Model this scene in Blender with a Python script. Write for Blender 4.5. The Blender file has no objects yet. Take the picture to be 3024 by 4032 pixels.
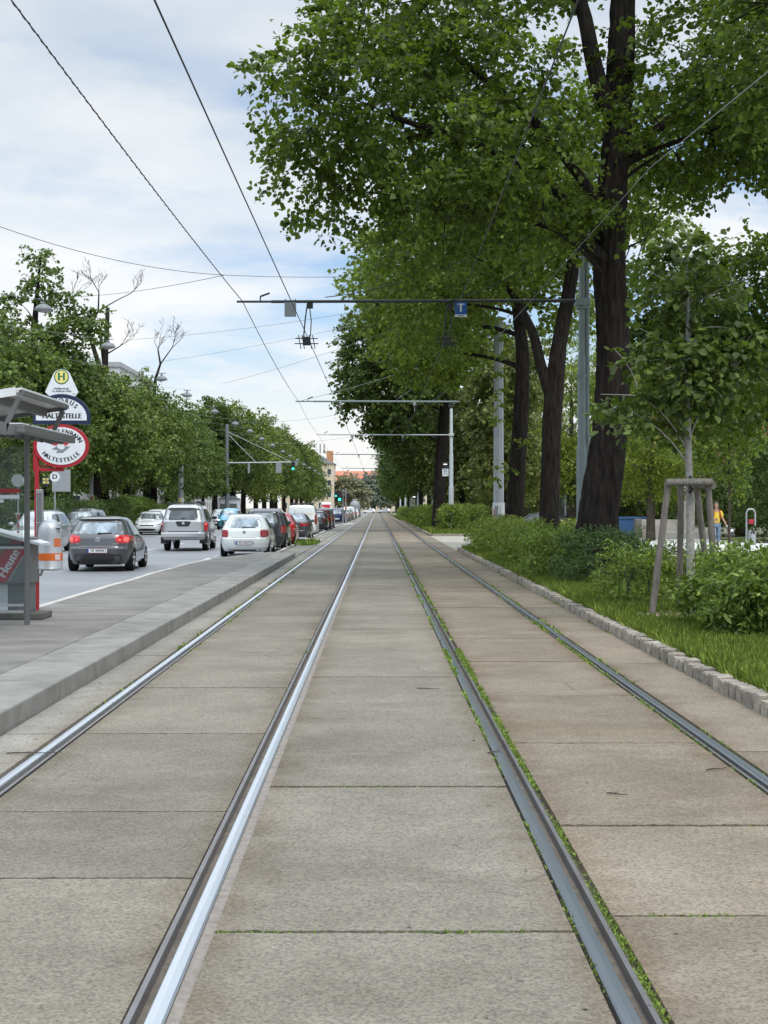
import bpy, bmesh, math, random
import numpy as np
from mathutils import Vector, Matrix
R = math.radians
random.seed(7); rng = np.random.default_rng(7)
C = bpy.context.scene.collection
scene = bpy.context.scene

# ---------------------------------------------------------------- camera, sky, sun, exposure
CAM_H = 1.6; F = 5590.0; VX, VY = 1485.0, 2000.0
cd = bpy.data.cameras.new('camera'); cam = bpy.data.objects.new('camera', cd); C.objects.link(cam)
cd.sensor_fit = 'VERTICAL'; cd.sensor_height = 36.0; cd.lens = 36.0*F/4032.0
cd.clip_start = 0.05; cd.clip_end = 6000
cam.location = (0, 0, CAM_H)
cam.rotation_euler = (R(90-0.164), 0, R(-0.277))
scene.camera = cam

SUN_EL, SUN_AZ = 57.0, 150.0      # azimuth clockwise from +Y (the way the camera looks)
w = bpy.data.worlds.new('World'); scene.world = w; w.use_nodes = True
nt = w.node_tree; nt.nodes.clear()
def N(tree, t, **kw):
    n = tree.nodes.new(t)
    for k, v in kw.items():
        if k.startswith('i_'):
            key = k[2:]
            key = int(key) if key.isdigit() else key.replace('_', ' ')
            n.inputs[key].default_value = v
        else: setattr(n, k, v)
    return n
def ramp(tree, pts):
    r = tree.nodes.new('ShaderNodeValToRGB'); e = r.color_ramp.elements
    while len(e) < len(pts): e.new(0.5)
    for k, (p, c) in zip(e, pts):
        k.position = p; k.color = tuple(c)+(1,) if len(c) == 3 else c
    return r
L = nt.links.new
out = N(nt, 'ShaderNodeOutputWorld'); bg = N(nt, 'ShaderNodeBackground', i_Strength=0.1)
sky = N(nt, 'ShaderNodeTexSky', sky_type='NISHITA', sun_disc=False)
sky.sun_elevation = R(SUN_EL); sky.sun_rotation = R(SUN_AZ); sky.air_density = 1.0; sky.dust_density = 1.2
tc = N(nt, 'ShaderNodeTexCoord'); sep = N(nt, 'ShaderNodeSeparateXYZ'); L(tc.outputs['Generated'], sep.inputs[0])
# flatten the dome so that clouds stretch out towards the horizon
zz = N(nt, 'ShaderNodeMath', operation='MAXIMUM', i_1=0.0); L(sep.outputs['Z'], zz.inputs[0])
za = N(nt, 'ShaderNodeMath', operation='ADD', i_1=0.30); L(zz.outputs[0], za.inputs[0])
dx = N(nt, 'ShaderNodeMath', operation='DIVIDE'); L(sep.outputs['X'], dx.inputs[0]); L(za.outputs[0], dx.inputs[1])
dy = N(nt, 'ShaderNodeMath', operation='DIVIDE'); L(sep.outputs['Y'], dy.inputs[0]); L(za.outputs[0], dy.inputs[1])
cmb = N(nt, 'ShaderNodeCombineXYZ'); L(dx.outputs[0], cmb.inputs[0]); L(dy.outputs[0], cmb.inputs[1])
mp = N(nt, 'ShaderNodeMapping'); L(cmb.outputs[0], mp.inputs[0]); mp.inputs['Location'].default_value = (3.15, 1.35, 0.3); mp.inputs['Scale'].default_value = (0.75, 1.0, 1)
n1 = N(nt, 'ShaderNodeTexNoise', i_Scale=2.0, i_Detail=9.0, i_Roughness=0.55, i_Distortion=0.25); L(mp.outputs[0], n1.inputs['Vector'])
cov = ramp(nt, [(0.47, (0.08,)*3), (0.54, (0.6,)*3), (0.61, (1,)*3)]); L(n1.outputs['Fac'], cov.inputs[0])
n2 = N(nt, 'ShaderNodeTexNoise', i_Scale=4.2, i_Detail=7.0, i_Roughness=0.5); L(mp.outputs[0], n2.inputs['Vector'])
shade = ramp(nt, [(0.32, (5.9, 7.35, 9.1)), (0.60, (9.1, 9.7, 10.3))]); L(n2.outputs['Fac'], shade.inputs[0])
hz = ramp(nt, [(0.0, (1,)*3), (0.10, (0.85,)*3), (0.22, (0.25,)*3), (0.42, (0.0,)*3)]); L(sep.outputs['Z'], hz.inputs[0])
mh = N(nt, 'ShaderNodeMixRGB', i_Color2=(9.6, 9.5, 9.3, 1)); L(hz.outputs[0], mh.inputs[0]); L(shade.outputs[0], mh.inputs[1])
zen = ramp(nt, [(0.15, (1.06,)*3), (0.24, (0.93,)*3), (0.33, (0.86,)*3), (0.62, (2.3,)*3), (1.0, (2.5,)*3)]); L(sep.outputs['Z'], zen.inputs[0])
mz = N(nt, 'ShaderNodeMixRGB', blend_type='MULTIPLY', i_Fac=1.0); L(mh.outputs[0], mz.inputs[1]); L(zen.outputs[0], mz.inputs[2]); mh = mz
up = ramp(nt, [(0.235, (0,)*3), (0.31, (0.92,)*3)]); L(sep.outputs['Z'], up.inputs[0])
lo = ramp(nt, [(0.05, (0.92,)*3), (0.13, (0,)*3)]); L(sep.outputs['Z'], lo.inputs[0]); c0 = N(nt, 'ShaderNodeMixRGB', blend_type='LIGHTEN', i_Fac=1.0); L(cov.outputs[0], c0.inputs[1]); L(lo.outputs[0], c0.inputs[2]); cov = c0
cm = N(nt, 'ShaderNodeMixRGB', blend_type='LIGHTEN', i_Fac=1.0); L(cov.outputs[0], cm.inputs[1]); L(up.outputs[0], cm.inputs[2]); cov = cm
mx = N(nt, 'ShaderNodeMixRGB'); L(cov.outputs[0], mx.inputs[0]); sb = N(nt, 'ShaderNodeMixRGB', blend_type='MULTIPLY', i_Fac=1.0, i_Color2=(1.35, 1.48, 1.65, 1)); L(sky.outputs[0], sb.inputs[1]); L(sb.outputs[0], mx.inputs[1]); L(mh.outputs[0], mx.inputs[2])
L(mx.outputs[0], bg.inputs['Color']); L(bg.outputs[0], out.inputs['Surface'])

sl = bpy.data.lights.new('sun', 'SUN'); so = bpy.data.objects.new('sun', sl); C.objects.link(so)
sl.energy = 1.9; sl.angle = R(14); sl.color = (1.0, 0.95, 0.87)
az, el = R(SUN_AZ), R(SUN_EL)
sd = Vector((math.sin(az)*math.cos(el), math.cos(az)*math.cos(el), math.sin(el)))
so.rotation_euler = sd.to_track_quat('Z', 'Y').to_euler(); so.location = (20, -20, 40)
scene.view_settings.view_transform = 'Standard'; scene.view_settings.look = 'None'
scene.view_settings.exposure = 0.0; scene.view_settings.gamma = 1.0
scene.cycles.max_bounces = 7; scene.cycles.transparent_max_bounces = 6
scene.cycles.diffuse_bounces = 3; scene.cycles.glossy_bounces = 3
scene.cycles.use_denoising = True

# ---------------------------------------------------------------- helpers
def at(sx, sy, Z):                      # a measured direction carried out to a known distance
    return Vector(((sx-VX)/F*Z, Z, CAM_H+(VY-sy)/F*Z))
def tag(o, label=None, cat=None, group=None, kind=None):
    if label: o['label'] = label
    if cat: o['category'] = cat
    if group: o['group'] = group
    if kind: o['kind'] = kind
    return o
def thing(name, loc, label, cat, group=None, rz=0):
    o = bpy.data.objects.new(name, None); C.objects.link(o); o.empty_display_size = 0.2
    o.location = loc; o.rotation_euler = (0, 0, rz)
    return tag(o, label, cat, group)
def link(name, me, parent=None, world=False):
    o = bpy.data.objects.new(name, me); C.objects.link(o)
    if parent is not None:
        o.parent = parent
        if world: o.matrix_parent_inverse = mat_world(parent).inverted()
    return o
def mat_world(o):
    m = Matrix.LocRotScale(o.location, o.rotation_euler, o.scale)
    return mat_world(o.parent) @ m if o.parent else m
def copy_tree(o, parent=None):
    c = o.copy(); C.objects.link(c)
    if parent is not None:
        c.parent = parent
    for ch in o.children: copy_tree(ch, c)
    return c

class MB:
    def __init__(s): s.v = []; s.f = []; s.m = []
    def add(s, vs, fs, m=0):
        b = len(s.v); s.v += [tuple(p) for p in vs]
        s.f += [tuple(b+i for i in f) for f in fs]; s.m += [m]*len(fs); return s
    def box(s, x0, x1, y0, y1, z0, z1, m=0):
        return s.add([(x0,y0,z0),(x1,y0,z0),(x1,y1,z0),(x0,y1,z0),(x0,y0,z1),(x1,y0,z1),(x1,y1,z1),(x0,y1,z1)],
                     [(0,3,2,1),(4,5,6,7),(0,1,5,4),(1,2,6,5),(2,3,7,6),(3,0,4,7)], m)
    def bbox(s, x0, x1, y0, y1, z0, z1, b=0.01, m=0):   # box with chamfered edges
        bm = bmesh.new(); bmesh.ops.create_cube(bm, size=1)
        for v in bm.verts: v.co = ((x0+x1)/2+v.co.x*(x1-x0), (y0+y1)/2+v.co.y*(y1-y0), (z0+z1)/2+v.co.z*(z1-z0))
        bmesh.ops.bevel(bm, geom=bm.edges[:], offset=b, segments=2, affect='EDGES', profile=0.5)
        return s.bm(bm, m)
    def bm(s, bm, m=0):
        bm.verts.index_update(); s.add([v.co for v in bm.verts], [[v.index for v in f.verts] for f in bm.faces], m); bm.free(); return s
    def beam(s, a, b, wx, wz, m=0, up=(0,0,1)):
        a = Vector(a); b = Vector(b); d = (b-a).normalized(); u = Vector(up)
        x = d.cross(u)
        if x.length < 1e-4: x = d.cross(Vector((0,1,0)))
        x.normalize(); z = x.cross(d).normalized(); x = x*wx/2; z = z*wz/2
        return s.add([a-x-z, a+x-z, a+x+z, a-x+z, b-x-z, b+x-z, b+x+z, b-x+z],
                     [(3,2,1,0),(4,5,6,7),(0,1,5,4),(1,2,6,5),(2,3,7,6),(3,0,4,7)], m)
    def tube(s, pts, rad, n=8, m=0, cap=True):
        pts = [Vector(p) for p in pts]
        if not hasattr(rad, '__len__'): rad = [rad]*len(pts)
        b = len(s.v); ref = None
        for i, p in enumerate(pts):
            d = (pts[min(i+1, len(pts)-1)]-pts[max(i-1, 0)])
            d = d.normalized() if d.length > 1e-9 else Vector((0,0,1))
            if ref is None: ref = Vector((1,0,0)) if abs(d.x) < 0.9 else Vector((0,1,0))
            u = (ref-d*ref.dot(d)).normalized(); ref = u; v = d.cross(u)
            for k in range(n):
                a = 2*math.pi*k/n
                s.v.append(tuple(p+(u*math.cos(a)+v*math.sin(a))*rad[i]))
        nf = 0
        for i in range(len(pts)-1):
            for k in range(n):
                k2 = (k+1) % n
                s.f.append((b+i*n+k, b+i*n+k2, b+(i+1)*n+k2, b+(i+1)*n+k)); nf += 1
        if cap:
            s.f.append(tuple(b+k for k in reversed(range(n)))); s.f.append(tuple(b+(len(pts)-1)*n+k for k in range(n))); nf += 2
        s.m += [m]*nf; return s
    def lathe(s, prof, c=(0,0,0), axis='Z', n=24, m=0):      # prof: (radius, height)
        b = len(s.v); c = Vector(c)
        for r, h in prof:
            for k in range(n):
                a = 2*math.pi*k/n; x, y = r*math.cos(a), r*math.sin(a)
                p = (x, y, h) if axis == 'Z' else ((h, x, y) if axis == 'X' else (x, h, y))
                s.v.append(tuple(c+Vector(p)))
        nf = 0
        for i in range(len(prof)-1):
            for k in range(n):
                k2 = (k+1) % n
                s.f.append((b+i*n+k, b+i*n+k2, b+(i+1)*n+k2, b+(i+1)*n+k)); nf += 1
        s.f.append(tuple(b+k for k in reversed(range(n)))); s.f.append(tuple(b+(len(prof)-1)*n+k for k in range(n)))
        s.m += [m]*(nf+2); return s
    def prism(s, poly, fn, d, m=0):          # poly of (a,b); fn(a,b,t) -> point, t = 0 or d
        n = len(poly)
        vs = [fn(a, b, 0) for a, b in poly]+[fn(a, b, d) for a, b in poly]
        return s.add(vs, [tuple(range(n))[::-1], tuple(range(n, 2*n))]+[(i, (i+1) % n, n+(i+1) % n, n+i) for i in range(n)], m)
    def build(s, name, mats, parent=None, smooth=False, world=False, angle=None):
        me = bpy.data.meshes.new(name); me.from_pydata(s.v, [], s.f); me.update()
        if not isinstance(mats, (list, tuple)): mats = [mats]
        for q in mats: me.materials.append(q)
        if len(mats) > 1: me.polygons.foreach_set('material_index', s.m)
        bm = bmesh.new(); bm.from_mesh(me); bmesh.ops.recalc_face_normals(bm, faces=bm.faces[:]); bm.to_mesh(me); bm.free()
        if smooth:
            me.polygons.foreach_set('use_smooth', [True]*len(me.polygons))
            if angle: me.set_sharp_from_angle(angle=R(angle))
        return link(name, me, parent, world)

_txt = {}
def text_mesh(t, size):
    if (t, size) in _txt: return _txt[(t, size)]
    cu = bpy.data.curves.new('lettering', 'FONT'); cu.body = t; cu.size = size; cu.align_x = 'CENTER'; cu.align_y = 'CENTER'; cu.resolution_u = 3
    o = bpy.data.objects.new('lettering', cu); C.objects.link(o)
    dg = bpy.context.evaluated_depsgraph_get(); me = bpy.data.meshes.new_from_object(o.evaluated_get(dg))
    r = ([tuple(v.co) for v in me.vertices], [tuple(p.vertices) for p in me.polygons])
    bpy.data.objects.remove(o); bpy.data.curves.remove(cu); bpy.data.meshes.remove(me)
    _txt[(t, size)] = r; return r
def put_text(mb, t, size, c, right=(1,0,0), up=(0,0,1), bold=0.0, sx=1.0, m=0):
    vs, fs = text_mesh(t, size); c = Vector(c); r = Vector(right); u = Vector(up); nn = r.cross(u)
    offs = [0.0] if not bold else [-bold, 0.0, bold]
    for k, ob in enumerate(offs):
        mb.add([c+r*(x*sx+ob)+u*y+nn*(0.0004*k) for x, y, z in vs], fs, m)

# ---------------------------------------------------------------- materials
def mat(name, col, rough=0.6, metal=0.0, spec=0.5, var=None, bump=None, emit=None, coat=0.0, island=0.0, stretch=None, alpha=None):
    """var=(scale, other colour, contrast), bump=(scale, strength)"""
    m = bpy.data.materials.new(name); m.use_nodes = True; t = m.node_tree; b = t.nodes['Principled BSDF']
    b.inputs['Base Color'].default_value = (*col, 1); b.inputs['Roughness'].default_value = rough
    b.inputs['Metallic'].default_value = metal; b.inputs['Specular IOR Level'].default_value = spec
    b.inputs['Coat Weight'].default_value = coat; b.inputs['Coat Roughness'].default_value = 0.05
    lk = t.links.new
    co = N(t, 'ShaderNodeTexCoord'); src = co.outputs['Object']
    if stretch:
        mpn = N(t, 'ShaderNodeMapping'); mpn.inputs['Scale'].default_value = stretch; lk(src, mpn.inputs[0]); src = mpn.outputs[0]
    last = None
    if var:
        n = N(t, 'ShaderNodeTexNoise', i_Scale=var[0], i_Detail=6.0, i_Roughness=0.6); lk(src, n.inputs['Vector'])
        h = var[2] if len(var) > 2 else 0.2
        r = ramp(t, [(0.5-h, col), (0.5+h, var[1])]); lk(n.outputs['Fac'], r.inputs[0]); last = r.outputs[0]
    if island:
        g = N(t, 'ShaderNodeNewGeometry'); mr = N(t, 'ShaderNodeMapRange'); mr.inputs['To Min'].default_value = 1-island; mr.inputs['To Max'].default_value = 1+island
        lk(g.outputs['Random Per Island'], mr.inputs['Value'])
        q = N(t, 'ShaderNodeMixRGB', blend_type='MULTIPLY', i_Fac=1.0, i_Color1=(*col, 1))
        if last: lk(last, q.inputs[1])
        lk(mr.outputs[0], q.inputs[2]); last = q.outputs[0]
    if last: lk(last, b.inputs['Base Color'])
    if bump:
        n = N(t, 'ShaderNodeTexNoise', i_Scale=bump[0], i_Detail=5.0); lk(src, n.inputs['Vector'])
        bp = N(t, 'ShaderNodeBump', i_Strength=bump[1], i_Distance=0.02); lk(n.outputs['Fac'], bp.inputs['Height']); lk(bp.outputs[0], b.inputs['Normal'])
    if emit: b.inputs['Emission Color'].default_value = (*emit[0], 1); b.inputs['Emission Strength'].default_value = emit[1]
    if alpha is not None: b.inputs['Alpha'].default_value = alpha
    return m

def concrete(name, ca, cb, cstain, rust=None):
    """exposed aggregate concrete: salt-and-pepper grain, worn patches, long streaks"""
    m = bpy.data.materials.new(name); m.use_nodes = True; t = m.node_tree; b = t.nodes['Principled BSDF']; lk = t.links.new
    co = N(t, 'ShaderNodeTexCoord'); o = co.outputs['Object']
    big = N(t, 'ShaderNodeTexNoise', i_Scale=0.9, i_Detail=7.0, i_Roughness=0.65); lk(o, big.inputs['Vector'])
    r1 = ramp(t, [(0.34, ca), (0.64, cb)]); lk(big.outputs['Fac'], r1.inputs[0])
    ms = N(t, 'ShaderNodeMapping'); ms.inputs['Scale'].default_value = (1.5, 2.6, 1); ms.inputs['Location'].default_value = (3, 9, 0); lk(o, ms.inputs[0])
    st = N(t, 'ShaderNodeTexNoise', i_Scale=0.8, i_Detail=8.0, i_Roughness=0.7); lk(ms.outputs[0], st.inputs['Vector'])
    r2 = ramp(t, [(0.52, (0,)*3), (0.74, (0.55,)*3)]); lk(st.outputs['Fac'], r2.inputs[0])
    q = N(t, 'ShaderNodeMixRGB', i_Color2=(*cstain, 1)); lk(r2.outputs[0], q.inputs[0]); lk(r1.outputs[0], q.inputs[1])
    g = N(t, 'ShaderNodeNewGeometry'); mr = N(t, 'ShaderNodeMapRange'); mr.inputs['To Min'].default_value = 0.86; mr.inputs['To Max'].default_value = 1.12
    lk(g.outputs['Random Per Island'], mr.inputs['Value'])
    q2 = N(t, 'ShaderNodeMixRGB', blend_type='MULTIPLY', i_Fac=1.0); lk(q.outputs[0], q2.inputs[1]); lk(mr.outputs[0], q2.inputs[2])
    gr = N(t, 'ShaderNodeTexVoronoi', i_Scale=95.0); lk(o, gr.inputs['Vector'])
    rg = ramp(t, [(0.0, (0.5,)*3), (0.45, (1.0,)*3), (1.0, (1.45,)*3)]); sgr = N(t, 'ShaderNodeSeparateXYZ'); lk(gr.outputs['Color'], sgr.inputs[0]); lk(sgr.outputs[0], rg.inputs[0])
    q3 = N(t, 'ShaderNodeMixRGB', blend_type='MULTIPLY', i_Fac=0.65); lk(q2.outputs[0], q3.inputs[1]); lk(rg.outputs[0], q3.inputs[2])
    lastc = q3.outputs[0]
    pit = N(t, 'ShaderNodeTexVoronoi', i_Scale=2.3); lk(o, pit.inputs['Vector'])      # scattered small dark spots
    rp = ramp(t, [(0.025, (1,)*3), (0.05, (0,)*3)]); lk(pit.outputs['Distance'], rp.inputs[0])
    q4 = N(t, 'ShaderNodeMixRGB', i_Color2=(0.09, 0.085, 0.085, 1)); lk(rp.outputs[0], q4.inputs[0]); lk(lastc, q4.inputs[1]); lastc = q4.outputs[0]
    if rust:
        rn = N(t, 'ShaderNodeTexNoise', i_Scale=0.55, i_Detail=5.0); lk(o, rn.inputs['Vector'])
        rr = ramp(t, [(0.5, (0,)*3), (0.75, (0.7,)*3)]); lk(rn.outputs['Fac'], rr.inputs[0])
        q5 = N(t, 'ShaderNodeMixRGB', blend_type='MULTIPLY', i_Color2=(*rust, 1)); lk(rr.outputs[0], q5.inputs[0]); lk(lastc, q5.inputs[1]); lastc = q5.outputs[0]
    sx = N(t, 'ShaderNodeSeparateXYZ'); lk(o, sx.inputs[0]); cur = None       # brake dust and rust along the rails
    for rx in (-2.195, -0.70, 0.835, 2.26):
        a = N(t, 'ShaderNodeMath', operation='SUBTRACT', i_1=rx); lk(sx.outputs[0], a.inputs[0]); ab = N(t, 'ShaderNodeMath', operation='ABSOLUTE'); lk(a.outputs[0], ab.inputs[0])
        if cur is None: cur = ab
        else: mn = N(t, 'ShaderNodeMath', operation='MINIMUM'); lk(cur.outputs[0], mn.inputs[0]); lk(ab.outputs[0], mn.inputs[1]); cur = mn
    rn2 = N(t, 'ShaderNodeTexNoise', i_Scale=3.0, i_Detail=6.0); lk(o, rn2.inputs['Vector']); ad = N(t, 'ShaderNodeMath', operation='MULTIPLY_ADD', i_1=-0.5, i_2=0.25); lk(rn2.outputs['Fac'], ad.inputs[0])
    sm = N(t, 'ShaderNodeMath', operation='ADD'); lk(cur.outputs[0], sm.inputs[0]); lk(ad.outputs[0], sm.inputs[1])
    rd = ramp(t, [(0.05, (0.75,)*3), (0.26, (0.0,)*3)]); lk(sm.outputs[0], rd.inputs[0])
    q6 = N(t, 'ShaderNodeMixRGB', blend_type='MULTIPLY', i_Color2=(0.72, 0.63, 0.54, 1)); lk(rd.outputs[0], q6.inputs[0]); lk(lastc, q6.inputs[1]); lastc = q6.outputs[0]
    wn = N(t, 'ShaderNodeTexNoise', i_Scale=1.6, i_Detail=4.0); lk(o, wn.inputs['Vector']); mv = N(t, 'ShaderNodeMixRGB', i_Fac=0.22); lk(o, mv.inputs[1]); lk(wn.outputs['Color'], mv.inputs[2])
    ck = N(t, 'ShaderNodeTexVoronoi', i_Scale=0.7, feature='DISTANCE_TO_EDGE'); lk(mv.outputs[0], ck.inputs['Vector']); rc = ramp(t, [(0.003, (0.45,)*3), (0.006, (0,)*3)]); lk(ck.outputs['Distance'], rc.inputs[0])
    km = N(t, 'ShaderNodeTexNoise', i_Scale=0.45, i_Detail=2.0); lk(o, km.inputs['Vector']); rk = ramp(t, [(0.56, (0,)*3), (0.6, (1,)*3)]); lk(km.outputs['Fac'], rk.inputs[0])
    kk = N(t, 'ShaderNodeMath', operation='MULTIPLY'); lk(rc.outputs[0], kk.inputs[0]); lk(rk.outputs[0], kk.inputs[1])
    q7 = N(t, 'ShaderNodeMixRGB', i_Color2=(0.055, 0.05, 0.042, 1)); lk(kk.outputs[0], q7.inputs[0]); lk(lastc, q7.inputs[1]); lastc = q7.outputs[0]
    lk(lastc, b.inputs['Base Color']); b.inputs['Roughness'].default_value = 0.85; b.inputs['Specular IOR Level'].default_value = 0.3
    bp = N(t, 'ShaderNodeBump', i_Strength=0.35, i_Distance=0.004); lk(gr.outputs['Distance'], bp.inputs['Height']); lk(bp.outputs[0], b.inputs['Normal'])
    return m

def leafmat(name, dark, light, trans, tmix=0.35, rough=0.5, spec=0.25):
    m = bpy.data.materials.new(name); m.use_nodes = True; t = m.node_tree; b = t.nodes['Principled BSDF']; lk = t.links.new
    g = N(t, 'ShaderNodeNewGeometry'); r = ramp(t, [(0.0, dark), (0.75, light), (1.0, [min(1, c*1.7) for c in light])]); lk(g.outputs['Random Per Island'], r.inputs[0])
    oi = N(t, 'ShaderNodeObjectInfo'); ro = ramp(t, [(0.0, (0.78, 0.86, 0.95)), (0.5, (1.0, 1.0, 0.9)), (1.0, (1.32, 1.16, 0.95))]); lk(oi.outputs['Random'], ro.inputs[0])
    mo = N(t, 'ShaderNodeMixRGB', blend_type='MULTIPLY', i_Fac=1.0); lk(r.outputs[0], mo.inputs[1]); lk(ro.outputs[0], mo.inputs[2])
    lk(mo.outputs[0], b.inputs['Base Color']); b.inputs['Roughness'].default_value = rough; b.inputs['Specular IOR Level'].default_value = spec
    tr = N(t, 'ShaderNodeBsdfTranslucent'); rt = ramp(t, [(0.0, [c*0.6 for c in trans]), (1.0, trans)]); lk(g.outputs['Random Per Island'], rt.inputs[0]); lk(rt.outputs[0], tr.inputs['Color'])
    mxs = N(t, 'ShaderNodeMixShader', i_Fac=tmix); lk(b.outputs[0], mxs.inputs[1]); lk(tr.outputs[0], mxs.inputs[2])
    lk(mxs.outputs[0], t.nodes['Material Output'].inputs['Surface'])
    return m

M = {}
M['slab'] = concrete('aggregate_concrete', (0.142, 0.125, 0.097), (0.208, 0.186, 0.149), (0.265, 0.240, 0.196))
M['slab_left'] = concrete('aggregate_concrete_grey', (0.135, 0.120, 0.094), (0.190, 0.172, 0.137), (0.245, 0.224, 0.182))
M['slab_brown'] = concrete('aggregate_concrete_brown', (0.146, 0.120, 0.086), (0.214, 0.180, 0.135), (0.270, 0.235, 0.183), (0.86, 0.74, 0.60))
M['slab_pale'] = concrete('pale_edge_concrete', (0.185, 0.173, 0.148), (0.25, 0.235, 0.205), (0.29, 0.275, 0.24))
M['kerb_conc'] = mat('platform_kerb_concrete', (0.150, 0.143, 0.126), 0.85, var=(2.6, (0.255, 0.246, 0.222), 0.18), bump=(60, 0.15), island=0.06)
M['kerb_worn'] = mat('worn_patch', (0.38, 0.37, 0.345), 0.9, var=(14, (0.30, 0.29, 0.265)))
M['platform'] = mat('platform_asphalt', (0.115, 0.107, 0.095), 0.85, var=(1.1, (0.22, 0.207, 0.185), 0.2), bump=(120, 0.25), stretch=(1, 2.0, 1))
M['soil'] = mat('soil', (0.075, 0.062, 0.048), 0.95, var=(14, (0.15, 0.128, 0.10)), bump=(60, 0.5))
M['mortar'] = mat('joint_mortar', (0.17, 0.145, 0.125), 0.95, var=(22, (0.27, 0.24, 0.21)), bump=(80, 0.6))
M['road'] = mat('road_asphalt', (0.165, 0.168, 0.178), 0.55, spec=0.45, var=(0.35, (0.235, 0.238, 0.25), 0.18), bump=(160, 0.15))
M['ground'] = mat('ground_earth', (0.10, 0.11, 0.06), 0.95, var=(0.3, (0.16, 0.15, 0.10)))
M['pave'] = mat('pavement_asphalt', (0.54, 0.53, 0.51), 0.8, var=(0.6, (0.66, 0.65, 0.63)), bump=(60, 0.1))
M['paint'] = mat('road_paint', (0.62, 0.62, 0.60), 0.7, var=(6, (0.45, 0.45, 0.44)))
M['edge_kerb'] = mat('pale_kerb', (0.38, 0.36, 0.31), 0.8, var=(2.5, (0.52, 0.50, 0.45)), bump=(30, 0.2))
M['granite'] = mat('granite_sett', (0.175, 0.150, 0.120), 0.85, var=(10, (0.34, 0.305, 0.255)), bump=(35, 0.6), island=0.22)
M['steel'] = mat('polished_steel', (0.70, 0.73, 0.77), 0.36, 1.0, var=(3, (0.84, 0.86, 0.89)), stretch=(45, 0.3, 1))
M['steel_dull'] = mat('dull_steel', (0.25, 0.272, 0.288), 0.42, 1.0, var=(3, (0.33, 0.352, 0.37)), stretch=(30, 0.3, 1))
M['lip'] = mat('rail_lip_steel', (0.30, 0.29, 0.29), 0.5, 1.0, var=(4, (0.24, 0.22, 0.21)))
M['groove'] = mat('rail_groove_rust', (0.035, 0.03, 0.03), 0.7, 0.3, var=(8, (0.075, 0.062, 0.058)))
M['verge'] = mat('verge_soil', (0.085, 0.105, 0.035), 0.95, var=(3, (0.15, 0.165, 0.06)), bump=(30, 0.5))
M['mulch'] = mat('wood_mulch', (0.17, 0.13, 0.09), 0.95, var=(25, (0.32, 0.27, 0.19)), bump=(50, 0.8))
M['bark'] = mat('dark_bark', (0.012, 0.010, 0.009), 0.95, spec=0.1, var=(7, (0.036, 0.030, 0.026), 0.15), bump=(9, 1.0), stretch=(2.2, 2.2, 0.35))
M['bark_mid'] = mat('grey_bark', (0.045, 0.037, 0.03), 0.95, spec=0.15, var=(7, (0.10, 0.085, 0.07)), bump=(12, 0.8), stretch=(2, 2, 0.4))
M['bark_pale'] = mat('pale_smooth_bark', (0.20, 0.19, 0.17), 0.9, var=(16, (0.36, 0.345, 0.31)), bump=(20, 0.3))
M['stake'] = mat('weathered_wood', (0.10, 0.088, 0.076), 0.9, var=(12, (0.23, 0.205, 0.18)), bump=(30, 0.6), stretch=(3, 3, 0.25))
M['leaf_hero'] = leafmat('lime_leaf', (0.013, 0.025, 0.006), (0.056, 0.09, 0.014), (0.3, 0.45, 0.03), 0.28)
M['leaf_mid'] = leafmat('lime_leaf_bright', (0.038, 0.063, 0.011), (0.13, 0.176, 0.028), (0.34, 0.47, 0.04), 0.32)
M['leaf_dark'] = leafmat('dark_leaf', (0.026, 0.042, 0.011), (0.078, 0.112, 0.025), (0.17, 0.27, 0.03), 0.25)
M['leaf_olive'] = leafmat('olive_leaf', (0.075, 0.092, 0.022), (0.165, 0.19, 0.05), (0.25, 0.3, 0.06), 0.26)
M['leaf_row'] = leafmat('row_leaf', (0.036, 0.062, 0.013), (0.135, 0.18, 0.04), (0.24, 0.34, 0.05), 0.26)
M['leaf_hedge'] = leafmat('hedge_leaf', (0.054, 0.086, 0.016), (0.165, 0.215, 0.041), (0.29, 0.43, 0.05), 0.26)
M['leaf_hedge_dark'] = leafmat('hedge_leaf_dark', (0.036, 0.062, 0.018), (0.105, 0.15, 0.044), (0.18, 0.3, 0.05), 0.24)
M['leaf_lime'] = leafmat('fresh_leaf', (0.09, 0.17, 0.02), (0.18, 0.30, 0.04), (0.35, 0.55, 0.06), 0.4)
M['leaf_silver'] = leafmat('silver_leaf', (0.13, 0.15, 0.095), (0.25, 0.27, 0.19), (0.2, 0.24, 0.12), 0.2)
M['grass'] = leafmat('grass_blade', (0.078, 0.126, 0.022), (0.178, 0.24, 0.05), (0.3, 0.44, 0.06), 0.28)
M['weed'] = leafmat('weed_leaf', (0.065, 0.115, 0.02), (0.145, 0.215, 0.045), (0.22, 0.36, 0.05), 0.28)
M['pole'] = mat('grey_green_pole_paint', (0.155, 0.195, 0.195), 0.5, var=(3, (0.20, 0.245, 0.24)), bump=(25, 0.08))
M['pole_pale'] = mat('pale_grey_pole_paint', (0.38, 0.43, 0.44), 0.5, var=(2, (0.48, 0.52, 0.53)), bump=(25, 0.08))
M['pole_conc'] = mat('concrete_pole', (0.30, 0.32, 0.33), 0.8, var=(4, (0.40, 0.42, 0.43)), bump=(20, 0.2))
M['mast'] = mat('grey_mast', (0.13, 0.145, 0.155), 0.5, var=(3, (0.17, 0.185, 0.195)))
M['galv'] = mat('galvanised_steel', (0.33, 0.345, 0.35), 0.45, 0.7, var=(9, (0.42, 0.43, 0.44)))
M['dkmetal'] = mat('dark_metal', (0.045, 0.047, 0.05), 0.5, 0.3)
M['wire'] = mat('wire_black', (0.03, 0.03, 0.032), 0.5, 0.3)
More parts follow.
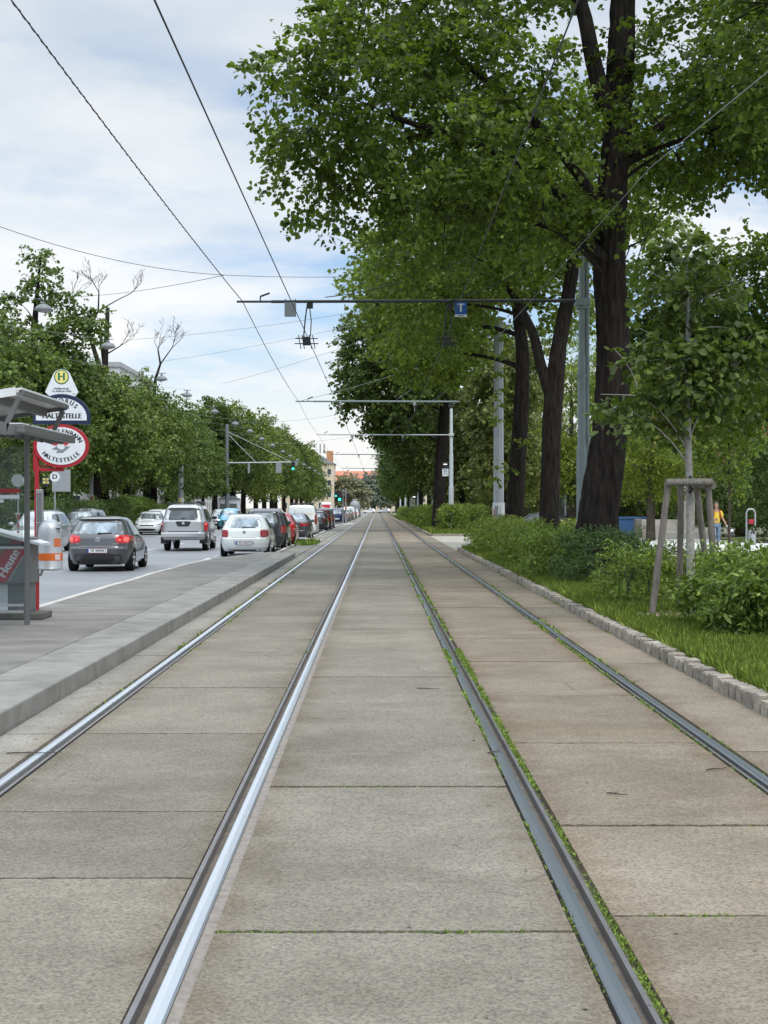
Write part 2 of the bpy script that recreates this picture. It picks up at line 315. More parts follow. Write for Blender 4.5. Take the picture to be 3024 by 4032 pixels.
M['wire_grey'] = mat('wire_grey', (0.26, 0.27, 0.28), 0.5, 0.3)
M['shelter'] = mat('shelter_grey_paint', (0.115, 0.115, 0.112), 0.45, 0.2, var=(5, (0.145, 0.145, 0.142)))
M['roofsheet'] = mat('shelter_roof_sheet', (0.42, 0.42, 0.41), 0.4, var=(2, (0.52, 0.52, 0.51)))
M['rooftop'] = mat('shelter_roof_white', (0.66, 0.67, 0.68), 0.4, var=(3, (0.58, 0.59, 0.60)))
M['red'] = mat('signal_red_paint', (0.33, 0.012, 0.022), 0.4, var=(4, (0.38, 0.018, 0.028)))
M['white'] = mat('sign_white', (0.70, 0.72, 0.75), 0.4, var=(5, (0.66, 0.68, 0.71)))
M['navy'] = mat('sign_navy', (0.005, 0.016, 0.055), 0.4)
M['ink'] = mat('sign_black_lettering', (0.012, 0.013, 0.018), 0.5)
M['logo_red'] = mat('emblem_red', (0.55, 0.01, 0.03), 0.4)
M['logo_grey'] = mat('emblem_grey', (0.22, 0.24, 0.24), 0.4)
M['hgreen'] = mat('stop_green', (0.02, 0.14, 0.055), 0.4)
M['hyellow'] = mat('stop_yellow', (0.72, 0.62, 0.19), 0.4)
M['bluesign'] = mat('sign_blue', (0.008, 0.09, 0.34), 0.4)
M['binbody'] = mat('bin_silver', (0.42, 0.44, 0.46), 0.35, 0.35, var=(5, (0.36, 0.38, 0.40)))
M['orange'] = mat('orange_band', (0.62, 0.13, 0.012), 0.5, var=(20, (0.55, 0.11, 0.01)))
M['paper_red'] = mat('poster_red', (0.40, 0.012, 0.035), 0.5, var=(6, (0.34, 0.01, 0.03)))
M['boxgrey'] = mat('dispenser_grey', (0.115, 0.125, 0.125), 0.45, var=(4, (0.16, 0.168, 0.168)))
M['boxwhite'] = mat('dispenser_white', (0.62, 0.64, 0.65), 0.5, var=(5, (0.55, 0.57, 0.58)))
M['baseblock'] = mat('dispenser_plinth', (0.085, 0.08, 0.072), 0.85, var=(9, (0.13, 0.122, 0.11)), bump=(40, 0.3))
M['glass'] = bpy.data.materials.new('clear_glass'); M['glass'].use_nodes = True
def _glass(m, tint, fac):
    t = m.node_tree; b = t.nodes['Principled BSDF']; b.inputs['Base Color'].default_value = (*tint, 1); b.inputs['Roughness'].default_value = 0.03
    tr = N(t, 'ShaderNodeBsdfTransparent', i_Color=(0.86, 0.9, 0.89, 1)); mxs = N(t, 'ShaderNodeMixShader', i_Fac=fac)
    t.links.new(tr.outputs[0], mxs.inputs[1]); t.links.new(b.outputs[0], mxs.inputs[2]); t.links.new(mxs.outputs[0], t.nodes['Material Output'].inputs['Surface'])
_glass(M['glass'], (0.2, 0.22, 0.22), 0.16)
M['carglass'] = mat('car_window_glass', (0.16, 0.18, 0.19), 0.05, 0.55, spec=0.6, var=(3.0, (0.42, 0.46, 0.48), 0.12))
M['carglass_dark'] = mat('dark_car_window_glass', (0.055, 0.06, 0.065), 0.06, 0.3, spec=0.6, var=(2.2, (0.12, 0.13, 0.135), 0.12))
M['black'] = mat('black_trim', (0.015, 0.015, 0.016), 0.5)
M['tyre'] = mat('tyre_rubber', (0.014, 0.014, 0.014), 0.85, spec=0.2)
M['rim'] = mat('alloy_rim', (0.42, 0.43, 0.44), 0.35, 0.9)
M['chrome'] = mat('chrome', (0.62, 0.63, 0.64), 0.15, 1.0)
M['tail'] = mat('tail_lamp_red', (0.30, 0.008, 0.014), 0.15, coat=0.8)
M['tail_on'] = mat('lit_tail_lamp', (0.5, 0.01, 0.015), 0.15, coat=0.8, emit=((1.0, 0.03, 0.04), 0.08))
M['tail_core'] = mat('lit_brake_core', (0.8, 0.15, 0.12), 0.2, emit=((1.0, 0.12, 0.09), 0.75))
M['head'] = mat('headlamp_glass', (0.52, 0.55, 0.57), 0.08, 0.5, var=(14, (0.3, 0.32, 0.33)))
M['head_on'] = mat('lit_headlamp', (0.8, 0.8, 0.8), 0.1, emit=((1.0, 0.98, 0.92), 2.0))
M['plate'] = mat('number_plate_white', (0.66, 0.67, 0.68), 0.4)
M['platered'] = mat('number_plate_red_edge', (0.45, 0.03, 0.03), 0.4)
M['plateblue'] = mat('number_plate_blue', (0.015, 0.06, 0.33), 0.4)
def paint(name, c, metal=0.0, rough=0.3): return mat(name, c, rough, metal, coat=0.9)
M['p_grey'] = paint('dark_grey_car_paint', (0.085, 0.085, 0.09), 0.5)
M['p_silver'] = paint('silver_car_paint', (0.46, 0.47, 0.48), 0.55)
M['p_white'] = paint('white_car_paint', (0.66, 0.69, 0.68))
M['p_black'] = paint('black_car_paint', (0.016, 0.016, 0.019))
M['p_dark'] = paint('charcoal_car_paint', (0.035, 0.036, 0.042), 0.2)
M['p_red'] = paint('red_car_paint', (0.36, 0.012, 0.022))
M['p_maroon'] = paint('maroon_car_paint', (0.085, 0.012, 0.018))
M['p_blue'] = paint('light_blue_car_paint', (0.05, 0.30, 0.43), 0.3)
M['p_navy'] = paint('navy_car_paint', (0.012, 0.022, 0.08), 0.2)
M['p_bumper'] = mat('black_bumper_plastic', (0.022, 0.022, 0.024), 0.6)
M['green_lamp'] = mat('green_signal_lens', (0.02, 0.6, 0.4), 0.2, emit=((0.05, 1.0, 0.62), 2.2))
M['dark_lens'] = mat('dark_signal_lens', (0.02, 0.02, 0.02), 0.3)
M['white_lamp'] = mat('white_signal_bar', (0.8, 0.8, 0.8), 0.3, emit=((1, 1, 1), 1.5))

# ---------------------------------------------------------------- the setting: ground, road, tracks, platform
def struct(name, mb, m, **k):
    o = mb.build(name, m, **k); o['kind'] = 'structure'; return o
def sheet(name, x0, x1, y0, y1, z, m, pts=None):
    mb = MB()
    if pts: mb.add([(x, y, z) for x, y in pts], [tuple(range(len(pts)))])
    else: mb.add([(x0,y0,z),(x1,y0,z),(x1,y1,z),(x0,y1,z)], [(0,1,2,3)])
    return struct(name, mb, m)
sheet('ground', -2500, 2500, -200, 5000, -0.16, M['ground'])
sheet('road', -16.2, -3.2, -30, 900, -0.10, M['road'])
sheet('left_pavement', -34, -16.35, -30, 420, -0.05, M['platform'])
struct('left_kerb', MB().box(-16.35, -16.2, -30, 420, -0.15, 0.0), M['kerb_conc'])
sheet('track_bed', -3.4, 3.05, -6, 900, -0.035, M['soil'])

def slabs(name, x0, x1, joints, m, gap=0.016, z=0.0, jit=0.004, gaps={}):
    mb = MB()
    for a, b in zip(joints[:-1], joints[1:]):
        dz = random.uniform(-jit, jit*0.3)
        if -1 < a < 24:
            ga, gb = a+gaps.get(a, gap)/2, b-gaps.get(b, gap)/2; nn = max(8, int((x1-x0)/.035)); e = []
            for yy, sg in ((ga, 1), (gb, -1)):
                row = []
                for i in range(nn+1):
                    ch = abs(random.gauss(0, .0035))+(random.random() < .06)*random.uniform(.006, .02)
                    row.append((x0+(x1-x0)*i/nn, yy+sg*ch))
                e.append(row)
            V = [(x, y, z+dz) for x, y in e[0]]+[(x, y, z+dz) for x, y in reversed(e[1])]; n = len(V)
            low = [(x, y, -.09) for x, y, _ in V]; mb.add(V+low, [tuple(range(n))]+[(i, n+i, n+(i+1) % n, (i+1) % n) for i in range(n)]); continue
        mb.bbox(x0+random.uniform(-.004, .004), x1+random.uniform(-.004, .004), a+gaps.get(a, gap)/2, b-gaps.get(b, gap)/2, -0.09, z+dz, 0.006)
    return struct(name, mb, m)
def joints(first, step, end, start):
    j = [start]+list(first)
    while j[-1] < end: j.append(j[-1]+step*random.uniform(0.97, 1.03))
    return j
slabs('track_slabs_centre', -0.613, 0.742, joints([0.2, 2.75, 5.36, 8.15, 10.8, 13.45, 16.1], 2.68, 420, -3), M['slab'], gaps={5.36: 0.034, 8.15: 0.022})
slabs('track_slabs_left', -2.085, -0.80, joints([1.0, 3.4, 6.15, 7.5, 10.1, 12.65, 15.4, 18.3], 2.7, 420, -3), M['slab_left'], gap=0.015)
slabs('track_slabs_right', 0.925, 2.175, joints([0.4, 3.0, 5.57, 7.15, 9.66, 12.1, 14.8], 2.68, 420, -3), M['slab_brown'], gap=0.020)
slabs('track_slabs_far_right', 2.35, 2.985, joints([1.3, 4.0, 6.8, 9.3, 12.0, 14.6], 2.68, 420, -3), M['slab_brown'], gap=0.016)
slabs('track_slabs_platform_side', -2.635, -2.262, joints([2.0, 4.7, 7.35, 10.05, 12.7], 2.7, 420, -3), M['slab_pale'], gap=0.016)
slabs('track_margin', -3.42, -2.655, joints([46.0, 50.5], 4.5, 420, 45.2), M['slab_pale'], gap=0.02, z=0.012)
sheet('joint_fill_left', -0.662, -0.612, -3, 420, -0.012, M['mortar'])
sheet('crossing_path', -3.4, -2.3, 138, 144, 0.020, M['pave'])

# rails
def rail(xg, side, steel, label):
    """xg: gauge face; side: +1 when the head lies to +x of its groove"""
    t = thing('tram_rail', (xg, 0, 0), label, 'rail')
    def strip(name, prof, m):
        mb = MB(); n = len(prof); ys = [-3, 40, 420]
        for y in ys: mb.v += [(side*a, y, b) for a, b in prof]
        for i in range(len(ys)-1):
            for k in range(n):
                mb.f.append((i*n+k, i*n+(k+1) % n, (i+1)*n+(k+1) % n, (i+1)*n+k)); mb.m.append(0)
        mb.f += [tuple(range(n)), tuple(range((len(ys)-1)*n, len(ys)*n))]; mb.m += [0, 0]
        mb.build(name, m, t)
    strip('rail_head', [(0.0, -0.05), (0.0, -0.006), (0.006, 0.002), (0.032, 0.005), (0.058, 0.002), (0.064, -0.004), (0.064, -0.05)], steel)
    strip('rail_groove', [(-0.0385, -0.05), (-0.0385, -0.034), (-0.02, -0.040), (-0.0005, -0.030), (-0.0005, -0.05)], M['groove'])
    strip('guard_lip', [(-0.062, -0.05), (-0.062, 0.0), (-0.042, 0.0), (-0.039, -0.05)], M['lip'])
    return t
GL, GR = -0.728, 0.825
rail(GL, 1, M['steel'], 'brightly polished inner rail of the left track, in the middle of the picture')
rail(GL-1.435, -1, M['steel'], 'polished outer rail of the left track, running beside the stop platform')
rail(GR, -1, M['steel_dull'], 'dull blue-grey inner rail of the right track with weeds growing along it')
rail(GR+1.435, 1, M['steel_dull'], 'dull outer rail of the right track, nearest to the granite kerb')

# stop platform on the left: pale concrete edge blocks, asphalt top, pale kerb towards the road
mb = MB(); y = -4.1
while y < 44.0:
    mb.bbox(-3.27+random.uniform(-.004, .004), -2.645+random.uniform(-.006, .006), y+0.007, y+1.993, -0.09, 0.16+random.uniform(-.002, .002), 0.014); y += 2.0
struct('platform_edge', mb, M['kerb_conc'])
mb = MB(); fl = [(-3.27, 44.9), (-2.645, 44.9), (-2.645, 43.92), (-3.27, 43.92)]
mb.add([(-3.27, 43.91, -.09), (-2.66, 43.91, -.09), (-2.66, 43.91, .158), (-3.27, 43.91, .158), (-3.27, 45.6, -.09), (-2.9, 45.6, -.09), (-2.9, 45.6, .10), (-3.27, 45.6, .12)],
       [(0,1,2,3),(4,7,6,5),(0,4,5,1),(1,5,6,2),(2,6,7,3),(3,7,4,0)])
struct('platform_end', mb, M['kerb_conc'])
curve = [(-4.90, -5), (-4.90, 33), (-4.84, 37), (-4.66, 40.5), (-4.3, 43.2), (-3.9, 45.0), (-3.56, 46.6)]
mb = MB(); pts = [(-3.275, -5)]+curve+[(-3.275, 46.6)]
mb.prism([(x, y) for x, y in pts], lambda a, b, t: (a, b, -0.12+t), 0.275); struct('platform', mb, M['platform'])
mb = MB()
prev = None
cl = []
for (x0, y0), (x1, y1) in zip(curve[:-1], curve[1:]):
    n = max(1, int((y1-y0)/1.2))
    for i in range(n): cl.append((x0+(x1-x0)*i/n, y0+(y1-y0)*i/n))
cl.append(curve[-1]); cl += [(-3.53, 47.6)]
yy = 48.8
while yy < 420: cl.append((-3.50, yy)); yy += 1.2
for i, ((x0, y0), (x1, y1)) in enumerate(zip(cl[:-1], cl[1:])):
    d = Vector((x1-x0, y1-y0, 0)).normalized(); nx = Vector((-d.y, d.x, 0)); j = random.uniform(-.01, .012); z = (0.158 if y0 < 38 else max(0.045, 0.158-(y0-38)*0.013))+random.uniform(-.004, .004)
    a = Vector((x0, y0, 0))+d*0.006+nx*j; b = Vector((x1, y1, 0))-d*0.006+nx*j; wv = nx*(0.12+random.uniform(-.012, .012))
    mb.add([a, b, b+wv, a+wv]+[p+Vector((0, 0, z)) for p in (a, b, b+wv, a+wv)], [(0,1,2,3),(4,7,6,5),(0,4,5,1),(1,5,6,2),(2,6,7,3),(3,7,4,0)])
for v in range(len(mb.v)):
    x, y, z = mb.v[v]; mb.v[v] = (x, y, z if z > 0 else -0.13)
struct('road_kerb', mb, M['edge_kerb'])

# painted markings on the road
mb = MB()
def mark(x0, x1, y0, y1, z=-0.096): mb.add([(x0,y0,z),(x1,y0,z),(x1,y1,z),(x0,y1,z)], [(0,1,2,3)])
for y in np.arange(46.6, 135, 3.0): mark(-5.74, -5.62, y, y+1.7)
for y in np.arange(20, 136, 9.0): mark(-9.32, -9.2, y, y+3.2)
for y in np.arange(20, 136, 9.0): mark(-12.9, -12.78, y, y+4)
mark(-9.2, -5.6, 138.2, 138.8)
struct('road_markings', mb, M['paint'])

# right side: granite sett kerb, grass verge, path across, far pavement
def setts(name, y0, y1, xs=2.99):
    mb = MB(); y = y0
    while y < y1:
        l = random.uniform(0.16, 0.24); j = random.uniform(-.014, .014); z = 0.122+random.uniform(-.022, .016)
        mb.bbox(xs+j, xs+0.135+random.uniform(-.01, .012), y+0.009, y+l-0.009, -0.10, z, 0.018)
        b = len(mb.v)
        y += l
    # irregular split-stone faces
    mb.v = [(x+random.uniform(-.007, .007), yy_+random.uniform(-.005, .005), z+random.uniform(-.006, .006)) for x, yy_, z in mb.v]
    return struct(name, mb, M['granite'])
setts('granite_kerb', -2, 53)
setts('granite_kerb_beyond', 81, 180)
mb = MB()
for k in range(6): mb.bbox(3.15+k*0.0, 6.6, 80.86, 81.0, -0.1, 0.12, 0.01)if k == 0 else None
struct('path_kerb', mb, M['granite'])
def verge(name, y0, y1):
    mb = MB(); xs = np.linspace(3.135, 7.4, 14); ys = np.linspace(y0, y1, max(6, int((y1-y0)/0.7)))
    for y in ys:
        for x in xs: mb.v.append((x, y, 0.105+0.02*math.sin(x*2.3+y*.7)+random.uniform(-.012, .012)))
    n = len(xs)
    for i in range(len(ys)-1):
        for k in range(n-1): mb.f.append((i*n+k, i*n+k+1, (i+1)*n+k+1, (i+1)*n+k)); mb.m.append(0)
    return struct(name, mb, M['verge'], smooth=True)
verge('grass_verge', -2, 52.8); verge('grass_verge_beyond', 81.05, 420)
M['path'] = mat('path_paving', (0.27, 0.25, 0.20), .85, var=(.8, (0.36, 0.335, 0.275)))
sheet('path', 3.0, 7.6, 53, 80.8, -0.004, M['path'])
mb = MB(); 
for y in (54.2, 79.3): mb.box(3.1, 6.2, y, y+0.3, -0.05, 0.004)
struct('path_strip', mb, M['edge_kerb'])
sheet('right_pavement', 7.6, 22, -10, 74, -0.03, M['pave'])
sheet('park_ground', 7.6, 120, 80.9, 300, -0.03, M['ground'])
sheet('right_side_path', 7.6, 30, 74, 80.8, -0.02, M['platform'])
sheet('park_lawn', 17.5, 60, 66, 76, 0.02, M['verge'])

# ---------------------------------------------------------------- foliage
def nz(a): return a/np.maximum(np.linalg.norm(a, axis=-1, keepdims=True), 1e-9)
HEART = (np.array([(0,0,0),(.40,.16,.07),(.44,.52,.10),(0,1.05,0),(-.44,.52,.10),(-.40,.16,.07)]), [(0,1,2,3),(0,3,4,5)])
BLADE = (np.array([(0,0,0),(.24,.45,.05),(0,1.1,-.04),(-.24,.45,.05)]), [(0,1,2),(0,2,3)])
DIAM = (np.array([(0,-.1,0),(.42,.40,.05),(0,1.0,0),(-.42,.40,.05)]), [(0,1,2,3)])
GRASS = (np.array([(-.06,0,0),(.06,0,0),(.04,.6,.05),(0,1.0,.22),(-.04,.6,.05)]), [(0,1,2,3,4)])
def leaf_mesh(name, pos, dr, nr, size, m, tpl=HEART):
    T, fc = tpl; n = len(pos); k = len(T)
    t = nz(dr); nn = nz(nr-(nr*t).sum(-1, keepdims=True)*t); b = np.cross(t, nn)
    s = size[:, None, None]
    V = pos[:, None, :]+s*(T[None, :, 0:1]*b[:, None, :]+T[None, :, 1:2]*t[:, None, :]+T[None, :, 2:3]*nn[:, None, :])
    me = bpy.data.meshes.new(name); me.vertices.add(n*k); me.vertices.foreach_set('co', V.reshape(-1).astype(np.float32))
    loops = np.concatenate([np.array(f) for f in fc]); lens = np.array([len(f) for f in fc])
    allv = (np.arange(n)[:, None]*k+loops[None, :]).reshape(-1); tot = np.tile(lens, n); st = np.concatenate([[0], np.cumsum(tot)[:-1]])
    me.loops.add(len(allv)); me.loops.foreach_set('vertex_index', allv.astype(np.int32))
    me.polygons.add(len(tot)); me.polygons.foreach_set('loop_start', st.astype(np.int32)); me.polygons.foreach_set('loop_total', tot.astype(np.int32))
    me.materials.append(m); me.update(calc_edges=True); me.validate(); return me
def sprays(cen, outw, K, rad, leaf, droop=0.25, flat=0.8, lr=(0.5, 1.3)):
    """leafy sprays: around every clump centre a few twigs carrying K leaves"""
    Mn = len(cen); tw = 5
    td = nz(outw[:, None, :]*0.55+rng.normal(0, 0.75, (Mn, tw, 3))*np.array([1, 1, 0.3])+np.array([0, 0, -droop]))
    wh = rng.integers(0, tw, (Mn, K)); d = td[np.arange(Mn)[:, None], wh]
    s = rng.random((Mn, K, 1))**0.7*rad
    pos = cen[:, None, :]+d*s+rng.normal(0, rad*0.09, (Mn, K, 3))*np.array([1, 1, 0.6])
    pos[..., 2] -= (s[..., 0]/max(rad, 1e-6))**2*rad*0.22
    dr = d*0.7+rng.normal(0, 0.6, (Mn, K, 3))+np.array([0, 0, -0.35])
    nr = np.array([0, 0, flat])+rng.normal(0, 0.5, (Mn, K, 3))+outw[:, None, :]*0.35
    size = leaf*rng.uniform(lr[0], lr[1], (Mn, K))
    return pos.reshape(-1, 3), dr.reshape(-1, 3), nr.reshape(-1, 3), size.reshape(-1)
def blob_points(blobs, total, inner=0.3, bias=2.4):
    vol = np.array([(b[3]*b[4]*b[5])**(0.8)*(b[6] if len(b) > 6 else 1) for b in blobs]); cnt = np.maximum(3, (vol/vol.sum()*total).astype(int))
    P, O, W = [], [], []
    for i, (b, n) in enumerate(zip(blobs, cnt)):
        d = nz(rng.normal(0, 1, (n, 3))); r = inner+(1-inner)*rng.random((n, 1))**(1/bias)
        rr = np.array(b[3:6]); P.append(np.array(b[0:3])+d*r*rr); O.append(nz(d/rr)); W.append(np.full(n, i))
    return np.concatenate(P), np.concatenate(O), np.concatenate(W)
def bez(a, b, c, n=6):
    a, b, c = Vector(a), Vector(b), Vector(c)
    return [a*(1-t)**2+b*2*t*(1-t)+c*t*t for t in [i/n for i in range(n+1)]]
def make_tree(name, base, trunk, blobs, label, cat='tree', group=None, clumps=200, K=60, rad=0.7, leaf=0.11, lm='leaf_hero', bark='bark', limbs=(), twigs=0, tpl=HEART,
              extra=(), sides=14, droop=0.25, inner=0.3, rough=0.0, sub=6, fine=1.0):
    """trunk: [(x,y,z,r)] in local coordinates; blobs: (x,y,z,rx,ry,rz[,weight]); limbs: lists of (x,y,z,r)"""
    root = thing(name, base, label, cat, group)
    mb = MB()
    def smooth_path(path, sub=4):
        p = [Vector(q[:3]) for q in path]; r = [q[3] for q in path]; P, Rr = [], []
        for i in range(len(p)-1):
            p0, p1, p2, p3 = p[max(i-1, 0)], p[i], p[i+1], p[min(i+2, len(p)-1)]
            for k in range(sub):
                t = k/sub
                P.append(0.5*((2*p1)+(p2-p0)*t+(2*p0-5*p1+4*p2-p3)*t*t+(3*p1-p0-3*p2+p3)*t**3)); Rr.append(r[i]+(r[i+1]-r[i])*t)
        P.append(p[-1]); Rr.append(r[-1]); return P, Rr
    P, Rr = smooth_path(trunk, sub); mb.tube(P, Rr, sides)
    if rough: 
        rid = [random.gauss(0, rough*1.6) for _ in range(sides)]; nv = []
        for i, (x, y, z) in enumerate(mb.v):
            p = P[i//sides]; d = Vector((x-p.x, y-p.y, 0)); d = d.normalized() if d.length > 1e-6 else d
            if i//sides % 5 == 0: rid[i % sides] = .6*rid[i % sides]+random.gauss(0, rough*1.1)
            nv.append(tuple(Vector((x, y, z))+d*(rid[i % sides]+random.gauss(0, rough*.35))))
        mb.v = nv
    nodes = [(q, r) for q, r in zip(P, Rr)][len(P)//3:]
    for lb in limbs:
        Q, q = smooth_path(lb); mb.tube(Q, q, 8); nodes += list(zip(Q, q))[2:]
    for b in blobs:
        c = Vector(b[:3])
        cand = [nd for nd in nodes if nd[0].z < c.z+0.3] or nodes
        p, r = min(cand, key=lambda nd: (nd[0]-c).length+max(0, nd[0].z-c.z+0.8)*1.5)
        d = c-p
        if d.length < 0.4: continue
        ctrl = p+Vector((d.x*0.35, d.y*0.35, d.z*0.75))
        r0 = min(r*0.5, 0.02+0.022*d.length)*fine; Q = bez(p, ctrl, c+d.normalized()*0.3*min(b[3:6]))
        rs = [r0*(1-0.8*i/6) for i in range(7)]
        mb.tube(Q, rs, 6); nodes += list(zip(Q, rs))[2:]
    cen, outw, wb = blob_points(blobs, clumps, inner)
    if twigs:
        pts = np.array([tuple(nd[0]) for nd in nodes]); idx = rng.permutation(len(cen))[:twigs]
        for i in idx:
            c = cen[i]; dd = np.linalg.norm(pts-c, axis=1)+np.maximum(0, pts[:, 2]-c[2])*0.8; j = int(dd.argmin()); p, r = nodes[j]
            if dd[j] > 3.5: continue
            cv = Vector(c); ov = Vector(outw[i])
            mb.tube(bez(p, p.lerp(cv, .5)+Vector((0, 0, 0.12*dd[j])), cv+ov*0.3, 4), [fine*v for v in (min(r*.5, .022), .016, .012, .009, .006)], 4, cap=False)
    mb.build('trunk', M[bark], root, smooth=True)
    a = [sprays(cen, outw, K, rad, leaf, droop)]
    if extra: a += list(extra)
    pos, dr, nr, size = [np.concatenate(q) for q in zip(*a)]
    link('crown', leaf_mesh('crown', pos, dr, nr, size, M[lm], tpl), root)
    return root

# ---------------------------------------------------------------- trees on the right
RG = 'big old trees along the right of the tracks'
# the large dark trunk nearest to the camera
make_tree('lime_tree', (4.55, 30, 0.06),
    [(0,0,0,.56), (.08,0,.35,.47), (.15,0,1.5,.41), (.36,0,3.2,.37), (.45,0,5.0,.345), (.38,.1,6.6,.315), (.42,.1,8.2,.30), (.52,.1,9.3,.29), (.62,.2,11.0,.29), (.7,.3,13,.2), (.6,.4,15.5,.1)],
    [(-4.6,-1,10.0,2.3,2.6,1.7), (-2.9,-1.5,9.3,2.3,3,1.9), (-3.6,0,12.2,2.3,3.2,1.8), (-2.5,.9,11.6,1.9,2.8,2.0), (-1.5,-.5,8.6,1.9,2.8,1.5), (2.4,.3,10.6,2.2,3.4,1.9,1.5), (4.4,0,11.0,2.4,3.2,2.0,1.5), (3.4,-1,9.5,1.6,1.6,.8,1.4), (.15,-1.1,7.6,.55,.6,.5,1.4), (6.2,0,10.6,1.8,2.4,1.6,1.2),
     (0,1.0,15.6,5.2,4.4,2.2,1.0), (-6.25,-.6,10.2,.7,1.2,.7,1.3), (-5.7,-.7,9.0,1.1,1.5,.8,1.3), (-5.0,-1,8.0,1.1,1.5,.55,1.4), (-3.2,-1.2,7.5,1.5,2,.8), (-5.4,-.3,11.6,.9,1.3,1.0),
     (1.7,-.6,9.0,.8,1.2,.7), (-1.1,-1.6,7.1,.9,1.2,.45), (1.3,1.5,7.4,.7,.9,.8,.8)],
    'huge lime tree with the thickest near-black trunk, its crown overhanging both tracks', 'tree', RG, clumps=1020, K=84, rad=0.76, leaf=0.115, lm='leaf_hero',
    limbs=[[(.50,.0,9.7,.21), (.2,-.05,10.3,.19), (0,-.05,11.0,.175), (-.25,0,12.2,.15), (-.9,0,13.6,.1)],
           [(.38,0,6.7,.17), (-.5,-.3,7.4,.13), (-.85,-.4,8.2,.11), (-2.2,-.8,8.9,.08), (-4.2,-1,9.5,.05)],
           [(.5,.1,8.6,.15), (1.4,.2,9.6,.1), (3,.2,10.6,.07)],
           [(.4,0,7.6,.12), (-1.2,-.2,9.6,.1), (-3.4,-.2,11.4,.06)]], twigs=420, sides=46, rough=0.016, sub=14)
# second trunk, forked, and the third behind it
make_tree('lime_tree', (5.08, 42, 0.08), [(0,0,0,.36), (0,0,.4,.30), (.05,0,2.5,.27), (.12,0,4.5,.27), (.28,0,6.2,.23), (.62,0,8.0,.19), (.9,0,10,.15), (1,0,12.5,.07)],
    [(-2.6,2,9.4,2.5,3.4,1.9), (-1,0,10.2,2.2,3,1.5), (-3.4,3,8.0,2.0,2.6,1.3), (.6,1,12,3.4,3.6,2.6), (-2.8,1,12,2.6,3,2), (2.4,1,10.2,1.8,2.4,1.5), (-4.2,3,10,1.6,2.2,1.6)],
    'forked dark lime tree standing second from the camera beside the green-grey pole', 'tree', RG, clumps=640, K=56, rad=0.8, leaf=0.13, lm='leaf_mid',
    limbs=[[(.12,0,4.6,.19), (-.25,0,5.8,.16), (-.5,.1,6.8,.14), (-1.2,.4,8.2,.1)]], twigs=110, rough=.011, sides=30, sub=10)
make_tree('lime_tree', (4.92, 50, 0.08), [(-.15,0,0,.38), (-.1,0,.5,.31), (.0,0,2.8,.29), (.15,0,5,.26), (.2,0,7,.22), (0,.2,9,.15), (0,.2,12,.06)],
    [(-2.8,3,8.4,2.4,3,1.9), (-3.8,4,10.4,2.3,3,2.2), (-.4,1,10.8,2.4,3,1.8), (0,0,12.5,3.2,3.2,2.6), (-2.4,3,7.3,1.4,2,.8), (2,1,9.2,1.6,2,1.5)],
    'dark lime tree with leafy shoots sprouting up its trunk, third from the camera', 'tree', RG, clumps=560, K=54, rad=0.85, leaf=0.15, lm='leaf_mid', twigs=60,
    extra=[sprays(np.array([(-.45,-.3,3.0),(-.5,-.35,4.6),(-.55,-.3,5.1),(-.45,-.3,5.7),(-.4,-.2,6.3),(-.5,-.4,6.9),(-.75,-.3,2.5),(.25,-.3,3.9)]), np.tile([(-.8,-.4,.1)], (8, 1)), 44, 0.5, 0.13, 0.2)], rough=.011, sides=30, sub=10)
make_tree('lime_tree', (5.3, 60.5, 0.08), [(0,0,0,.26), (0,0,3,.2), (0,0,6,.15), (0,0,8,.06)],
    [(-.2,0,6.3,1.3,2,1.9), (0,0,4.6,1.15,1.6,1.8), (-.35,-.4,3.4,.9,1.3,1.2), (.5,0,7.6,1.6,2,1.6), (.9,0,3.8,1.0,1.4,1.6)],
    'olive-tinted lime tree with drooping foliage right beside the pale concrete pole', 'tree', RG, clumps=330, K=56, rad=0.7, leaf=0.15, lm='leaf_olive', twigs=30, droop=0.6)
big = make_tree('lime_tree', (4.15, 95, 0.08), [(0,0,0,.5), (0,0,1,.4), (.1,0,4,.34), (.3,0,7,.28), (.5,0,10,.18), (.6,0,14,.06)],
    [(-2.6, 0, 9.6, 3.2, 4.2, 2.8), (-2.4, -1, 7.8, 1.9, 3.2, 1.8), (-3.8, 0, 7.4, 2.2, 2.8, 1.5), (-0.4, 0, 12.5, 3.6, 4, 2.6), (-3.4, 1, 11.4, 2.6, 3.2, 2.2), (2.4, 0, 10.6, 2.2, 3, 2.2), (-2.4, 0, 6.2, 1.4, 2.2, 1.0)],
    'broad very dark lime tree whose crown bulges over the tracks above the second cross-arm', 'tree', RG, clumps=800, K=52, rad=0.95, leaf=0.19, lm='leaf_dark', twigs=60)
big.scale = (1.13, 1.13, 1.13)
make_tree('lime_tree', (5.9, 99, 0.08), [(0,0,0,.3), (0,0,4,.2), (0,0,8,.08)],
    [(-.6,0,7,1.7,2,2.6), (0,0,4.6,1.5,2,1.7), (-.9,-1,3.4,1.1,1.4,.9)],
    'smaller grey-olive lime tree behind the pale slender pole with the signal', 'tree', RG, clumps=240, K=50, rad=0.8, leaf=0.18, lm='leaf_olive', droop=0.5)
mid = make_tree('lime_tree', (5.2, 112, 0.08), [(0,0,0,.36), (0,0,3,.28), (0,0,7,.2), (0,0,11,.08)],
    [(-2.6,0,8.2,2.6,3.2,2.6), (-1.6,0,5.8,2.0,2.6,1.6), (-.6,0,11,2.8,3,2.6), (1.2,0,8,2.2,3,2.6), (0,0,5,1.6,2,1.4), (-3.2,-1,6.6,1.4,1.8,1.1)],
    'dark lime tree in the distant right row, first beyond the broad bulging one', 'tree', RG, clumps=420, K=44, rad=1.0, leaf=0.24, lm='leaf_dark', tpl=DIAM)
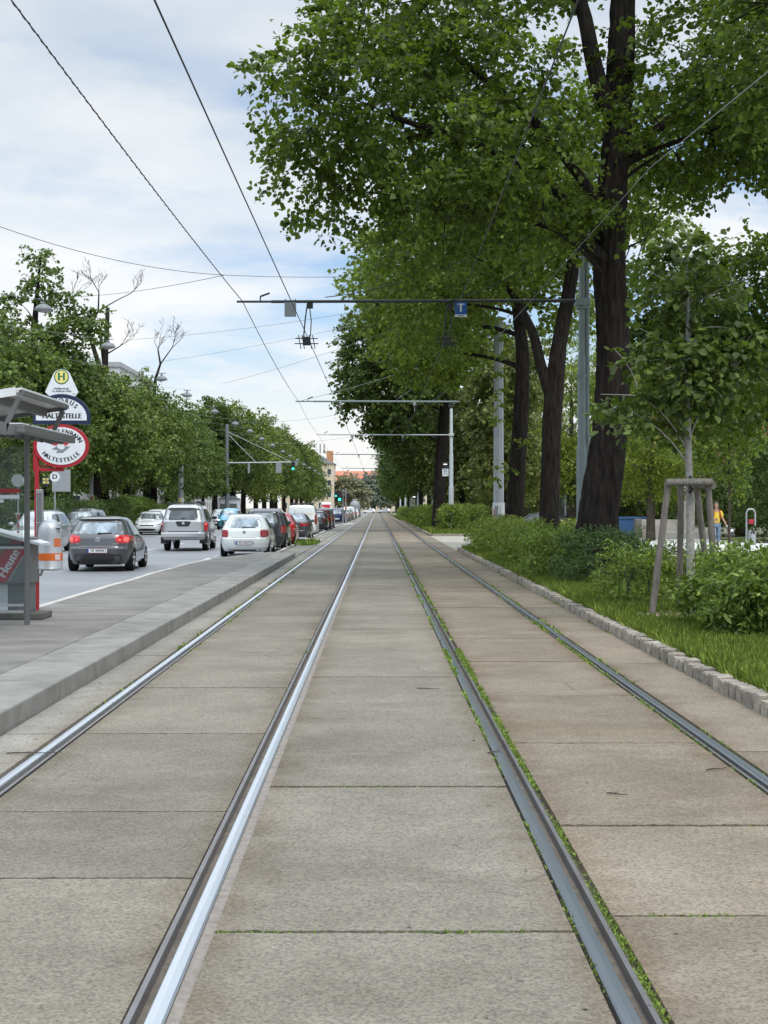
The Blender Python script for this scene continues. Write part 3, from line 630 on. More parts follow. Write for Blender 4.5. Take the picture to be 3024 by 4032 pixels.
def again(o, loc, rz=0.0, s=1.0, label=None, group=None, sz=None):
    c = copy_tree(o); c.location = loc; c.rotation_euler = (0, 0, rz); c.scale = (s, s, sz or s)
    if label: c['label'] = label
    if group: c['group'] = group
    return c
FAR_R = 'one of the far lime trees closing the row along the right of the tracks'
for i, Z in enumerate([126, 140, 155, 170, 187, 205, 226, 250, 278, 310, 345, 385]):
    again(mid, (5.4+random.uniform(-.3, .5), Z, 0.05), random.uniform(-.5, .5), random.uniform(.88, 1.02), FAR_R, 'distant trees of the right row')
# crowns reaching in from beyond the right edge, and the park behind
make_tree('lime_tree', (9.2, 22.5, 0.05), [(0,0,0,.4), (-.1,0,4,.32), (-.3,0,8,.26), (-.4,0,12,.12)],
    [(-2.5,.5,9.6,1.3,2,1.5), (-1.9,0,8.0,1.2,1.8,.8), (-1.2,0,11.2,2.2,2.6,1.8), (-3.3,.5,11.4,1.2,1.6,1.0,.7)],
    'lime tree outside the right edge whose sprays hang into the upper right corner', 'tree', RG, clumps=260, K=60, rad=0.65, leaf=0.105, lm='leaf_hero', twigs=100)
make_tree('lime_tree', (11.2, 36, 0.0), [(0,0,0,.42), (-.2,0,3.5,.34), (-.3,0,7,.22), (-.3,0,9,.1)],
    [(-2.6,0,6.6,1.9,2.4,1.5), (-1.2,0,7.4,1.6,2.4,1.2), (-3.3,-.5,5.3,1.3,1.8,1.1), (-1.6,0,4.9,1.6,2,1.1), (-3.9,0,6.9,.9,1.2,.7), (-3.6,-.4,4.2,.9,1.2,.6)],
    'low-branched lime tree beyond the pavement with a crooked dark limb at the right edge', 'tree', RG, clumps=430, K=58, rad=0.7, leaf=0.12, lm='leaf_hero',
    limbs=[[(-.3,0,5.2,.18), (-1.0,-.3,5.7,.15), (-1.6,-.3,5.7,.13), (-2.2,-.3,5.35,.12), (-2.6,-.3,5.6,.08)]], twigs=90)
PG = 'park trees beyond the right pavement'
park = make_tree('park_tree', (11.5, 84, 0), [(0,0,0,.3), (0,0,3,.22), (0,0,8,.08)],
    [(0,0,7,3,3,3.2), (-1.6,-1,4.6,2.2,2.2,1.7), (1.8,0,4.8,2.2,2.4,1.8), (0,-1.2,3.6,1.8,1.8,1.1), (0,0,10,2.2,2.2,1.8)],
    'bright green park tree seen between the trunks on the right', 'tree', PG, clumps=420, K=50, rad=0.95, leaf=0.2, lm='leaf_mid', bark='bark_mid', tpl=BLADE)
dkpark = make_tree('park_tree', (20.5, 80, 0), [(0,0,0,.3), (0,0,3,.24), (0,0,9,.08)],
    [(0,0,6.4,3.4,3,3.6), (-2,-1,3.2,2.4,2.2,2.2), (2.2,-.5,3.4,2.6,2.4,2.4), (0,-1.5,2.2,2.4,1.8,1.6), (0,0,10,2.4,2.2,2.2)],
    'dark dense park tree behind the man in the yellow shirt', 'tree', PG, clumps=520, K=50, rad=0.95, leaf=0.2, lm='leaf_dark', bark='bark_mid', tpl=BLADE)
again(park, (9.6, 104, 0), 1.1, 1.1, 'bright park tree farther back, left of the big dark trunk')
again(park, (15.2, 98, 0), 2.2, 1.05, 'bright park tree above the concrete wall')
again(dkpark, (20.5, 68, 0), 4.0, 0.95, 'dark park tree at the right edge above the man')
again(park, (13.5, 70, 0), 2.9, 0.82, 'bright park tree just right of the big dark trunk')
for i, (x, y, r_, s) in enumerate([(16.8, 88, .5, .95), (24.5, 84, 1.9, 1.0), (27.5, 72, 2.6, .9), (12.4, 118, 3.3, 1.0), (8.8, 130, 4.4, .9)]):
    again(dkpark, (x, y, 0), r_, s, ['dark park tree behind the concrete wall', 'dark park tree right of the walking man', 'dark park tree at the right edge of the picture',
          'dark park tree over the pink building', 'dark park tree far back beside the right row'][i])
make_tree('young_tree', (12.9, 52, -0.03), [(0,0,0,.06), (.02,0,2,.05), (.0,0,3.6,.04), (0,0,5.4,.015)],
    [(-.7,0,4.0,.9,.8,.6), (.1,0,4.9,.8,.8,.8), (.25,-.1,3.2,.4,.4,.5), (-1.3,0,3.7,.6,.6,.4), (.3,0,2.4,.25,.25,.35), (.6,0,4.2,.6,.6,.5)],
    'slender young tree with fresh light green leaves behind the man', 'tree', None, clumps=120, K=40, rad=0.5, leaf=0.12, lm='leaf_mid', bark='bark_mid', sides=8)
# staked young lime in the verge
make_tree('young_tree', (4.32, 19.5, 0.1), [(0,0,0,.068), (-.01,0,.9,.058), (-.03,0,1.9,.05), (-.05,0,2.9,.042), (-.05,0,4.0,.03), (-.05,0,5.2,.012)],
    [(-.1,0,3.5,.72,.7,.55), (.1,0,4.2,.62,.65,.6), (-.05,0,4.9,.42,.45,.5), (-.7,-.1,2.98,.45,.4,.22), (-1.02,-.25,2.86,.26,.28,.13,1.6), (.5,0,3.25,.4,.45,.4), (-.15,0,2.7,.3,.35,.2)],
    'staked young lime tree with pale smooth trunk tied inside a timber frame', 'tree', None, clumps=125, K=34, rad=0.38, leaf=0.105, lm='leaf_dark', bark='bark_pale', twigs=60, sides=12, inner=0.15, fine=.6)

# ---------------------------------------------------------------- the long row of trees on the left
LG = 'trees lining the left side of the road'
def row_tree(name, base, h, label, seed, lm='leaf_row', clumps=430, leaf=0.2, low=3.1, wid=4.4):
    blobs = []
    k = 9
    for i in range(k):
        a = i*2.4+seed; zc = low+1.5+(h-low-3.4)*(i/(k-1)); q = wid*(0.62 if i < k-3 else 0.32)*random.uniform(.75, 1.1)
        blobs.append((q*math.cos(a), q*math.sin(a), zc, wid*random.uniform(.44, .6)*(1 if i < k-2 else .7), wid*random.uniform(.44, .6)*(1 if i < k-2 else .7), random.uniform(1.3, 2.1)))
    for i in range(5):
        a = random.uniform(0, 6.28); q = wid*random.uniform(.3, .95); blobs.append((q*math.cos(a), q*math.sin(a), random.uniform(h*.55, h-.6), random.uniform(.6, 1.1), random.uniform(.6, 1.1), random.uniform(.5, 1.0), 1.6))
    blobs.append((0, 0, h-1.2, wid*.34, wid*.34, 1.3)); blobs.append((0, 0, (h+low)/2, wid*.55, wid*.55, (h-low)*.40))
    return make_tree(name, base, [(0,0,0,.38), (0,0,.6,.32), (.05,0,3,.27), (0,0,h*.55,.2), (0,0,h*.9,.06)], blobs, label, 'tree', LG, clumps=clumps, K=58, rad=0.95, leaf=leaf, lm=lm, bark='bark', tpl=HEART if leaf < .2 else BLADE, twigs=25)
proto = [row_tree('row_tree', (-19.5, 66, -.05), 11.6, 'row tree at the left edge of the picture, above the shelter roof', 0.3, 'leaf_row', 520, .17),
         row_tree('row_tree', (-18.2, 92, -.05), 10.9, 'row tree directly behind the stop signs', 1.9, 'leaf_row', 520, .18),
         row_tree('row_tree', (-18.4, 104, -.05), 11.2, 'row tree in front of the white apartment block', 3.1, 'leaf_row', 480, .19),
         row_tree('row_tree', (-18.9, 116, -.05), 11.6, 'darker row tree above the grey hatchback', 4.4, 'leaf_dark', 480, .19)]
make_tree('row_tree', (-19.4, 80, -.05), [(0,0,0,.4), (.1,0,3,.33), (-.1,0,8,.27), (.1,0,11.5,.2), (.3,0,14,.1), (.5,0,16,.04)],
    [(0,0,6,3.8,3.6,2.4), (0,-.5,8.8,3.2,2.6,1.8), (-1.8,0,8.6,2.6,2.6,2), (1.6,0,8.4,2.4,2.4,1.8), (.2,0,10.4,2.4,2.4,1.4), (2.4,0,11.4,1.7,1.6,1.1), (-2.2,0,12,1.3,1.3,.9), (.6,0,14.4,1.0,1,1.0), (.4,0,15.8,.55,.5,.6,2), (1.9,0,13.6,.8,.8,.6), (-.6,0,13.0,1.1,1,.9), (-1.8,0,10.2,2,2,1.3), (3.2,-.5,12.4,.8,.8,.5)],
    'tallest left-hand tree with a thin ragged top and bare twigs rising behind the shelter', 'tree', LG, clumps=760, K=56, rad=0.85, leaf=0.19, lm='leaf_row', twigs=140,
    limbs=[[(.1,0,11,.12), (1.4,0,12,.09), (2.8,0,12.6,.05)], [(-.1,0,10,.14), (-1.6,0,11.6,.09), (-2.6,0,13,.04)]])
hs = [(128, 11.7), (140, 12.5), (152, 13.6), (164, 14.6), (177, 15.2), (190, 15.0), (204, 15.6), (219, 15.2), (235, 15.8), (252, 15.4), (270, 16), (289, 15.4), (309, 15.6), (330, 15.2), (352, 15), (376, 14.6)]
for i, (Z, h) in enumerate(hs):
    p = proto[(i*3+1) % 4] if i > 1 else proto[i]; b = [11.6, 10.9, 11.2, 11.6][(i*3+1) % 4 if i > 1 else i]
    again(p, ((-17.6 if Z > 142 or Z < 118 else -19.3)+random.uniform(-.6, .5), Z, -.05), random.uniform(0, 6), h/b*random.uniform(.82, 1.0), 'one of the trees of the left row far down the road', LG, sz=h/b*random.uniform(.9, 1.08))
for i, Z in enumerate([88, 102, 118, 134, 152, 172, 196, 226]):
    again(proto[(i+2) % 4], (-28.5+random.uniform(-1, 1), Z, -.05), random.uniform(0, 6), 0.95, 'one of the trees of the second rank behind the left row', 'second rank of trees on the left')
# dead trees with pollarded limbs
def dead_tree(base, limbs, label, n):
    t = thing('bare_tree', base, label, 'tree', 'bare trees above the left row'); mb = MB(); r_ = random.Random(n)
    def grow(p, d, l, r, lev):
        q = [p]
        for i in range(3):
            d = (d+Vector((r_.gauss(0, .16), r_.gauss(0, .16), .07))).normalized(); q.append(q[-1]+d*l/3)
        mb.tube(q, [r*(1-.22*i) for i in range(4)], 5)
        if lev:
            for i in range(r_.randint(2, 3)):
                j = r_.randint(1, 3); dd = (d+Vector((r_.gauss(0, .55), r_.gauss(0, .5), r_.gauss(.1, .3)))).normalized(); grow(q[j], dd, l*r_.uniform(.5, .8), max(r*.5, .012), lev-1)
    for path, spr in limbs:
        mb.tube([Vector(p[:3]) for p in path], [p[3] for p in path], 8)
        if spr:
            p = Vector(path[-1][:3]); d = (p-Vector(path[-2][:3])).normalized()
            for k in range(spr): grow(p, (d+Vector((r_.gauss(0, .4), r_.gauss(0, .4), .3))).normalized(), 1.25, .03, 3)
    mb.build('trunk', M['bark'], t, smooth=True); return t
dead_tree((-20.2, 105, -.05), [([(0,0,0,.4), (0,0,6,.33), (.05,0,11,.27), (.15,0,13,.2), (.3,0,16.4,.15)], 0), ([(0,0,11,.2), (-.6,0,13,.17), (-1.1,0,14.6,.14), (-1.0,0,15.2,.11)], 0),
    ([(-1.1,0,14.6,.11), (-.7,0,15.6,.09), (-.4,0,16.2,.07), (-.35,0,17.6,.045)], 3), ([(-1.1,0,14.7,.09), (-2.0,0,15,.06), (-2.3,0,17.2,.04)], 2), ([(.0,0,12.4,.13), (-.2,0,14.2,.12), (-.25,0,15,.12)], 0), ([(-.4,0,16.2,.05), (1,0,17,.035), (2,0,17.5,.03)], 2), ([(.2,0,13,.06), (1.2,0,13.6,.04)], 2)],
    'dead tree with lopped stubs and spindly bare twigs, the taller of the two', 3)
dead_tree((-18.9, 120, -.05), [([(0,0,0,.35), (0,0,7,.27), (.0,0,10.6,.2), (-.5,0,11.9,.16), (-.7,0,12.5,.16)], 0), ([(0,0,10.6,.17), (.2,0,12.6,.13), (.6,0,13.8,.09), (.4,0,15,.06)], 3), ([(.6,0,13.8,.06), (1.6,0,15.2,.04)], 3)],
    'dead tree with thin curved bare limbs above the apartment block, the lower of the two', 5)
far_tree = make_tree('park_tree', (-9.0, 440, -.1), [(0,0,0,.5), (0,0,3,.4), (.5,0,8,.2)], [(0,0,7,5,4,4), (-3,0,5.5,4,3,3), (3.5,0,6,4,3,3.4), (0,0,10,3.5,3,2.5)],
    'pale silvery tree in the far distance where the road ends', 'tree', None, clumps=320, K=44, rad=1.5, leaf=0.5, lm='leaf_silver', tpl=DIAM)
again(far_tree, (-1, 470, -.1), 2, 1.1, 'pale green tree in the far distance left of the vanishing tracks')
again(far_tree, (7, 520, -.1), 3, 1.1, 'pale green tree in the far distance right of the vanishing tracks')

# ---------------------------------------------------------------- hedges and shrubs
def shrub(name, base, size, label, group, clumps=60, K=60, rad=0.32, leaf=0.075, lm='leaf_hedge', tpl=BLADE, stems=14, round_=0.35, spikes=0, cat='hedge'):
    t = thing(name, base, label, cat, group); sx, sy, h = size
    n = int(clumps*1.7); c = rng.uniform(-1, 1, (n, 3)); 
    # push most of the clumps to the outer faces of a rounded block
    ax = rng.integers(0, 3, n); sg = np.where(rng.random(n) < .5, -1, 1); face = rng.random(n) < 0.72
    for i in range(n):
        if face[i]: c[i, ax[i]] = sg[i] if ax[i] < 2 else 1
    ln = np.linalg.norm(c, axis=1, keepdims=True); c = c*(1-round_)+round_*c/np.maximum(ln, 1)*1.25
    P = c*np.array([sx/2-rad*.5, sy/2-rad*.5, (h-rad*.5)*0.44])+np.array([0, 0, h*0.54]); P += rng.normal(0, .06, P.shape); O = nz(c*np.array([1, 1, .8])+np.array([0, 0, .35]))
    s = [sprays(P, O, K, rad, leaf, -0.25, 0.6)]
    if spikes:
        Q = np.column_stack([rng.uniform(-sx/2, sx/2, spikes), rng.uniform(-sy/2, sy/2, spikes), np.full(spikes, h*0.97)])
        k = 12; d = nz(rng.normal(0, .28, (spikes, 1, 3))+np.array([0, 0, 1])); ss = np.linspace(0, 0.3, k)[None, :, None]
        pos = (Q[:, None, :]+d*ss).reshape(-1, 3); a = rng.uniform(0, 6.28, (spikes, k)); dr = np.stack([np.cos(a), np.sin(a), np.full_like(a, .7)], -1).reshape(-1, 3)
        s.append((pos, dr, rng.normal(0, .3, pos.shape)+np.array([0, 0, 1]), leaf*rng.uniform(.7, 1.1, len(pos))))
    pos, dr, nr, size_ = [np.concatenate(q) for q in zip(*s)]
    pos[:, 2] = np.maximum(pos[:, 2], 0.03)
    link('foliage', leaf_mesh('foliage', pos, dr, nr, size_, M[lm], tpl), t)
    for k in range(max(3, stems//3)):
        x, y = random.uniform(-sx/2, sx/2)*.75, random.uniform(-sy/2, sy/2)*.75
        MB().tube([(x, y, 0), (x*1.05+random.uniform(-.08, .08), y+random.uniform(-.08, .08), h*.45), (x*1.1+random.uniform(-.15, .15), y+random.uniform(-.12, .12), h*.85)], [.02, .014, .006], 5).build('stem', M['bark_mid'], t)
    return t
HG = 'clipped shrubs along the grass verge'
shrub('hedge_shrub', (5.05, 16.9, 0.09), (2.3, 2.4, 0.84), 'broad leafy hedge in the foreground at the right edge, in front of the staked tree', HG, 260, 60, 0.32, 0.078, 'leaf_hedge', spikes=46)
shrub('hedge_shrub', (4.35, 22.4, 0.09), (1.5, 1.8, 0.70), 'loose shrub growing behind the timber stakes', HG, 64, 44, 0.34, 0.075, 'leaf_hedge', spikes=22)
shrub('hedge_shrub', (6.1, 22.6, 0.09), (1.9, 2.0, 0.5), 'shrub behind the right stake, below the walking man', HG, 80, 44, 0.34, 0.08, 'leaf_hedge', spikes=10)
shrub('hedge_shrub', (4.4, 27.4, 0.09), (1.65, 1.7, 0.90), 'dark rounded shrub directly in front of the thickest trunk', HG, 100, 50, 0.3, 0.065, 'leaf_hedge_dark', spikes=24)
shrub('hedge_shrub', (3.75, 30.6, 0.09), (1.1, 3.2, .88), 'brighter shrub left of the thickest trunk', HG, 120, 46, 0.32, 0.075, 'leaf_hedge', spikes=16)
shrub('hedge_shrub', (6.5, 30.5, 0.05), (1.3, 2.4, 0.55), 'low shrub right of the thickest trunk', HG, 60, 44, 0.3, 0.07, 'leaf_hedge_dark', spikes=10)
shrub('hedge_shrub', (4.05, 39, 0.09), (1.3, 5.2, .92), 'long bright shrub in front of the forked tree', HG, 150, 44, 0.36, 0.08, 'leaf_hedge', spikes=20)
shrub('hedge_shrub', (4.1, 47.6, 0.09), (1.7, 6.4, 1.0), 'tall bright shrub beside the end of the granite kerb', HG, 170, 44, 0.4, 0.09, 'leaf_hedge', spikes=20)
shrub('hedge_shrub', (6.2, 45, 0.05), (1.6, 8.0, 1.0), 'shrub in the second rank behind the forked tree', HG, 120, 40, 0.4, 0.1, 'leaf_hedge')
shrub('hedge_shrub', (4.55, 86.5, 0.05), (1.4, 3.0, 1.55), 'rounded dark shrub left of the slender pale pole', HG, 80, 46, 0.42, 0.13, 'leaf_hedge')
shrub('hedge_shrub', (6.0, 90, 0.05), (1.8, 5.0, 1.6), 'shrub right of the slender pale pole', HG, 80, 46, 0.42, 0.13, 'leaf_hedge')
hb = shrub('hedge_shrub', (4.6, 100, 0.05), (1.8, 7.5, 1.35), 'far shrub beyond the path, one of several lining the track in the distance', 'far shrubs lining the track on the right', 110, 40, 0.5, 0.17, 'leaf_hedge', stems=6)
for Z in (109, 119, 130, 142, 156, 172, 190, 212, 238, 270): again(hb, (4.5+random.uniform(-.3, .5), Z, 0.05), 0, random.uniform(.9, 1.25))
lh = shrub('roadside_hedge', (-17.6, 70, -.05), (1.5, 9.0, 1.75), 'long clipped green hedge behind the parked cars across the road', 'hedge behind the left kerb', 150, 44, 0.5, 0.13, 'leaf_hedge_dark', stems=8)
for Z in (52, 61, 79, 88, 97, 106, 115, 124, 133): again(lh, (-17.6+random.uniform(-.2, .2), Z, -.05), 0, 1.0, sz=random.uniform(.95, 1.15))
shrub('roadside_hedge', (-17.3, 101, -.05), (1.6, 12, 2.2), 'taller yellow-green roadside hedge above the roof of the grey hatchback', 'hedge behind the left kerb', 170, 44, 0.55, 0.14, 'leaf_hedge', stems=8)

# grass of the verge, weeds along the rails and in the joints
def blades(x0, x1, y0, y1, dens, hgt, wid=1.0):
    n = int((x1-x0)*(y1-y0)*dens); p = np.column_stack([rng.uniform(x0, x1, n), rng.uniform(y0, y1, n), np.full(n, 0.095)])
    p = p[(np.sin(p[:, 0]*3.1+p[:, 1]*1.7)+np.sin(p[:, 1]*2.3)+rng.normal(0, .9, n)) > -1.5]
    p = p[((p[:, 0]-4.0)**2/1.0+(p[:, 1]-19.5)**2/1.4) > rng.uniform(.25, .8, len(p))]
    d = rng.normal(0, .42, (len(p), 3)); d[:, 2] = 1; nr = rng.normal(0, 1, (len(p), 3)); nr[:, 2] = .2
    return p, d, nr, hgt*rng.uniform(.45, 1.25, len(p))
parts = [blades(3.13, 7.2, 7, 18, 2600, .125), blades(3.13, 7.2, 18, 30, 1500, .14), blades(3.13, 7.2, 30, 52.6, 480, .15), blades(3.13, 5.5, 81.1, 110, 160, .3), blades(3.05, 3.3, 110, 240, 60, .4)]
pos, dr, nr, sz_ = [np.concatenate(q) for q in zip(*parts)]
GT = (np.array([(-.07,0,0),(.07,0,0),(.045,.6,.06),(0,1.0,.25),(-.045,.6,.06)]), [(0,1,2,3,4)])
o = link('verge_grass', leaf_mesh('verge_grass', pos, dr, nr, sz_, M['grass'], GT)); tag(o, 'lush green grass growing on the verge behind the granite kerb', 'grass', kind='stuff')
def weeds(segs):
    P = []
    for (x0, x1, y0, y1, n, amp) in segs:
        y = y0+(y1-y0)*rng.random(n); k = (np.sin(y*1.3+x0*9)+np.sin(y*3.7+x0)+rng.normal(0, .6, n)) > amp
        P.append(np.column_stack([x0+(x1-x0)*rng.random(n), y, np.full(n, -0.012)])[k])
    P = np.concatenate(P); d = rng.normal(0, .75, P.shape); d[:, 2] = np.abs(d[:, 2])*.6+.35; nr = rng.normal(0, .6, P.shape); nr[:, 2] += 1
    near = np.clip(P[:, 1]/9, .75, 2.2)
    return P, d, nr, 0.022*near*rng.uniform(.6, 1.4, len(P))
W = weeds([(.889, .924, 3.5, 16, 5200, -.6), (.888, .915, 16, 60, 1500, .0), (.745, .772, 3.5, 16, 1700, .0), (.742, .77, 16, 50, 900, .3), (2.175, 2.205, 4, 20, 1500, -.3), (2.325, 2.35, 4, 30, 900, .4), (2.175, 2.2, 20, 60, 400, .3),
           (-2.26, -2.235, 8, 44, 900, .5), (-2.085, -2.06, 14, 40, 350, .7), (-2.66, -2.63, 30, 140, 700, .2), (2.965, 2.992, 6, 50, 900, .5), (-.8, -.775, 3.5, 20, 150, .8)])
J = []
for y, x0, x1, n in [(5.36, -.6, .74, 420), (8.15, -.6, .74, 260), (5.57, .93, 2.17, 330), (7.15, 1.3, 2.1, 60), (9.66, .93, 2.17, 200), (10.8, -.5, .7, 90)]:
    x = rng.uniform(x0, x1, n); k = np.sin(x*7+y)+rng.normal(0, .6, n) > 0
    J.append(np.column_stack([x, y+rng.normal(0, .009, n), np.full(n, -.012)])[k])
J = np.concatenate(J); d = rng.normal(0, .7, J.shape); d[:, 2] = np.abs(d[:, 2])*.5+.4; nr = rng.normal(0, .6, J.shape); nr[:, 2] += 1
tuft = rng.normal(0, 1, (900, 3))*np.array([.16, 1.2, 0])+np.array([-3.05, 62, .02]); td = rng.normal(0, .5, tuft.shape); td[:, 2] = 1
allw = [W, (J, d, nr, 0.017*rng.uniform(.6, 1.4, len(J))), (tuft, td, rng.normal(0, 1, tuft.shape), .2*rng.uniform(.5, 1.2, 900))]
pos, dr, nr, sz_ = [np.concatenate(q) for q in zip(*allw)]
o = link('track_weeds', leaf_mesh('track_weeds', pos, dr, nr, sz_, M['weed'], BLADE)); tag(o, 'small green weeds growing along the rails and in the slab joints', 'weeds', kind='stuff')
n = 900; P = np.column_stack([rng.uniform(-2.6, 2.95, n), 3.6+26*rng.random(n)**1.4, np.full(n, .004)]); d = rng.normal(0, 1, P.shape); d[:, 2] = 0; nr = rng.normal(0, .25, P.shape); nr[:, 2] += 1
o = link('leaf_litter', leaf_mesh('leaf_litter', P, d, nr, rng.choice([.008, .012, .02], n, p=[.6, .3, .1])*rng.uniform(.7, 1.3, n), M['soil'], DIAM)); tag(o, 'tiny brown bud scales and leaf bits scattered over the slabs', 'litter', kind='stuff')
for x, y, a, l in [(2.0, 8.6, .5, .16), (1.28, 7.9, -.4, .12), (-2.4, 9.2, .1, .35), (.72, 9.2, .9, .14), (.35, 12.5, -.2, .2)]:
    m_ = MB(); q = [(x+l*t*math.cos(a), y+l*t*math.sin(a)+.012*math.sin(7*t), .012) for t in np.linspace(0, 1, 7)]; m_.tube(q, [.005, .005, .004, .004, .003, .003, .002], 5); m_.tube([q[2], (q[2][0]+.04*math.cos(a+.8), q[2][1]+.05, .012)], [.003, .0015], 5)
    o = m_.build('twig', M['bark_mid']); tag(o, {2.0: 'forked dry twig on the brown slab near the right edge', 1.28: 'short dry twig beside the weeds of the right track', -2.4: 'long thin twig on the pale strip beside the platform', .72: 'small twig on the centre slab next to the right track', .35: 'small twig farther up the centre slabs'}[x], 'twig')
# mulch chips round the young tree
n = 1600; P = np.column_stack([rng.normal(3.98, .42, n), rng.normal(19.5, .55, n), np.full(n, .108)]); d = rng.normal(0, 1, P.shape); d[:, 2] *= .25; nr = rng.normal(0, .3, P.shape); nr[:, 2] += 1
o = link('mulch', leaf_mesh('mulch', P, d, nr, .045*rng.uniform(.5, 1.3, n), M['mulch'], DIAM)); tag(o, 'pale wood chip mulch around the young tree and its stakes', 'mulch', kind='stuff')

# ---------------------------------------------------------------- cars
def ip(tab, z):
    zs = [a for a, b in tab]; vs = [b for a, b in tab]; return float(np.interp(z, zs, vs))
class Body:
    """a car body stacked from rounded horizontal slices; every point of its skin can be looked up"""
    def __init__(s, L_, yr, yf, w_, nr=5.0, nf=4.0): s.L, s.yr, s.yf, s.w, s.nr, s.nf = L_, yr, yf, w_, nr, nf
    def ends(s, z): 
        a, b = ip(s.yr, z), s.L-ip(s.yf, z); return a, max(b, a+0.3)
    def rear(s, x, z, d=0.0):
        a, b = s.ends(z); hl = (b-a)/2; u = min(abs(x)/ip(s.w, z), .985); return Vector((x, (a+b)/2-hl*(1-u**s.nr)**(1/s.nr)-d-s.L/2, z))
    def front(s, x, z, d=0.0):
        a, b = s.ends(z); hl = (b-a)/2; u = min(abs(x)/ip(s.w, z), .985); return Vector((x, (a+b)/2+hl*(1-u**s.nf)**(1/s.nf)+d-s.L/2, z))
    def side(s, y, z, sg=1, d=0.0):
        a, b = s.ends(z); hl = (b-a)/2; u = (y-(a+b)/2)/hl; n = s.nr if u < 0 else s.nf; u = min(abs(u), .985)
        return Vector((sg*(ip(s.w, z)*(1-u**n)**(1/n)+d), y-s.L/2, z))
    def mesh(s, zs, arches, Ra):
        S = np.linspace(-.93, .93, int(s.L/0.05)); prof = []
        def half(z):
            a, b = s.ends(z); hl = (b-a)/2; c = (a+b)/2; W = ip(s.w, z); P = []
            for u in S:
                n = s.nr if u < 0 else s.nf; P.append((W*(1-abs(u)**n)**(1/n), c+u*hl))
            n = s.nf; u0 = (1-.93**n)**(1/n)
            for t in np.linspace(u0, 0, 12)[1:]: P.append((W*t, c+hl*(1-t**n)**(1/n)))
            n = s.nr; u0 = (1-.93**n)**(1/n); Q = []
            for t in np.linspace(0, u0, 12)[:-1]: Q.append((W*t, c-hl*(1-t**n)**(1/n)))
            return Q+P
        V, Fc = [], []; k = None
        for z in zs:
            h = half(z); ring = [(x, y-s.L/2, z) for x, y in h]+[(-x, y-s.L/2, z) for x, y in h[::-1][1:-1]]
            k = len(ring); V += ring
        for i in range(len(zs)-1):
            for j in range(k):
                j2 = (j+1) % k; f = (i*k+j, i*k+j2, (i+1)*k+j2, (i+1)*k+j)
                cx = sum(V[q][0] for q in f)/4; cy = sum(V[q][1] for q in f)/4+s.L/2; cz = sum(V[q][2] for q in f)/4
                if any((cy-ya)**2+(cz-za)**2 < Ra*Ra for ya, za in arches) and abs(cx) > ip(s.w, cz)*.6: continue
                Fc.append(f)
        Fc.append(tuple((len(zs)-1)*k+j for j in range(k))); mb = MB(); mb.add(V, Fc); return mb
def patch(fn, corners, p=7.0, d=0.006, mb=None, m=0, rings=4, n=36, thick=0.025):
    """a rounded panel bounded by four corners, laid on the body skin by fn(a, b, offset)"""
    mb = mb or MB(); b0 = len(mb.v); c = [Vector((q[0], q[1], 0)) for q in corners]; V = []
    def pt(r, th, off):
        ca, sa = math.cos(th), math.sin(th); k = (abs(ca)**p+abs(sa)**p)**(-1/p)
        u, v = (r*ca*k+1)/2, (r*sa*k+1)/2
        q = c[0]*(1-u)*(1-v)+c[1]*u*(1-v)+c[2]*u*v+c[3]*(1-u)*v; return fn(q.x, q.y, off)
    V.append(pt(0, 0, d))
    for r in range(1, rings+1):
        for k in range(n): V.append(pt(r/rings, 2*math.pi*(k+.5)/n, d))
    for k in range(n): V.append(pt(1, 2*math.pi*(k+.5)/n, -thick))
    Fc = [(0, 1+k, 1+(k+1) % n) for k in range(n)]
    for r in range(rings):
        for k in range(n): a = 1+r*n; Fc.append((a+k, a+n+k, a+n+(k+1) % n, a+(k+1) % n))
    mb.add(V, Fc, m); return mb
def wheel(parent, x, y, rad, width, rimr, sg, L_):
    W = MB(); hw = width/2
    W.lathe([(rimr*.96, -hw*.8), (rimr*1.05, -hw), (rad*.93, -hw), (rad*.985, -hw*.82), (rad, -hw*.5), (rad, hw*.5), (rad*.985, hw*.82), (rad*.93, hw), (rimr*1.05, hw), (rimr*.96, hw*.8)], (0, 0, 0), 'X', 28)
    o = W.build('wheel', M['tyre'], parent, smooth=True, angle=50); o.location = (x, y-L_/2, rad)
    q = MB(); q.lathe([(rimr, hw*.78*sg), (rimr*.93, hw*.95*sg), (rimr*.86, hw*.80*sg), (rimr*.80, hw*.45*sg), (.03, hw*.42*sg)], (0, 0, 0), 'X', 28)
    for k in range(5):
        a = 2*math.pi*k/5+.3; q.beam((hw*.72*sg, .03*math.cos(a), .03*math.sin(a)), (hw*.84*sg, rimr*.9*math.cos(a), rimr*.9*math.sin(a)), .05, .07, up=(1, 0, 0))
    q.lathe([(.055, hw*.7*sg), (.05, hw*.9*sg), (.01, hw*.93*sg)], (0, 0, 0), 'X', 12)
    q.build('rim', M['rim'], o)
def arch_trim(B, y, z, Ra, sg, parent, m, name='wheel_arch', wd=0.05, pr=.012):
    mb = MB(); n = 18; V = []
    for k in range(n+1):
        a = -0.30+(math.pi+.6)*k/n
        for r in (Ra-.045, Ra+wd):
            yy_, z_ = y+r*math.cos(a), max(.2, z+r*math.sin(a)); V.append(B.side(yy_, z_, sg, pr))
    Fc = [(2*k, 2*k+1, 2*k+3, 2*k+2) for k in range(n)]; mb.add(V, Fc)
    # turned-in edge of the arch
    b = len(V); V2 = [Vector((v.x-sg*.10, v.y, v.z)) for v in V[::2]]; mb.v += [tuple(v) for v in V2]
    for k in range(n): mb.f.append((2*k, 2*k+2, b+k+1, b+k)); mb.m.append(0)
    mb.build(name, m, parent, smooth=False)
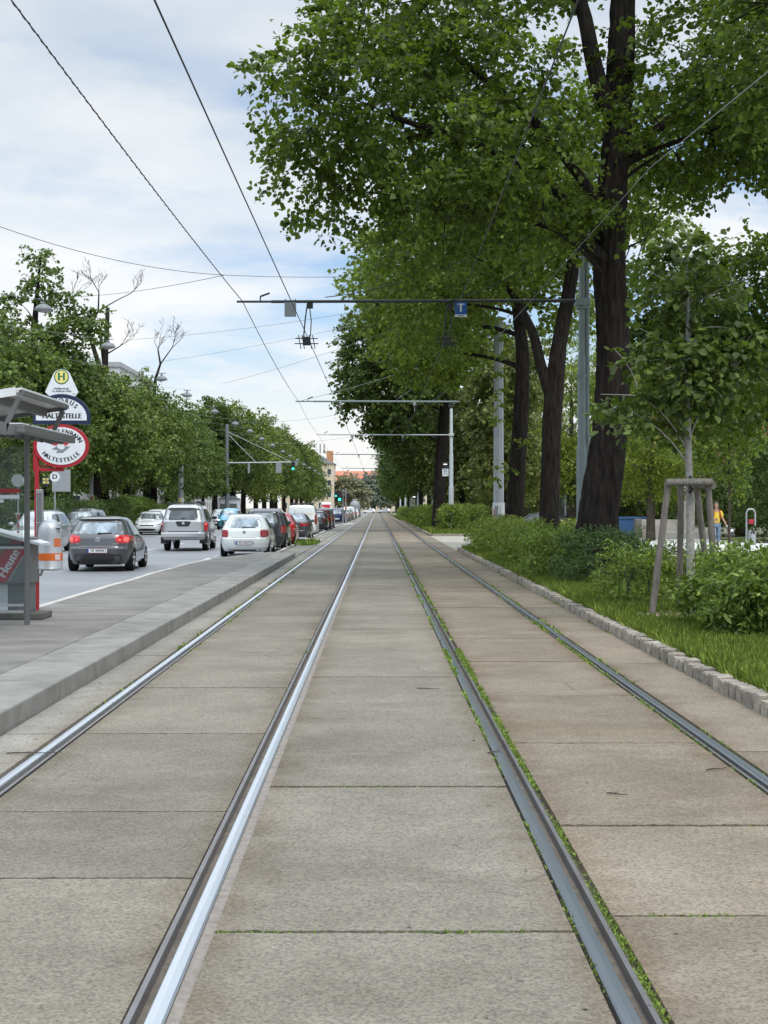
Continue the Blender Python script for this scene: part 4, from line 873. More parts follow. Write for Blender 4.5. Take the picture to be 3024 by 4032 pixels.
def plate(B, parent, z, text, end='rear', x=0.0, red=False, w_=0.52, h=0.115):
    fn = B.rear if end == 'rear' else B.front; sg = 1 if end == 'rear' else -1
    c = fn(x, z, 0.022); mb = MB(); hw, hh = w_/2, h/2
    y0, y1 = (c.y, c.y+.06) if end == 'rear' else (c.y-.06, c.y)
    mb.box(x-hw, x+hw, y0, y1, z-hh, z+hh)
    o = mb.build('number_plate', M['plate'], parent); yo = c.y-sg*.003
    if text:
        q = MB(); put_text(q, text, h*.86, (x+sg*.03, yo, z), right=(sg, 0, 0), bold=.0025, sx=.92); q.build('plate_lettering', M['ink'], o)
        q = MB(); q.add([(x-sg*hw, yo, z-hh), (x-sg*(hw-.04), yo, z-hh), (x-sg*(hw-.04), yo, z+hh), (x-sg*hw, yo, z+hh)], [(0, 1, 2, 3)]); q.build('plate_band', M['plateblue'], o)
        q = MB()
        for zz_ in (z-hh*.93, z+hh*.93): q.add([(x-hw+.045*(sg > 0), yo-sg*.001, zz_-.003), (x+hw-.045*(sg < 0), yo-sg*.001, zz_-.003), (x+hw-.045*(sg < 0), yo-sg*.001, zz_+.003), (x-hw+.045*(sg > 0), yo-sg*.001, zz_+.003)], [(0, 1, 2, 3)])
        q.build('plate_border', M['platered'], o)
    return o
def car(name, label, cat, loc, rz, cfg, group=None):
    """body, glass, lamps, wheels, plates and trim of one car; facing +Y when rz = 0"""
    t = thing(name, loc, label, cat, group, rz); g = cfg.get
    B = Body(cfg['L'], cfg['yr'], cfg['yf'], cfg['w'], g('nr', 5.0), g('nf', 4.0)); H = cfg['w'][-1][0]; z0 = cfg['w'][0][0]
    r = g('r', .31); wy = g('wy', (.78, cfg['L']-.88)); Ra = r+.055; pm = M[cfg['paint']]
    zs = sorted(set(list(np.arange(z0, H, .028))+[H-.012, H])); body = B.mesh(zs, [(y, r) for y in wy], Ra).build('body', pm, t, smooth=True, angle=38)
    W = ip(cfg['w'], .5)
    MB().bbox(-W+.27, W-.27, .25-cfg['L']/2, cfg['L']/2-.25, z0-.02, .62, .04).build('underbody', M['black'], t)
    if g('cladding'): pass
    for y in wy:
        for sg in (-1, 1):
            wheel(t, sg*(W-.125), y, r, .215, r*.66, sg, cfg['L'])
            arch_trim(B, y, r, Ra, sg, t, M[g('arch', cfg['paint'])], wd=g('archw', .02), pr=g('archp', .006))
    for key, fn, nm in (('rglass', B.rear, 'rear_window'), ('wglass', B.front, 'windscreen')):
        if g(key):
            z1, w1, z2, w2 = cfg[key]; patch(fn, [(-w1, z1), (w1, z1), (w2, z2), (-w2, z2)], 9, .006).build(nm, M[g('glass', 'carglass') if nm == 'rear_window' else 'carglass'], t, smooth=True, angle=60)
    for q in g('sglass', []):
        for sg in (-1, 1):
            o = patch(lambda a, b, d, sg=sg: B.side(a, b, sg, d), q, 11, .006).build('side_window', M['carglass_dark'], t, smooth=True, angle=60)
    for nm, fn, key in (('tail_light', B.rear, 'tail'), ('headlight', B.front, 'head')):
        if g(key):
            x1, x2, za, zb, p, mm = cfg[key][:6]; dz = cfg[key][6] if len(cfg[key]) > 6 else 0
            for sg in (-1, 1):
                c = [(sg*x1, za+dz), (sg*x2, za), (sg*x2, zb), (sg*x1, zb-dz)]
                if sg > 0: c = c
                o = patch(fn, c, p, .012).build(nm, M[mm], t, smooth=True, angle=60)
                if g('core') and nm == 'tail_light':
                    for (cx, cz, cr) in cfg['core']: patch(fn, [(sg*cx-cr, cz-cr), (sg*cx+cr, cz-cr), (sg*cx+cr, cz+cr), (sg*cx-cr, cz+cr)], 2, .018, rings=2, n=16).build('lamp_core', M['tail_core'], o)
    for key, fn in (('rpan', B.rear), ('fpan', B.front)):          # extra panels: (name, corners, material, roundness, offset)
        for nm, cc, mm, p, d in g(key, []): patch(fn, cc, p, d).build(nm, M[mm], t, smooth=True, angle=60)
    if g('rplate'): plate(B, t, *cfg['rplate'])
    if g('fplate'): plate(B, t, cfg['fplate'][0], cfg['fplate'][1], 'front')
    if g('mirror'):
        my, mz = cfg['mirror']
        for sg in (-1, 1):
            a = B.side(my, mz, sg, 0.0); m_ = MB(); m_.beam(a-Vector((sg*.03, 0, .02)), a+Vector((sg*.1, -.02, 0)), .05, .04); bm = bmesh.new(); bmesh.ops.create_uvsphere(bm, u_segments=14, v_segments=8, radius=1)
            for v in bm.verts: v.co = a+Vector((sg*.16+v.co.x*.11, -.02+v.co.y*.07, .03+v.co.z*.075))
            m_.bm(bm); m_.build('wing_mirror', M[g('mirm', cfg['paint'])], t, smooth=True, angle=50)
    if g('emblem'):
        x, z, rr, em = cfg['emblem']; c = B.rear(x, z, .004) if em[0] == 'r' else B.front(x, z, .004); sg = -1 if em[0] == 'r' else 1
        m_ = MB(); m_.lathe([(rr, 0), (rr*.97, sg*.012), (rr*.86, sg*.014), (rr*.84, sg*.01), (.002, sg*.010)], c, 'Y', 24); o = m_.build('emblem', M['chrome'] if em[1] != 'b' else M['ink'], t)
        q = MB(); yo = c.y+sg*.0135
        if em[1] == 'v':                                          # a V above a W inside a ring
            for pts in ([(-.45, .72), (0, .02), (.45, .72)], [(-.74, .45), (-.36, -.72), (0, -.02), (.36, -.72), (.74, .45)]):
                for (a0, b0), (a1, b1) in zip(pts[:-1], pts[1:]): q.beam((x+a0*rr, yo, z+b0*rr), (x+a1*rr, yo, z+b1*rr), .008, rr*.15, up=(0, 1, 0)) if False else q.beam((x+a0*rr, yo, z+b0*rr), (x+a1*rr, yo, z+b1*rr), rr*.16, .004, up=(0, 1, 0))
            q.build('emblem_letters', M['p_grey'], o)
        elif em[1] == 'b':                                        # quartered roundel
            for k in range(4):
                a0 = k*math.pi/2; ring = [(x, yo, z)]+[(x+rr*.6*math.cos(a0+i*math.pi/12), yo, z+rr*.6*math.sin(a0+i*math.pi/12)) for i in range(7)]
                (q if k % 2 == 0 else q).add(ring, [tuple(range(8))], 0 if k % 2 else 1)
            q.build('emblem_quarters', [M['bluesign'], M['white']], o)
    if g('wiper'):
        x1, x2, z = cfg['wiper']; m_ = MB(); a, b = B.rear(x1, z, .02), B.rear(x2, z+.012, .016); m_.beam(a, b, .014, .03); m_.beam(a-Vector((.03, 0, .015)), a+Vector((.03, 0, .015)), .03, .04); m_.build('rear_wiper', M['black'], t)
    if g('exhaust'):
        x, z = cfg['exhaust']; c = B.rear(x, z, 0); m_ = MB(); m_.lathe([(.03, .1), (.045, .1), (.045, -.02), (.036, -.025), (.034, .08)], c, 'Y', 14); m_.build('exhaust_pipe', M['dkmetal'], t)
    if g('antenna'):
        y, zt = cfg['antenna']; MB().tube([(0, y-cfg['L']/2, H-.03), (0, y-.1-cfg['L']/2, H+.14)], [.012, .005], 6).build('antenna', M['black'], t)
    for s_, sz, x, z, mm in g('badge', []):
        c = B.rear(x, z, .004); q = MB(); put_text(q, s_, sz, c, bold=.002); q.build('badge', M[mm], t)
    for nm, fnc, mm in g('more', []):
        m_ = MB(); fnc(m_, B); m_.build(nm, M[mm], t)
    return t
HATCH = dict(L=4.2, yr=[(.2,.14),(.34,.04),(.5,0),(.62,0),(.66,.045),(.9,.10),(.98,.14),(1.36,.50),(1.40,.48),(1.44,.56),(1.48,1.15)],
    yf=[(.2,.14),(.36,.02),(.52,0),(.64,.05),(.72,.16),(.80,.42),(.88,.85),(.94,1.18),(1.0,1.34),(1.38,2.02),(1.44,2.25),(1.48,2.7)],
    w=[(.2,.80),(.34,.86),(.5,.88),(.72,.88),(.88,.865),(.96,.845),(1.02,.815),(1.36,.645),(1.43,.58),(1.465,.44),(1.48,.3)],
    rglass=(1.01, .66, 1.33, .545), wglass=(1.0, .68, 1.36, .54), sglass=[[(.98,.99),(2.02,.97),(2.02,1.35),(1.12,1.34)], [(2.08,.97),(3.02,.95),(2.42,1.36),(2.08,1.35)]],
    tail=(.52, .845, .77, .955, 3.4, 'tail', .01), head=(.50, .83, .62, .74, 3, 'head', .02), r=.315, wy=(.80, 3.36), mirror=(2.95, .97), wiper=(.02, .36, 1.02),
    fpan=[('grille', [(-.45,.56),(.45,.56),(.45,.64),(-.45,.64)], 'black', 6, .008), ('lower_intake', [(-.55,.26),(.55,.26),(.5,.40),(-.5,.40)], 'black', 6, .008)], fplate=(.47, ''))
golf = dict(HATCH, paint='p_grey', tail=(.46, .866, .755, .985, 2.6, 'tail_on', .012), core=[(.73, .865, .062), (.575, .85, .028)], rplate=(.565, 'W 44304 I'), emblem=(0, .86, .068, 'rv'),
    badge=[('GOLF', .05, -.52, .745, 'chrome'), ('2.0 TDI', .05, .46, .745, 'chrome')], mirm='p_dark', exhaust=(-.5, .27),
    rpan=[('bumper', [(-.80,.21),(.80,.21),(.85,.47),(-.85,.47)], 'p_bumper', 9, .007), ('tailgate_seam', [(-.58,.645),(.58,.645),(.60,.657),(-.60,.657)], 'black', 8, .004), ('roof_spoiler', [(-.56,1.355),(.56,1.355),(.545,1.40),(-.545,1.40)], 'black', 6, .02), ('plate_recess', [(-.31,.49),(.31,.49),(.33,.64),(-.33,.64)], 'p_dark', 7, .008)],
    more=[('sill_strip', lambda m_, B: m_.beam(B.side(1.2, .30, 1, .012), B.side(2.95, .30, 1, .012), .02, .05), 'chrome'), ('window_chrome', lambda m_, B: m_.beam(B.side(1.0, .965, 1, .008), B.side(3.0, .935, 1, .008), .012, .02), 'chrome'),
          ('door_handle', lambda m_, B: [m_.beam(B.side(y, .86, 1, .02), B.side(y+.2, .86, 1, .02), .03, .03) for y in (1.15, 2.2)], 'p_dark')])
RZL = -0.10        # the lane bends gently, so these show a little of their right side
car('hatchback', 'dark grey hatchback with lit brake lamps driving just right of the litter bin', 'car', (-7.50, 39.8, -.10), R(2.0), golf)
bmw = dict(HATCH, paint='p_white', L=4.24, tail=(.56, .852, .70, .93, 4.5, 'tail', -.02), rplate=(.49, 'W 15537 P', 'rear', 0, True), emblem=(0, .86, .05, 'rb'), mirm='p_white', exhaust=(-.46, .235), antenna=(1.0, 1.5), wiper=(-.03, .36, 1.02),
    rglass=(1.0, .63, 1.34, .52), rpan=[('tailgate_seam', [(-.54,.665),(.54,.665),(.56,.677),(-.56,.677)], 'black', 8, .004), ('plate_recess', [(-.33,.42),(.33,.42),(.35,.57),(-.35,.57)], 'p_silver', 8, .007), ('bumper_lip', [(-.75,.205),(.75,.205),(.78,.26),(-.78,.26)], 'p_bumper', 8, .006), ('bumper_seam', [(-.83,.60),(.83,.60),(.835,.612),(-.835,.612)], 'p_silver', 9, .004)])
car('parked_car', 'white hatchback parked first in the kerbside row, with a round emblem on its boot', 'car', (-4.62, 51.2, -.10), R(0.4), bmw)
SUV = dict(HATCH, L=4.25, yr=[(.25,.10),(.4,.02),(.6,0),(.95,.05),(1.02,.07),(1.55,.24),(1.60,.30),(1.68,.7)], yf=[(.25,.12),(.45,.0),(.75,.06),(.92,.3),(1.02,.9),(1.08,1.15),(1.52,1.75),(1.68,2.3)],
    w=[(.25,.80),(.4,.86),(.6,.88),(.95,.88),(1.05,.85),(1.5,.70),(1.6,.62),(1.66,.5),(1.68,.4)], rglass=(1.06,.70,1.50,.60), wglass=(1.08,.72,1.5,.58), sglass=[[(.45,1.06),(1.4,1.06),(1.4,1.50),(.55,1.50)],[(1.46,1.06),(2.2,1.06),(2.2,1.5),(1.46,1.5)],[(2.26,1.06),(3.0,1.04),(2.5,1.48),(2.26,1.5)]],
    tail=(.66,.86,.72,1.02,4,'tail'), head=(.52,.84,.72,.88,3,'head'), r=.335, wy=(.75,3.4), mirror=(2.95,1.08), wiper=(0,.35,1.08), rplate=(.6,''), arch='p_bumper', archw=.05,
    rpan=[('bumper', [(-.82,.27),(.82,.27),(.85,.5),(-.85,.5)], 'p_bumper', 9, .007)])
car('parked_car', 'black tall estate car parked directly ahead of the white hatchback', 'car', (-4.42, 57.4, -.10), 0, dict(SUV, paint='p_black', antenna=(.9, 1.7), mirm='p_black'))
car('parked_car', 'red small car with a tall tail lamp parked third in the kerbside row', 'car', (-4.38, 62.6, -.10), 0, dict(HATCH, paint='p_red', L=4.05, wy=(.72, 3.25), tail=(.60, .85, .74, 1.12, 3.5, 'tail_on', .0), rplate=(.5,''), w=[(.2,.80),(.34,.86),(.5,.88),(.85,.88),(1.0,.85),(1.06,.82),(1.4,.66),(1.47,.58),(1.505,.44),(1.52,.3)],
    yr=[(.2,.14),(.34,.04),(.5,0),(.7,.02),(1.0,.12),(1.40,.42),(1.44,.44),(1.48,.56),(1.52,1.1)]))
SEDAN = dict(L=4.7, yr=[(.2,.12),(.34,.03),(.5,0),(.72,.02),(.95,.05),(1.02,.16),(1.05,.42),(1.08,.62),(1.36,1.25),(1.41,1.5),(1.45,2.0)], yf=HATCH['yf'][:9]+[(1.34,2.1),(1.41,2.4),(1.45,2.7)],
    w=[(.2,.82),(.34,.88),(.5,.905),(.75,.905),(.95,.88),(1.02,.84),(1.08,.80),(1.36,.62),(1.42,.53),(1.45,.38)], rglass=(1.10,.66,1.34,.56), wglass=(1.0,.68,1.33,.54), sglass=[[(1.15,1.02),(2.2,1.0),(2.2,1.34),(1.55,1.34)],[(2.26,1.0),(3.2,.97),(2.7,1.34),(2.26,1.34)]],
    tail=(.36,.87,.77,.90,4.5,'tail',-.012), head=(.52,.85,.62,.75,3,'head'), r=.325, wy=(1.0,3.75), mirror=(3.15,.98), rplate=(.48,''), rpan=[('bumper_strip', [(-.7,.52),(.7,.52),(.7,.545),(-.7,.545)], 'p_silver', 9, .006), ('bumper', [(-.8,.21),(.8,.21),(.84,.36),(-.84,.36)], 'p_bumper', 9, .006)],
    fpan=HATCH['fpan'], fplate=(.47,''))
car('parked_car', 'charcoal saloon with wide red tail lamps parked fourth in the kerbside row', 'car', (-4.35, 75.6, -.10), 0, dict(SEDAN, paint='p_dark', antenna=(1.6, 1.45), emblem=(0, .90, .05, 'rx')))
def van_more(m_, B): m_.bbox(-.72, .72, -B.L/2+.45, B.L/2-1.6, 1.93, 1.97, .01); [m_.box(x-.02, x+.02, y, y+.05, 1.84, 1.94) for x in (-.6, .6) for y in (-B.L/2+.6, 0, B.L/2-1.9)]
VAN = dict(L=4.5, nr=9.0, yr=[(.22,.10),(.36,.02),(.6,0),(1.0,.03),(1.75,.12),(1.84,.18),(1.88,.4)], yf=[(.22,.12),(.45,.0),(.8,.06),(1.0,.4),(1.12,.85),(1.75,1.5),(1.88,2.0)],
    w=[(.22,.84),(.36,.89),(.6,.91),(1.05,.91),(1.2,.89),(1.7,.80),(1.82,.74),(1.86,.64),(1.88,.5)], wglass=(1.12,.74,1.7,.66), sglass=[[(2.7,1.1),(3.5,1.08),(3.1,1.66),(2.7,1.66)]], tail=(.795,.90,.72,1.30,5,'tail'), head=(.55,.85,.75,.95,3,'head'), r=.33, wy=(.8,3.6), mirror=(3.4,1.15), rplate=(.62,''),
    rpan=[('bumper', [(-.85,.24),(.85,.24),(.88,.5),(-.88,.5)], 'p_bumper', 9, .007), ('door_seam', [(-.008,.55),(.008,.55),(.008,1.72),(-.008,1.72)], 'p_silver', 9, .004), ('rear_door_panel', [(-.68,1.1),(-.06,1.1),(-.06,1.62),(-.62,1.62)], 'rooftop', 7, .005), ('rear_door_panel', [(.06,1.1),(.68,1.1),(.62,1.62),(.06,1.62)], 'rooftop', 7, .005)],
    more=[('roof_rack', van_more, 'dkmetal')])
def van_sign(m_, B):
    c = B.rear(.05, 1.36, .013); put_text(m_, 'G', .24, c, bold=.006); c = B.rear(.42, 1.34, .014); put_text(m_, 'erlfried', .17, c, bold=.003)
car('panel_van', 'white panel van with a roof rack and lettered rear doors parked fifth in the row', 'van', (-4.5, 86.4, -.10), 0, dict(VAN, paint='p_white', more=VAN['more']+[('door_lettering', van_sign, 'hyellow')]))
for Z, x, cf, pnt, lab in [(101.0, -4.35, HATCH, 'p_dark', 'dark hatchback parked just ahead of the white panel van'), (107.5, -4.3, SUV, 'p_maroon', 'maroon car parked two ahead of the white panel van'), (114.5, -4.3, SUV, 'p_dark', 'charcoal tall car parked three ahead of the white panel van')]:
    car('parked_car', lab, 'car', (x, Z, -.10), 0, dict(cf, paint=pnt, rplate=(.6 if cf is SUV else .5, '')), 'cars parked along the kerb')
# pickup with hard top
def pk_bumper(m_, B): m_.bbox(-.86, .86, -B.L/2-.14, -B.L/2+.06, .55, .74, .03)
def pk_rack(m_, B):
    for y in (.7, 1.9): m_.beam((-.66, y-B.L/2, 1.90), (.66, y-B.L/2, 1.90), .05, .04); [m_.bbox(sx-.05, sx+.05, y-.06-B.L/2, y+.06-B.L/2, 1.84, 1.92, .01) for sx in (-.62, .62)]
    m_.bbox(.48, .62, .4-B.L/2, 1.6-B.L/2, 1.92, 1.97, .01)
def pk_flap(m_, B): [m_.box(sx-.16, sx+.16, .32-B.L/2, .36-B.L/2, .28, .62) for sx in (-.74, .74)]
PICK = dict(L=5.1, nr=8.0, yr=[(.45,.06),(.55,.0),(1.17,.0),(1.20,.02),(1.72,.20),(1.80,.24),(1.85,.6)], yf=[(.45,.14),(.6,0),(.95,.04),(1.06,.3),(1.14,1.2),(1.2,1.5),(1.66,2.0),(1.76,2.2),(1.82,2.5),(1.85,2.9)],
    w=[(.45,.86),(.55,.90),(.8,.915),(1.12,.91),(1.2,.88),(1.66,.735),(1.77,.66),(1.82,.55),(1.85,.4)], paint='p_silver', r=.38, wy=(1.15,4.15),
    rglass=(1.22,.76,1.70,.64), glass='carglass_dark', wglass=(1.2,.74,1.62,.64), sglass=[[(.4,1.24),(1.5,1.24),(1.5,1.66),(.55,1.66)],[(1.62,1.24),(2.3,1.24),(2.3,1.66),(1.62,1.66)],[(2.36,1.24),(3.2,1.22),(2.85,1.64),(2.36,1.66)]],
    tail=(.815,.905,.80,1.15,6,'tail_on'), core=[(.86, 1.07, .04)], head=(.55,.88,.85,1.02,4,'head'), mirror=(3.1,1.27), mirm='black', rplate=(.645,'W 47195 R'), arch='p_silver', archw=.07, archp=.035, emblem=(0, 1.10, .06, 'rx'),
    rpan=[('tailgate_handle_panel', [(-.22,.97),(.22,.97),(.31,1.18),(-.31,1.18)], 'p_bumper', 8, .006), ('tailgate_lower_edge', [(-.80,.76),(.80,.76),(.80,.79),(-.80,.79)], 'black', 9, .005), ('window_tint', [(-.62,1.60),(.62,1.60),(.60,1.71),(-.60,1.71)], 'black', 4, .012), ('canopy_latch', [(-.09,1.28),(.09,1.28),(.09,1.315),(-.09,1.315)], 'black', 3, .03), ('window_sticker', [(-.66,1.30),(-.56,1.30),(-.56,1.39),(-.66,1.39)], 'white', 2, .012)],
    more=[('chrome_bumper', pk_bumper, 'chrome'), ('roof_rack', pk_rack, 'dkmetal'), ('mud_flap', lambda m_, B: m_.box(-.92, -.6, .34-B.L/2, .37-B.L/2, .3, .62), 'black'), ('mud_flap', lambda m_, B: m_.box(.6, .92, .34-B.L/2, .37-B.L/2, .3, .62), 'black'),
          ('side_step', lambda m_, B: m_.tube([(.9, 1.9-B.L/2, .42), (.9, 3.4-B.L/2, .42)], .035, 8), 'chrome')], fpan=[('grille', [(-.4,.75),(.4,.75),(.4,1.0),(-.4,1.0)], 'black', 5, .01)], fplate=(.6, ''))
pk = car('pickup_truck', 'silver pickup truck with tinted hard top and chrome bumper driving ahead of the hatchback', 'pickup', (-7.65, 58.2, -.10), R(1.2), PICK)
plate(Body(5.1, PICK['yr'], PICK['yf'], PICK['w'], 8.0), pk, .645, '', x=-.40, w_=.22).name = 'small_plate'
# delivery van far ahead and the queue beyond the stop line
def dpd(m_, B): c = B.rear(.28, 1.62, .02); put_text(m_, 'dpd', .56, c, bold=.012)
def dpdcube(m_, B):
    c = B.rear(-.42, 1.62, .02); r_ = .3
    m_.add([c+Vector((r_*math.cos(a), 0, r_*math.sin(a))) for a in [math.pi/6+i*math.pi/3 for i in range(6)]], [tuple(range(6))])
TALLVAN = dict(VAN, L=5.9, yr=[(.3,.1),(.5,0),(1.2,.02),(2.3,.16),(2.5,.3),(2.6,.6)], yf=[(.3,.12),(.5,0),(.9,.1),(1.15,.5),(1.25,.9),(2.1,1.7),(2.5,2.2),(2.6,2.6)], w=[(.3,.92),(.5,.98),(1.2,1.0),(1.9,.94),(2.3,.88),(2.5,.78),(2.58,.6),(2.6,.5)], wglass=(1.25,.8,2.0,.75), sglass=[[(4.0,1.25),(4.9,1.2),(4.5,1.95),(4.0,1.95)]], tail=(.86,.98,.8,1.3,6,'tail'), mirror=(4.6,1.4), wy=(1.1,4.9), r=.35, rpan=[('rear_doors', [(-.82,.75),(.82,.75),(.76,2.36),(-.76,2.36)], 'logo_red', 8, .008), ('bumper', [(-.9,.32),(.9,.32),(.95,.6),(-.95,.6)], 'p_bumper', 9, .007)], rplate=(.66,''))
car('delivery_van', 'tall delivery van with a red lettered rear end far ahead in the driving lane', 'van', (-7.9, 222, -.10), 0, dict(TALLVAN, paint='p_white', more=[('door_lettering', dpd, 'white'), ('cube_emblem', dpdcube, 'white')]))
for Z, x, cf, pnt, lab in [(152, -4.25, SUV, 'p_navy', 'dark blue car with a pale roof standing beyond the traffic signal'), (159, -4.2, HATCH, 'p_black', 'black car second beyond the traffic signal'), (166, -4.15, SUV, 'p_white', 'white tall car third beyond the traffic signal'), (173, -4.1, HATCH, 'p_dark', 'charcoal car fourth beyond the traffic signal'),
        (181, -4.1, SUV, 'p_silver', 'silver car fifth beyond the traffic signal'), (190, -4.0, HATCH, 'p_black', 'black car sixth beyond the traffic signal'), (200, -4.0, VAN, 'p_white', 'white van seventh beyond the traffic signal'), (212, -3.9, SUV, 'p_dark', 'charcoal car eighth beyond the traffic signal'), (238, -3.9, HATCH, 'p_white', 'white car near the far end of the kerbside row'), (262, -3.9, SUV, 'p_black', 'black car at the far end of the kerbside row')]:
    car('parked_car', lab, 'car', (x, Z, -.10), 0, dict(cf, paint=pnt, rplate=(.55, '')), 'cars beyond the traffic signal')
# oncoming and parked cars facing the camera
def front(lab, x, Z, cf, pnt, nm='oncoming_car', grp=None, **k):
    return car(nm, lab, 'car', (x, Z, -.10), R(180)+k.pop('rz', 0), dict(cf, paint=pnt, **k), grp)
MPV = dict(HATCH, L=4.35, w=[(.2,.82),(.34,.88),(.5,.90),(.8,.90),(1.0,.88),(1.08,.85),(1.48,.66),(1.56,.58),(1.60,.45),(1.62,.3)], yr=[(.2,.12),(.5,0),(.9,.05),(1.05,.1),(1.5,.4),(1.62,1.0)], yf=[(.2,.14),(.36,.02),(.55,0),(.74,.06),(.86,.25),(.96,.7),(1.04,1.0),(1.5,1.75),(1.58,2.0),(1.62,2.4)], wglass=(1.06,.74,1.48,.56), rglass=(1.1,.66,1.45,.56), sglass=[[(.8,1.06),(1.9,1.06),(1.9,1.48),(.95,1.46)],[(1.96,1.06),(3.2,1.02),(2.5,1.47),(1.96,1.48)]], mirror=(3.05,1.06), head=(.56,.86,.66,.88,2.6,'head',.03))
front('silver-white people carrier facing the camera behind the stop posts', -13.05, 55, MPV, 'p_silver', emblem=(0, .80, .05, 'fx'), fplate=(.45, ''))
front('black car facing the camera, half hidden by the grey hatchback', -13.35, 64.5, SUV, 'p_black')
front('white small car facing the camera between hatchback and pickup', -14.55, 91, HATCH, 'p_white', emblem=(0, .62, .05, 'fv'), fplate=(.48, ''), rz=.06)
front('white car parked behind the white small car, mostly hidden by the pickup', -15.3, 99, MPV, 'p_white')
front('pale silver car facing the camera just right of the pickup', -13.2, 120, MPV, 'p_silver')
front('light blue car with a dark nose and a lit headlamp facing the camera', -11.7, 113, SUV, 'p_blue', head=(.60,.86,.72,.82,2.4,'head_on'), fpan=[('dark_nose', [(-.82,.3),(.82,.3),(.84,.72),(-.84,.72)], 'p_bumper', 7, .007)], fplate=(.58,''))
front('white car in the far oncoming lane beyond the light blue car', -12.4, 176, HATCH, 'p_white')
for x, Z, r_, pnt, lab in [(-21.5, 78, 80, 'p_white', 'white car parked behind the hedge above the grey hatchback'), (-22.2, 86, 95, 'p_silver', 'silver car parked behind the hedge, right of the white one')]:
    o = front(lab, x, Z, HATCH, pnt, 'parked_car'); o.location.z = .35; o.rotation_euler.z = R(r_)
# far end: tank truck and a line of crossing cars
t = thing('tank_truck', (-5.2, 330, -.1), 'grey tank truck in the far distance near the end of the road', 'truck')
m_ = MB(); m_.lathe([(.3, -3.6), (1.05, -3.4), (1.2, -3), (1.2, 3), (1.05, 3.4), (.3, 3.6)], (0, 1, 2.1), 'Y', 24); m_.build('tank', M['galv'], t, smooth=True, angle=40)
m_ = MB(); m_.bbox(-1.15, 1.15, -2.8, 7, .7, 1.0, .05); m_.bbox(-1.2, 1.2, 5.2, 7.4, .6, 3.0, .15); m_.build('chassis', M['p_dark'], t)
m_ = MB(); m_.bbox(-.5, .5, .4, 1.6, 3.28, 3.7, .05); m_.build('manhole', M['galv'], t)
for y in (-1.8, 5.6):
    for sg in (-1, 1): wheel(t, sg*1.0, y, .5, .35, .3, sg, 0)
for i, (x, pnt) in enumerate([(-2.4, 'p_white'), (2.2, 'p_silver'), (6.6, 'p_dark'), (10.8, 'p_white'), (-7.4, 'p_dark')]):
    o = front(['white car crossing at the far end of the tracks', 'silver car crossing at the far end of the tracks', 'charcoal car crossing at the far end of the tracks', 'rightmost white car crossing at the far end of the tracks', 'leftmost dark car crossing at the far end of the road'][i], x, 425, HATCH, pnt, 'crossing_car', 'cars crossing at the far end'); o.rotation_euler.z = R(90)

# ---------------------------------------------------------------- tram stop on the platform
PZ = 0.157
def sx_(sx, Z): return (sx-VX)/F*Z
def sz_h(sy, Z): return CAM_H+(VY-sy)/F*Z
# shelter: only its far end stands in the picture, the rest runs back out of it on the left
t = thing('tram_shelter', (-4.335, 17.6, PZ), 'grey steel tram shelter with glass end wall and tilted roof panel at the left edge', 'shelter')
def T(p): return Vector(p)-Vector((-4.29, 17.6, PZ))
for y in (17.6, 15.45):
    m_ = MB(); m_.tube([T((-4.29, y, PZ)), T((-4.29, y, 2.56))], .036, 14); m_.build('post', M['shelter'], t, smooth=True, angle=40)
    m_ = MB(); m_.tube([T((-5.5, y, PZ)), T((-5.5, y, 2.5))], .036, 12); m_.build('post', M['shelter'], t, smooth=True, angle=40)
    arc = [T((x, y-.02, 2.46+.17*math.sin(max(0, min(1, (-3.95-x)/1.2))*math.pi*.62)-.42*max(0, (-4.75-x))**1.3)) for x in np.linspace(-3.72, -5.75, 18)]
    m_ = MB()
    for i, (a, b) in enumerate(zip(arc[:-1], arc[1:])): m_.beam(a-Vector((0, 0, .006*i)), b+(b-a)*.08-Vector((0, 0, .006*i)), .06, .11+.012*i)
    m_.build('roof_rib', M['shelter'], t)
    m_ = MB(); m_.beam(T((-3.98, y-.02, 2.50)), T((-3.84, y-.02, 2.80)), .05, .05); m_.build('roof_strut', M['shelter'], t)
    m_ = MB(); m_.beam(T((-4.62, y-.02, 2.58)), T((-4.52, y-.02, 2.80)), .05, .06); m_.build('roof_strut', M['shelter'], t)
m_ = MB(); m_.bbox(T((-3.79, 0, 0)).x, T((-3.70, 0, 0)).x, T((0, 15.1, 0)).y, .05, T((0, 0, 2.40)).z, T((0, 0, 2.49)).z, .012); m_.build('front_beam', M['shelter'], t)
m_ = MB(); m_.box(T((-3.86, 0, 0)).x, T((-3.72, 0, 0)).x, T((0, 15.1, 0)).y, .0, T((0, 0, 2.493)).z, T((0, 0, 2.505)).z); m_.build('beam_cover', M['rooftop'], t)
def roofpt(x, y, d=0): return T((x, y, 2.87+(x+3.80)*.16+d))
for nm, x0, x1, d0, d1, mm in (('roof_panel', -3.83, -5.6, -.012, .012, 'roofsheet'), ('roof_cover', -3.80, -5.6, .0125, .035, 'rooftop')):
    m_ = MB(); q = [roofpt(x, y, d) for d in (d0, d1) for x, y in ((x0, 15.38), (x0, 17.62), (x1, 17.62), (x1, 15.38))]
    m_.add(q, [(0,1,2,3),(7,6,5,4),(0,4,5,1),(1,5,6,2),(2,6,7,3),(3,7,4,0)]); m_.build(nm, M[mm], t)
m_ = MB(); m_.beam(roofpt(-3.80, 15.4, -.02), roofpt(-3.80, 17.62, -.02), .05, .05); m_.beam(roofpt(-4.05, 15.45, -.055), roofpt(-4.05, 17.5, -.055), .07, .10); m_.build('eave_frame', M['shelter'], t)
